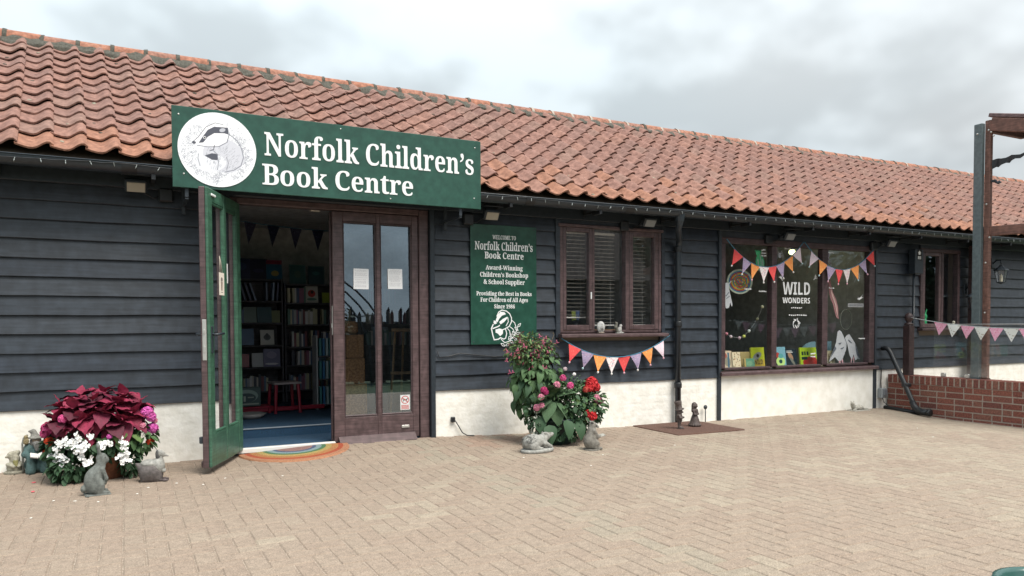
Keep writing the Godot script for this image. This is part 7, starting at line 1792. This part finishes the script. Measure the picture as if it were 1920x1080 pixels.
	flat("paper_bird", "silver grey paper bird with one long wing standing by the outer window frame", "paper cut-out", [[[V2(-0.10, 0.16), V2(-0.055, 0.17), V2(0.05, 0.06), V2(0.12, -0.06), V2(0.16, -0.17), V2(0.11, -0.155), V2(0.07, -0.18), V2(0.03, -0.10), V2(0.0, -0.18), V2(-0.05, -0.10), V2(-0.085, 0.02), V2(-0.14, 0.12)], sil, 0.0, "body"], [[V2(0.06, 0.03), V2(0.12, -0.07), V2(0.145, -0.155), V2(0.09, -0.10)], ink, 0.004, "marking"], [[V2(-0.07, 0.10), V2(-0.01, 0.06), V2(-0.01, 0.05), V2(-0.075, 0.085)], ink, 0.004, "marking"], [[V2(-0.02, -0.15), V2(-0.02, -0.22), V2(-0.06, -0.23), V2(0.01, -0.23), V2(-0.005, -0.22), V2(-0.005, -0.15)], beak, 0.001, "foot"], [[V2(0.025, -0.13), V2(0.03, -0.22), V2(0.0, -0.23), V2(0.08, -0.23), V2(0.045, -0.22), V2(0.04, -0.13)], beak, 0.0012, "foot"]], V(8.56, 0.785, -0.12))
	var gl := thing("pompom_garland", "drooping garland of small felt balls in the first pane of the display window", "garland", Vector3.ZERO)
	var gp := [V(6.33, 1.06, -0.2), V(6.372, 1.019, -0.2), V(6.432, 0.98, -0.2), V(6.5, 0.945, -0.2), V(6.64, 0.928, -0.2), V(6.715, 0.947, -0.2), V(6.797, 1.011, -0.2), V(6.86, 1.07, -0.2), V(6.935, 1.16, -0.2), V(6.99, 1.25, -0.2), V(7.016, 1.31, -0.2)]
	put("thread", Shape.new().tube(gp, 0.002, 4).done(), thread, gl)
	var bl := Shape.new().smooth(true).ball(Vector3.ZERO, V(0.020, 0.020, 0.020), 10, 8).done()
	var pc := [lin(0.30, 0.33, 0.34), lin(0.55, 0.22, 0.28), lin(0.60, 0.52, 0.56), lin(0.55, 0.42, 0.48), lin(0.55, 0.62, 0.14), lin(0.60, 0.70, 0.66), lin(0.30, 0.32, 0.2), lin(0.66, 0.68, 0.44)]
	var pi := 0
	for k in [1, 2, 3, 4, 5, 6, 8, 10]:
		put("felt_ball", bl, mat("felt", pc[pi], 0.95), gl, pos(gp[k].x, gp[k].y, gp[k].z)); pi += 1
	var lamp := thing("spot_lamp", "small lit spot lamp glowing inside the display window between the two strings of bunting", "lamp", V(8.30, 2.10, -0.9))
	var em := mat("lamp_glow", lin(0.8, 0.82, 0.55), 0.4); em.emission_enabled = true; em.emission = Color(0.92, 0.97, 0.68); em.emission_energy_multiplier = 1.6
	put("bulb", Shape.new().smooth(true).ball(Vector3.ZERO, V(0.045, 0.040, 0.045), 12, 8).done(), em, lamp)
	put("holder", Shape.new().smooth(true).lathe([V2(0.0, 0.03), V2(0.04, 0.03), V2(0.035, 0.11), V2(0.0, 0.12)], 12).done(), M.black_metal, lamp)
	var ol := OmniLight3D.new(); ol.name = "spot_lamp_light"; ol.light_color = Color(0.95, 1.0, 0.75); ol.light_energy = 0.006; ol.light_size = 0.045; ol.omni_range = 6.0; ol.omni_attenuation = 2.0; ol.shadow_enabled = true
	ol.position = V(8.30, 2.10, -0.9); add_child(ol)
	# books along the ledge
	var yl := 0.553
	var p1 := Print.new(64, 80, Color(0.78, 0.72, 0.62)).disc(0.3, 0.3, 0.25, 0.2, Color(0.62, 0.36, 0.30)).disc(0.6, 0.6, 0.3, 0.25, Color(0.55, 0.55, 0.48)).rect(0.6, 0.1, 0.16, 0.85, Color(0.22, 0.40, 0.50))
	var p2 := Print.new(64, 96, Color(0.84, 0.80, 0.68))
	for k in 26: p2.disc(r.randf(), r.randf(), 0.06, 0.03, [Color(0.25, 0.24, 0.20), Color(0.62, 0.44, 0.30)][k % 2], r.randf() * 3.0)
	var p3 := Print.new(96, 96, Color(0.66, 0.72, 0.15)).disc(0.45, 0.42, 0.35, 0.16, Color(0.50, 0.52, 0.50), -0.35).disc(0.5, 0.40, 0.1, 0.08, Color(0.1, 0.1, 0.1)).rect(0.0, 0.6, 1.0, 0.4, Color(0.72, 0.64, 0.24))
	var p4 := Print.new(64, 64, Color(0.36, 0.56, 0.46)).rect(0, 0, 0.15, 1, Color(0.68, 0.60, 0.36)).disc(0.5, 0.5, 0.3, 0.25, Color(0.45, 0.62, 0.50))
	var p5 := Print.new(96, 96, Color(0.46, 0.66, 0.72)).disc(0.25, 0.7, 0.22, 0.3, Color(0.08, 0.14, 0.18)).disc(0.42, 0.4, 0.15, 0.13, Color(0.66, 0.26, 0.22)).disc(0.62, 0.72, 0.32, 0.24, Color(0.72, 0.86, 0.52)).disc(0.65, 0.45, 0.18, 0.12, Color(0.35, 0.62, 0.62)).disc(0.62, 0.72, 0.12, 0.1, Color(0.12, 0.3, 0.3))
	var p6 := Print.new(64, 80, Color(0.10, 0.16, 0.20)).disc(0.45, 0.4, 0.3, 0.16, Color(0.62, 0.50, 0.40), 0.8).disc(0.6, 0.7, 0.3, 0.1, Color(0.45, 0.46, 0.42), 0.8).rect(0.1, 0.08, 0.5, 0.04, Color(0.85, 0.86, 0.84)).rect(0.1, 0.16, 0.6, 0.04, Color(0.85, 0.86, 0.84))
	var p7 := Print.new(96, 80, Color(0.62, 0.74, 0.16)).disc(0.6, 0.8, 0.45, 0.3, Color(0.60, 0.16, 0.14)).disc(0.82, 0.62, 0.12, 0.2, Color(0.66, 0.20, 0.18)).rect(0.1, 0.22, 0.12, 0.2, Color(0.06, 0.18, 0.18)).rect(0.26, 0.22, 0.1, 0.2, Color(0.06, 0.18, 0.18)).rect(0.4, 0.22, 0.12, 0.2, Color(0.06, 0.18, 0.18)).rect(0.08, 0.5, 0.36, 0.16, Color(0.06, 0.18, 0.18))
	var p8 := Print.new(80, 80, Color(0.62, 0.60, 0.50))
	for k in 8: p8.rect(0.05 + 0.12 * k, 0.15 + 0.05 * (k % 3), 0.05, 0.7, [Color(0.40, 0.36, 0.28), Color(0.75, 0.73, 0.66)][k % 2])
	book("narrow teal book standing edge on at the corner of the display window", "", 0.16, 0.20, 0.028, cover(0.05, 0.30, 0.24), V(6.295, yl, -0.17), PI / 2 - 0.35)
	book("cream book with a blue spine band standing at the corner of the display window", "", 0.185, 0.225, 0.02, cover(0.5, 0.45, 0.36), V(6.41, yl, -0.17), 0.1, -0.13, -0.05, p1)
	book("cream book densely patterned with small drawings in the display window", "", 0.135, 0.205, 0.02, cover(0.55, 0.50, 0.38), V(6.565, yl, -0.16), 0.05, -0.14, 0.0, p2)
	book("low green and tan book lying against the lime book in the display window", "", 0.17, 0.125, 0.02, cover(0.3, 0.28, 0.14), V(6.75, yl, -0.14), 0.0, -0.12, 0.0, p4)
	tag(put("display_box", Shape.new().cbox(V(6.78, yl + 0.10, -0.27), V(0.34, 0.20, 0.10), 0.004).done(), cover(0.28, 0.23, 0.10)), "olive brown box behind the low green book in the display window", "box")
	var bw := book("lime book with a grey lizard and black lettering in the display window", "", 0.21, 0.255, 0.02, cover(0.40, 0.42, 0.06), V(6.935, yl, -0.18), -0.05, -0.12, 0.0, p3)
	lettering("WILD", 0.06, 0.14, V(0.0, 0.075, 0.011), cover(0.02, 0.02, 0.02), bw, "Droid Sans", 700, 0.001)
	book("pale blue book with a black and red bird in the display window", "", 0.245, 0.255, 0.02, cover(0.25, 0.42, 0.48), V(7.28, yl, -0.17), 0.0, -0.12, 0.0, p5)
	book("dark book with a small brown bird on a branch in the display window", "", 0.195, 0.22, 0.02, cover(0.03, 0.04, 0.05), V(7.51, yl, -0.18), 0.0, -0.13, 0.0, p6)
	book("lime book with a big red slug picture in the display window", "", 0.30, 0.24, 0.02, cover(0.38, 0.48, 0.06), V(7.785, yl, -0.15), 0.0, -0.12, 0.0, p7)
	book("cream book with tall striped lettering in the third pane of the display window", "", 0.26, 0.19, 0.02, cover(0.45, 0.43, 0.34), V(8.17, yl, -0.17), 0.0, -0.12, 0.0, p8)
	var bs := mat("board_sky", lin(0.16, 0.30, 0.36), 0.7)
	for q in [[7.92, 0.31, "behind the slug book"], [8.22, 0.31, "behind the striped lettering book"]]:
		var pts := [V2(-0.14, 0.0), V2(0.14, 0.0), V2(0.14, q[1])]
		for k in 7: pts.append(V2(0.14 - 0.28 * (k + 1) / 8.0, q[1] - 0.10 * pow((k + 1) / 8.0, 2.5)))
		pts.append(V2(-0.14, q[1] - 0.12))
		tag(put("shaped_board", Shape.new().prism(PackedVector2Array(pts), Vector3.RIGHT, Vector3.UP, V(q[0], yl, -0.29), V(0, 0, 0.012)).done(), bs), "pale blue round cornered board standing %s in the display window" % q[2], "board", "blue boards in the display window")
	# on the sill of the narrow window
	var tg := thing("green_frog_toy", "small green and orange toy standing inside the narrow window beyond the display window", "toy", V(9.99, 1.05, -0.07))
	put("body", body([oval(V(0, 0.06, 0), V(0.05, 0.055, 0.03), 0.02), oval(V(0.02, 0.14, 0), V(0.03, 0.04, 0.025), 0.02), bone(V(0.02, 0.17, 0), 0.012, V(0.05, 0.24, 0), 0.008, 0.01)], 0.006), grn, tg)
	put("feet", body([oval(V(-0.07, 0.02, 0.01), V(0.035, 0.03, 0.02), 0.01)], 0.006), mat("toy_orange", lin(0.55, 0.16, 0.05), 0.6), tg)
	tag(put("white_ornament", body([oval(V(0, 0.03, 0), V(0.035, 0.032, 0.025), 0.01), oval(V(0.01, 0.075, 0), V(0.022, 0.022, 0.02), 0.01)], 0.006), stone("china_cream", lin(0.5, 0.5, 0.42), 0.4), null, pos(10.43, 1.032, 0.07)), "small cream round ornament on the sill of the narrow window", "ornament")

# ------------------------------------------------------------------ the brick wall, posts and pipe at the far end
func far_end() -> void:
	var w := thing("brick_wall", "low red brick garden wall with a row of bricks on edge along its top", "wall", V(9.06, 0, 0))
	var yb := -0.115
	put("core", Shape.new().span(0.0035, 0.2125, yb - 0.1, 0.318, 0.05, 4.6).span(-0.0035, 0.216, 0.318, 0.411, 0.055, 4.6).done(), M.joint_mortar, w)
	var bt := []
	for q in [[0.33, 0.118, 0.085], [0.29, 0.102, 0.076], [0.36, 0.135, 0.098], [0.26, 0.098, 0.078], [0.34, 0.150, 0.110], [0.31, 0.125, 0.095]]:
		bt.append(mat("brick", lin(q[0], q[1], q[2]), 0.9, T.clay, 2.5, T.rough, 0.3))
	var st := Shape.new().cbox(Vector3.ZERO, V(0.1025, 0.0615, 0.212), 0.0025).done()
	var hd := Shape.new().cbox(Vector3.ZERO, V(0.215, 0.0615, 0.100), 0.0025).done()
	var ed := Shape.new().cbox(Vector3.ZERO, V(0.225, 0.1025, 0.0605), 0.0025).done()
	for c in 6:
		var y := 0.275 - 0.0755 * c
		var z := 0.055 - (0.11 if c % 2 else 0.0)
		var k := 0
		while z < 4.6:
			var head := (k + c) % 3 == 2
			var l := 0.1025 if head else 0.215
			if z + l > 0.05:
				var cut := maxf(z, 0.045)
				put("brick", hd if head else st, bt[rng.randi() % 6], w, Transform3D(Basis.from_scale(V(1, 1, (z + l - cut) / l)) * Basis(Vector3.UP, rng.randf_range(-0.006, 0.006)), V((0.1075 if head else 0.051) + rng.randf_range(-0.0012, 0.0012), y, (cut + z + l) * 0.5)))
			z += l + 0.011; k += 1
	var z2 := 0.085
	while z2 < 4.6:
		put("brick", ed, bt[rng.randi() % 5], w, Transform3D(Basis(Vector3.UP, rng.randf_range(-0.01, 0.01)), V(0.1075, 0.365 + rng.randf_range(-0.002, 0.002), z2))); z2 += 0.0755
	# turned post behind the wall
	var pm := mat("post_brown", lin(0.060, 0.033, 0.034), 0.5, T.grain, 1.5, T.grain, 0.1)
	var bp := thing("gate_post", "square dark brown timber post with a ball top behind the end of the brick wall", "post", V(9.12, 0.40, 0.30))
	put("shaft", Shape.new().cbox(V(0, 0.33, 0), V(0.10, 0.68, 0.10), 0.008).done(), pm, bp)
	put("ball_top", Shape.new().smooth(true).lathe([V2(0.0, 0.67), V2(0.055, 0.675), V2(0.058, 0.69), V2(0.03, 0.705), V2(0.03, 0.72), V2(0.05, 0.745), V2(0.055, 0.775), V2(0.045, 0.81), V2(0.02, 0.832), V2(0.0, 0.835)], 18).done(), pm, bp)
	# waste pipe across the end of the wall
	var pp := thing("waste_pipe", "black plastic waste pipe slanting across the end of the brick wall to the paving", "pipe", Vector3.ZERO)
	put("pipe", Shape.new().smooth(true).tube([V(8.93, 0.765, 0.055), V(8.93, 0.77, 0.11), V(8.93, 0.755, 0.145), V(8.93, 0.72, 0.175), V(8.92, 0.10, 0.50), V(8.91, 0.035, 0.545)], 0.030, 12).done(), M.black_plastic, pp)
	put("shoe", Shape.new().smooth(true).tube([V(8.92, 0.10, 0.495), V(8.915, 0.04, 0.53), V(8.91, -0.005, 0.58), V(8.90, -0.02, 0.64), V(8.90, -0.022, 0.73)], [0.036, 0.040, 0.042, 0.042, 0.042], 12).done(), M.black_plastic, pp)
	put("collar", Shape.new().smooth(true).tube([V(8.90, -0.022, 0.725), V(8.90, -0.022, 0.76)], 0.048, 12).done(), M.black_plastic, pp)
	put("bracket", Shape.new().cbox(V(8.95, 0.30, 0.395), V(0.10, 0.05, 0.085), 0.01).done(), M.black_plastic, pp)
	put("ground_pipe", Shape.new().smooth(true).tube([V(8.93, gy(8.93, 0.1) + 0.02, 0.10), V(8.92, -0.04, 0.60)], 0.026, 10).done(), M.black_plastic, pp)
	# glass screen on the wall
	var gs := thing("glass_screen", "clear glass windbreak standing on top of the low brick wall", "screen", V(9.16, 0.42, 0))
	put("pane", Shape.new().span(-0.004, 0.004, 0.02, 0.66, 0.62, 4.5).done(), M.clear_screen, gs)
	put("top_rail", Shape.new().cbox(V(0, 0.662, 2.56), V(0.012, 0.008, 3.88), 0.002).done(), M.alloy, gs)
	for z in [0.75, 1.05, 2.4, 3.8]: put("clamp", Shape.new().cbox(V(0, 0.025, z), V(0.03, 0.05, 0.06), 0.006).done(), M.alloy, gs)
	# wide brown timber post against the building
	var wp := thing("timber_post", "wide dark brown timber post standing close to the wall by the narrow window", "post", V(10.82, -0.05, 0.18))
	put("shaft", Shape.new().cbox(V(0, 1.12, 0), V(0.26, 2.25, 0.14), 0.01).done(), pm, wp)
	put("base", Shape.new().cbox(V(0, 0.18, 0), V(0.34, 0.36, 0.20), 0.01).done(), mat("post_base", lin(0.06, 0.058, 0.058), 0.7), wp)
	put("spot_fitting", Shape.new().cbox(V(-0.1, 1.62, 0.085), V(0.035, 0.10, 0.03), 0.008).done(), M.alloy, wp)
	# the pergola: steel and timber post, rail and rafters
	var red := mat("pergola_timber", lin(0.23, 0.112, 0.085), 0.6, T.grain, 1.2, T.grain, 0.1); var plum := mat("pergola_plum", lin(0.20, 0.125, 0.125), 0.55, T.grain, 1.2)
	var steel := mat("steel_teal", lin(0.12, 0.155, 0.165), 0.45, T.soft, 1.0)
	var pg := thing("pergola", "tall timber pergola with a grey steel post at the end of the yard", "pergola", V(9.22, -0.08, 1.16))
	put("steel_post", Shape.new().cbox(V(-0.03, 1.785, -0.025), V(0.06, 3.57, 0.10), 0.006).done(), steel, pg)
	put("timber_post", Shape.new().cbox(V(0.02, 1.80, 0.060), V(0.06, 3.60, 0.065), 0.006).done(), red, pg)
	put("timber_post", Shape.new().cbox(V(0.02, 1.42, 2.48), V(0.06, 2.84, 0.065), 0.006).done(), red, pg)
	put("tie_rail", Shape.new().cbox(V(0.03, 2.225, 1.6), V(0.05, 0.115, 3.2), 0.006, Basis(Vector3.RIGHT, 0.035)).done(), red, pg)
	put("rafter", Shape.new().cbox(V(0.02, 3.225, 1.29), V(0.05, 0.15, 2.5), 0.006, Basis(Vector3.RIGHT, 0.262)).done(), red, pg)
	put("roof_board", Shape.new().cbox(V(0.43, 3.335, 1.29), V(0.86, 0.045, 2.55), 0.006, Basis(Vector3.RIGHT, 0.262)).done(), plum, pg)
	put("rafter", Shape.new().cbox(V(0.72, 3.225, 1.29), V(0.05, 0.15, 2.5), 0.006, Basis(Vector3.RIGHT, 0.262)).done(), plum, pg)
	put("cross_rail", Shape.new().cbox(V(0.38, 3.52, 0.05), V(0.72, 0.12, 0.05), 0.006).done(), plum, pg)
	for q in [[-0.01, 3.45, 0.10], [-0.01, 3.40, 0.13], [-0.01, 3.48, 0.07], [-0.01, 2.20, 0.10], [-0.062, 3.45, -0.03], [-0.012, 1.9, 0.06], [-0.012, 1.3, 0.06], [-0.012, 2.6, 0.06]]: put("bolt", Shape.new().ball(Vector3.ZERO, V(0.012, 0.012, 0.012), 8, 5).done(), M.alloy, pg, pos(q[0], q[1], q[2]))
	# torn sheet of dark plastic caught on the post
	var sh := Shape.new().smooth(true)
	for i in 10:
		var f := func(k: int, e: float) -> Vector3:
			var t := k / 10.0
			return V(0.02 * sin(k * 1.7), lerpf(-0.05 + 0.015 * sin(k * 2.1), 0.055 + 0.012 * sin(k * 1.4), e) * (1.0 - t * 0.72) + 0.06 * t, t * 0.38)
		sh.quad(f.call(i, 0.0), f.call(i + 1, 0.0), f.call(i + 1, 1.0), f.call(i, 1.0))
		sh.quad(f.call(i, 1.0) + V(0.006, 0, 0), f.call(i + 1, 1.0) + V(0.006, 0, 0), f.call(i + 1, 0.0) + V(0.006, 0, 0), f.call(i, 0.0) + V(0.006, 0, 0))
	tag(put("torn_sheet", sh.done(), M.black_plastic, null, pos(9.22, 2.98, 1.27)), "torn strip of black sheeting sticking out from the pergola post against the sky", "torn sheet")
	var cl := thing("clamp_lamp", "small dark fitting clamped low on the pergola post above the roof line", "fitting", V(9.24, 2.79, 1.275))
	put("clamp", Shape.new().cbox(V(0, 0, 0.01), V(0.04, 0.03, 0.05), 0.006).done(), M.black_metal, cl)
	put("head", Shape.new().smooth(true).tube([V(0, -0.01, 0.02), V(0, -0.03, 0.06), V(0, -0.02, 0.08)], [0.012, 0.018, 0.02], 8).done(), M.black_metal, cl)
	# tub rim at the corner of the picture
	var tu := thing("garden_tub", "dark green glossy plastic tub on the paving, only its rim in view", "tub", V(2.515, gy(2.5, 5.3), 5.36))
	put("tub", Shape.new().smooth(true).lathe([V2(0.0, 0.0), V2(0.12, 0.0), V2(0.15, 0.26), V2(0.165, 0.27), V2(0.172, 0.285), V2(0.168, 0.30), V2(0.155, 0.302), V2(0.145, 0.29), V2(0.115, 0.03), V2(0.0, 0.03)], 36).done(), mat("tub_teal", lin(0.035, 0.095, 0.085), 0.22), tu)

# ------------------------------------------------------------------ across the yard, as mirrored in the panes
func across() -> void:
	var fm := mat("fence_dark", lin(0.045, 0.04, 0.035), 0.85, T.grain, 0.8)
	var fn := thing("paling_fence", "dark fence of uneven pointed palings across the yard, mirrored in the brown door", "fence", V(0, -0.1, 13.2))
	var pl := []
	for v in 3:
		var h := 1.85 + 0.09 * v
		pl.append(Shape.new().prism(PackedVector2Array([V2(-0.055, 0), V2(0.055, 0), V2(0.05, h - 0.1), V2(0.01 * v, h), V2(-0.055, h - 0.12)]), Vector3.RIGHT, Vector3.UP, Vector3.ZERO, V(0, 0, 0.02)).done())
	for k in 46: put("paling", pl[rng.randi() % 3], fm, fn, turned(V(3.5 + k * 0.155, rng.randf_range(-0.08, 0.05), rng.randf_range(-0.02, 0.02)), 0, 0, rng.randf_range(-0.03, 0.03)))
	put("rail", Shape.new().span(3.4, 10.6, 0.4, 0.48, 0.02, 0.06).span(3.4, 10.6, 1.4, 1.48, 0.02, 0.06).done(), fm, fn)
	put("backing", Shape.new().span(3.4, 10.6, 0.0, 1.62, 0.06, 0.08).done(), fm, fn)
	var hm := thing("hoop_frame", "dark steel hoop frame of a bare tunnel, mirrored in the brown door", "frame", V(2.6, -0.08, 8.9))
	for k in 3:
		var p := []
		for j in 21: p.append(V(cos(PI * j / 20) * 2.5, 0.6 + sin(PI * j / 20) * 2.15, k * 0.75))
		p.push_front(V(2.5, 0, k * 0.75)); p.append(V(-2.5, 0, k * 0.75))
		put("hoop", Shape.new().smooth(true).tube(p, 0.022, 8).done(), M.black_metal, hm)
	for a in [0.5, 1.0, 1.57, 2.1]: put("purlin", Shape.new().tube([V(cos(a) * 2.5, 0.6 + sin(a) * 2.15, 0), V(cos(a) * 2.5, 0.6 + sin(a) * 2.15, 1.5)], 0.016, 6).done(), M.black_metal, hm)
	var bn := thing("barn", "dark tiled barn with a gabled roof across the yard, mirrored in the three-light window", "barn", V(11.4, -0.15, 12.5), 0.35)
	put("wall", Shape.new().span(-3.0, 3.6, 0, 2.6, -2.0, 3.0).done(), fm, bn)
	put("roof", Shape.new().prism(PackedVector2Array([V2(-2.3, 2.45), V2(3.3, 2.45), V2(0.5, 4.7)]), Vector3.BACK, Vector3.UP, V(-3.2, 0, 0), V(7.0, 0, 0)).done(), mat("barn_roof", lin(0.085, 0.06, 0.05), 0.9, T.clay, 0.6), bn)
	var q := RandomNumberGenerator.new(); q.seed = 71
	var hl := leaf(0.22, 0.15, 0.2, 0.3)
	var hg := thing("hedge", "tall dark clipped hedge along the far side of the yard, mirrored in the display window", "hedge", V(0, -0.15, 0))
	put("stems", Shape.new().span(16.3, 36.0, 0.0, 3.3, 12.6, 13.6).done(), mat("hedge_twigs", lin(0.06, 0.055, 0.035), 0.95), hg)
	var hp := []
	for k in 5200: hp.append(aim(V(q.randf_range(16.0, 36.3), q.randf_range(0.1, 3.65 + 0.25 * sin(k * 0.37)), q.randf_range(12.25, 12.75)), V(q.randf_range(-0.8, 0.8), q.randf_range(-0.3, 0.7), -1.0), q.randf_range(-0.6, 0.6), q.randf_range(0.6, 1.2)))
	scatter("foliage", hl, leafy("hedge_leaf", lin(0.022, 0.040, 0.018)), hp, [], hg)
	var bu := thing("bush", "round dark bush at the end of the paling fence, mirrored in the brown door", "bush", V(4.5, -0.1, 12.4))
	scatter("foliage", hl, M.hedge_leaf, clump(420, V(0, 1.5, 0), V(0.7, 0.75, 0.6), hl, 0.7, 9, 1.0, -1.0), [], bu)
	var lf := leaf(0.34, 0.22, 0.2, 0.3)
	var lm := leafy("tree_leaf", lin(0.030, 0.060, 0.022)); var bark := mat("bark", lin(0.07, 0.055, 0.045), 0.95)
	for t in [[16.5, 11.0, 6.5, "in front"], [20.5, 14.5, 7.5, "at the back"], [24.5, 10.0, 6.8, "at the side"]]:
		var tr := thing("tree", "leafy tree across the yard, the one standing %s, mirrored in the windows" % t[3], "tree", V(t[0], -0.15, t[1]), 0.0, "trees across the yard")
		put("trunk", Shape.new().smooth(true).tube([V(0, 0, 0), V(0.05, t[2] * 0.4, 0), V(0.1, t[2] * 0.75, 0.1)], [0.24, 0.17, 0.07], 10).done(), bark, tr)
		var pl2 := []
		for c in 9:
			var cc := V(q.randf_range(-1.6, 1.6), t[2] * q.randf_range(0.48, 0.92), q.randf_range(-1.6, 1.6))
			pl2.append_array(clump(170, cc, V(1.15, 0.95, 1.15), lf, 1.0, 100 + c + int(t[0]), 1.0, -1.0))
			put("limb", Shape.new().tube([V(0.03, t[2] * 0.35, 0), cc], [0.09, 0.03], 6).done(), bark, tr)
		scatter("crown", lf, lm, pl2, [], tr)

func _ready() -> void:
	rng.seed = 2024
	view_and_light()
	materials()
	yard()
	shop = thing("shop_building", "long low bookshop of dark weatherboards under a red pantile roof, with a white plinth", "building")
	cladding()
	roof()
	doors()
	windows()
	far_end()
	across()
	signs()
	fittings()
	notices()
	buntings()
	first_planter()
	second_planter()
	statues()
	inside()
	display()
	rainbow_mat()

func rainbow_mat() -> void:
	var t := thing("rainbow_doormat", "half-round doormat with rainbow bands in front of the open doorway", "doormat", V(1.275, 0.0, 0.045))
	var cols := [[0.62, 0.30, 0.17], [0.56, 0.115, 0.05], [0.62, 0.29, 0.11], [0.60, 0.45, 0.16], [0.10, 0.26, 0.12], [0.32, 0.46, 0.50], [0.11, 0.15, 0.28], [0.42, 0.25, 0.23]]
	var rr := [1.0, 0.90, 0.81, 0.69, 0.58, 0.50, 0.40, 0.33, 0.0]
	for k in 8:
		var s := Shape.new()
		for j in 40:
			var f := func(i: int, r: float, y: float) -> Vector3:
				var a := PI * i / 40.0
				var x := cos(a) * 0.455 * r; var z := sin(a) * 0.545 * r
				return V(x, gy(1.275 + x, 0.045 + z) + y, z)
			var y1 := 0.012
			s.quad(f.call(j, rr[k + 1], y1), f.call(j, rr[k], y1), f.call(j + 1, rr[k], y1), f.call(j + 1, rr[k + 1], y1))
			if k == 0: s.quad(f.call(j, 1.0, y1), f.call(j, 1.012, 0.0), f.call(j + 1, 1.012, 0.0), f.call(j + 1, 1.0, y1))
		put("stripe", s.done(), mat("mat_stripe", lin(cols[k][0], cols[k][1], cols[k][2]), 0.97, T.grit, 2.5, T.fine, 0.4), t)
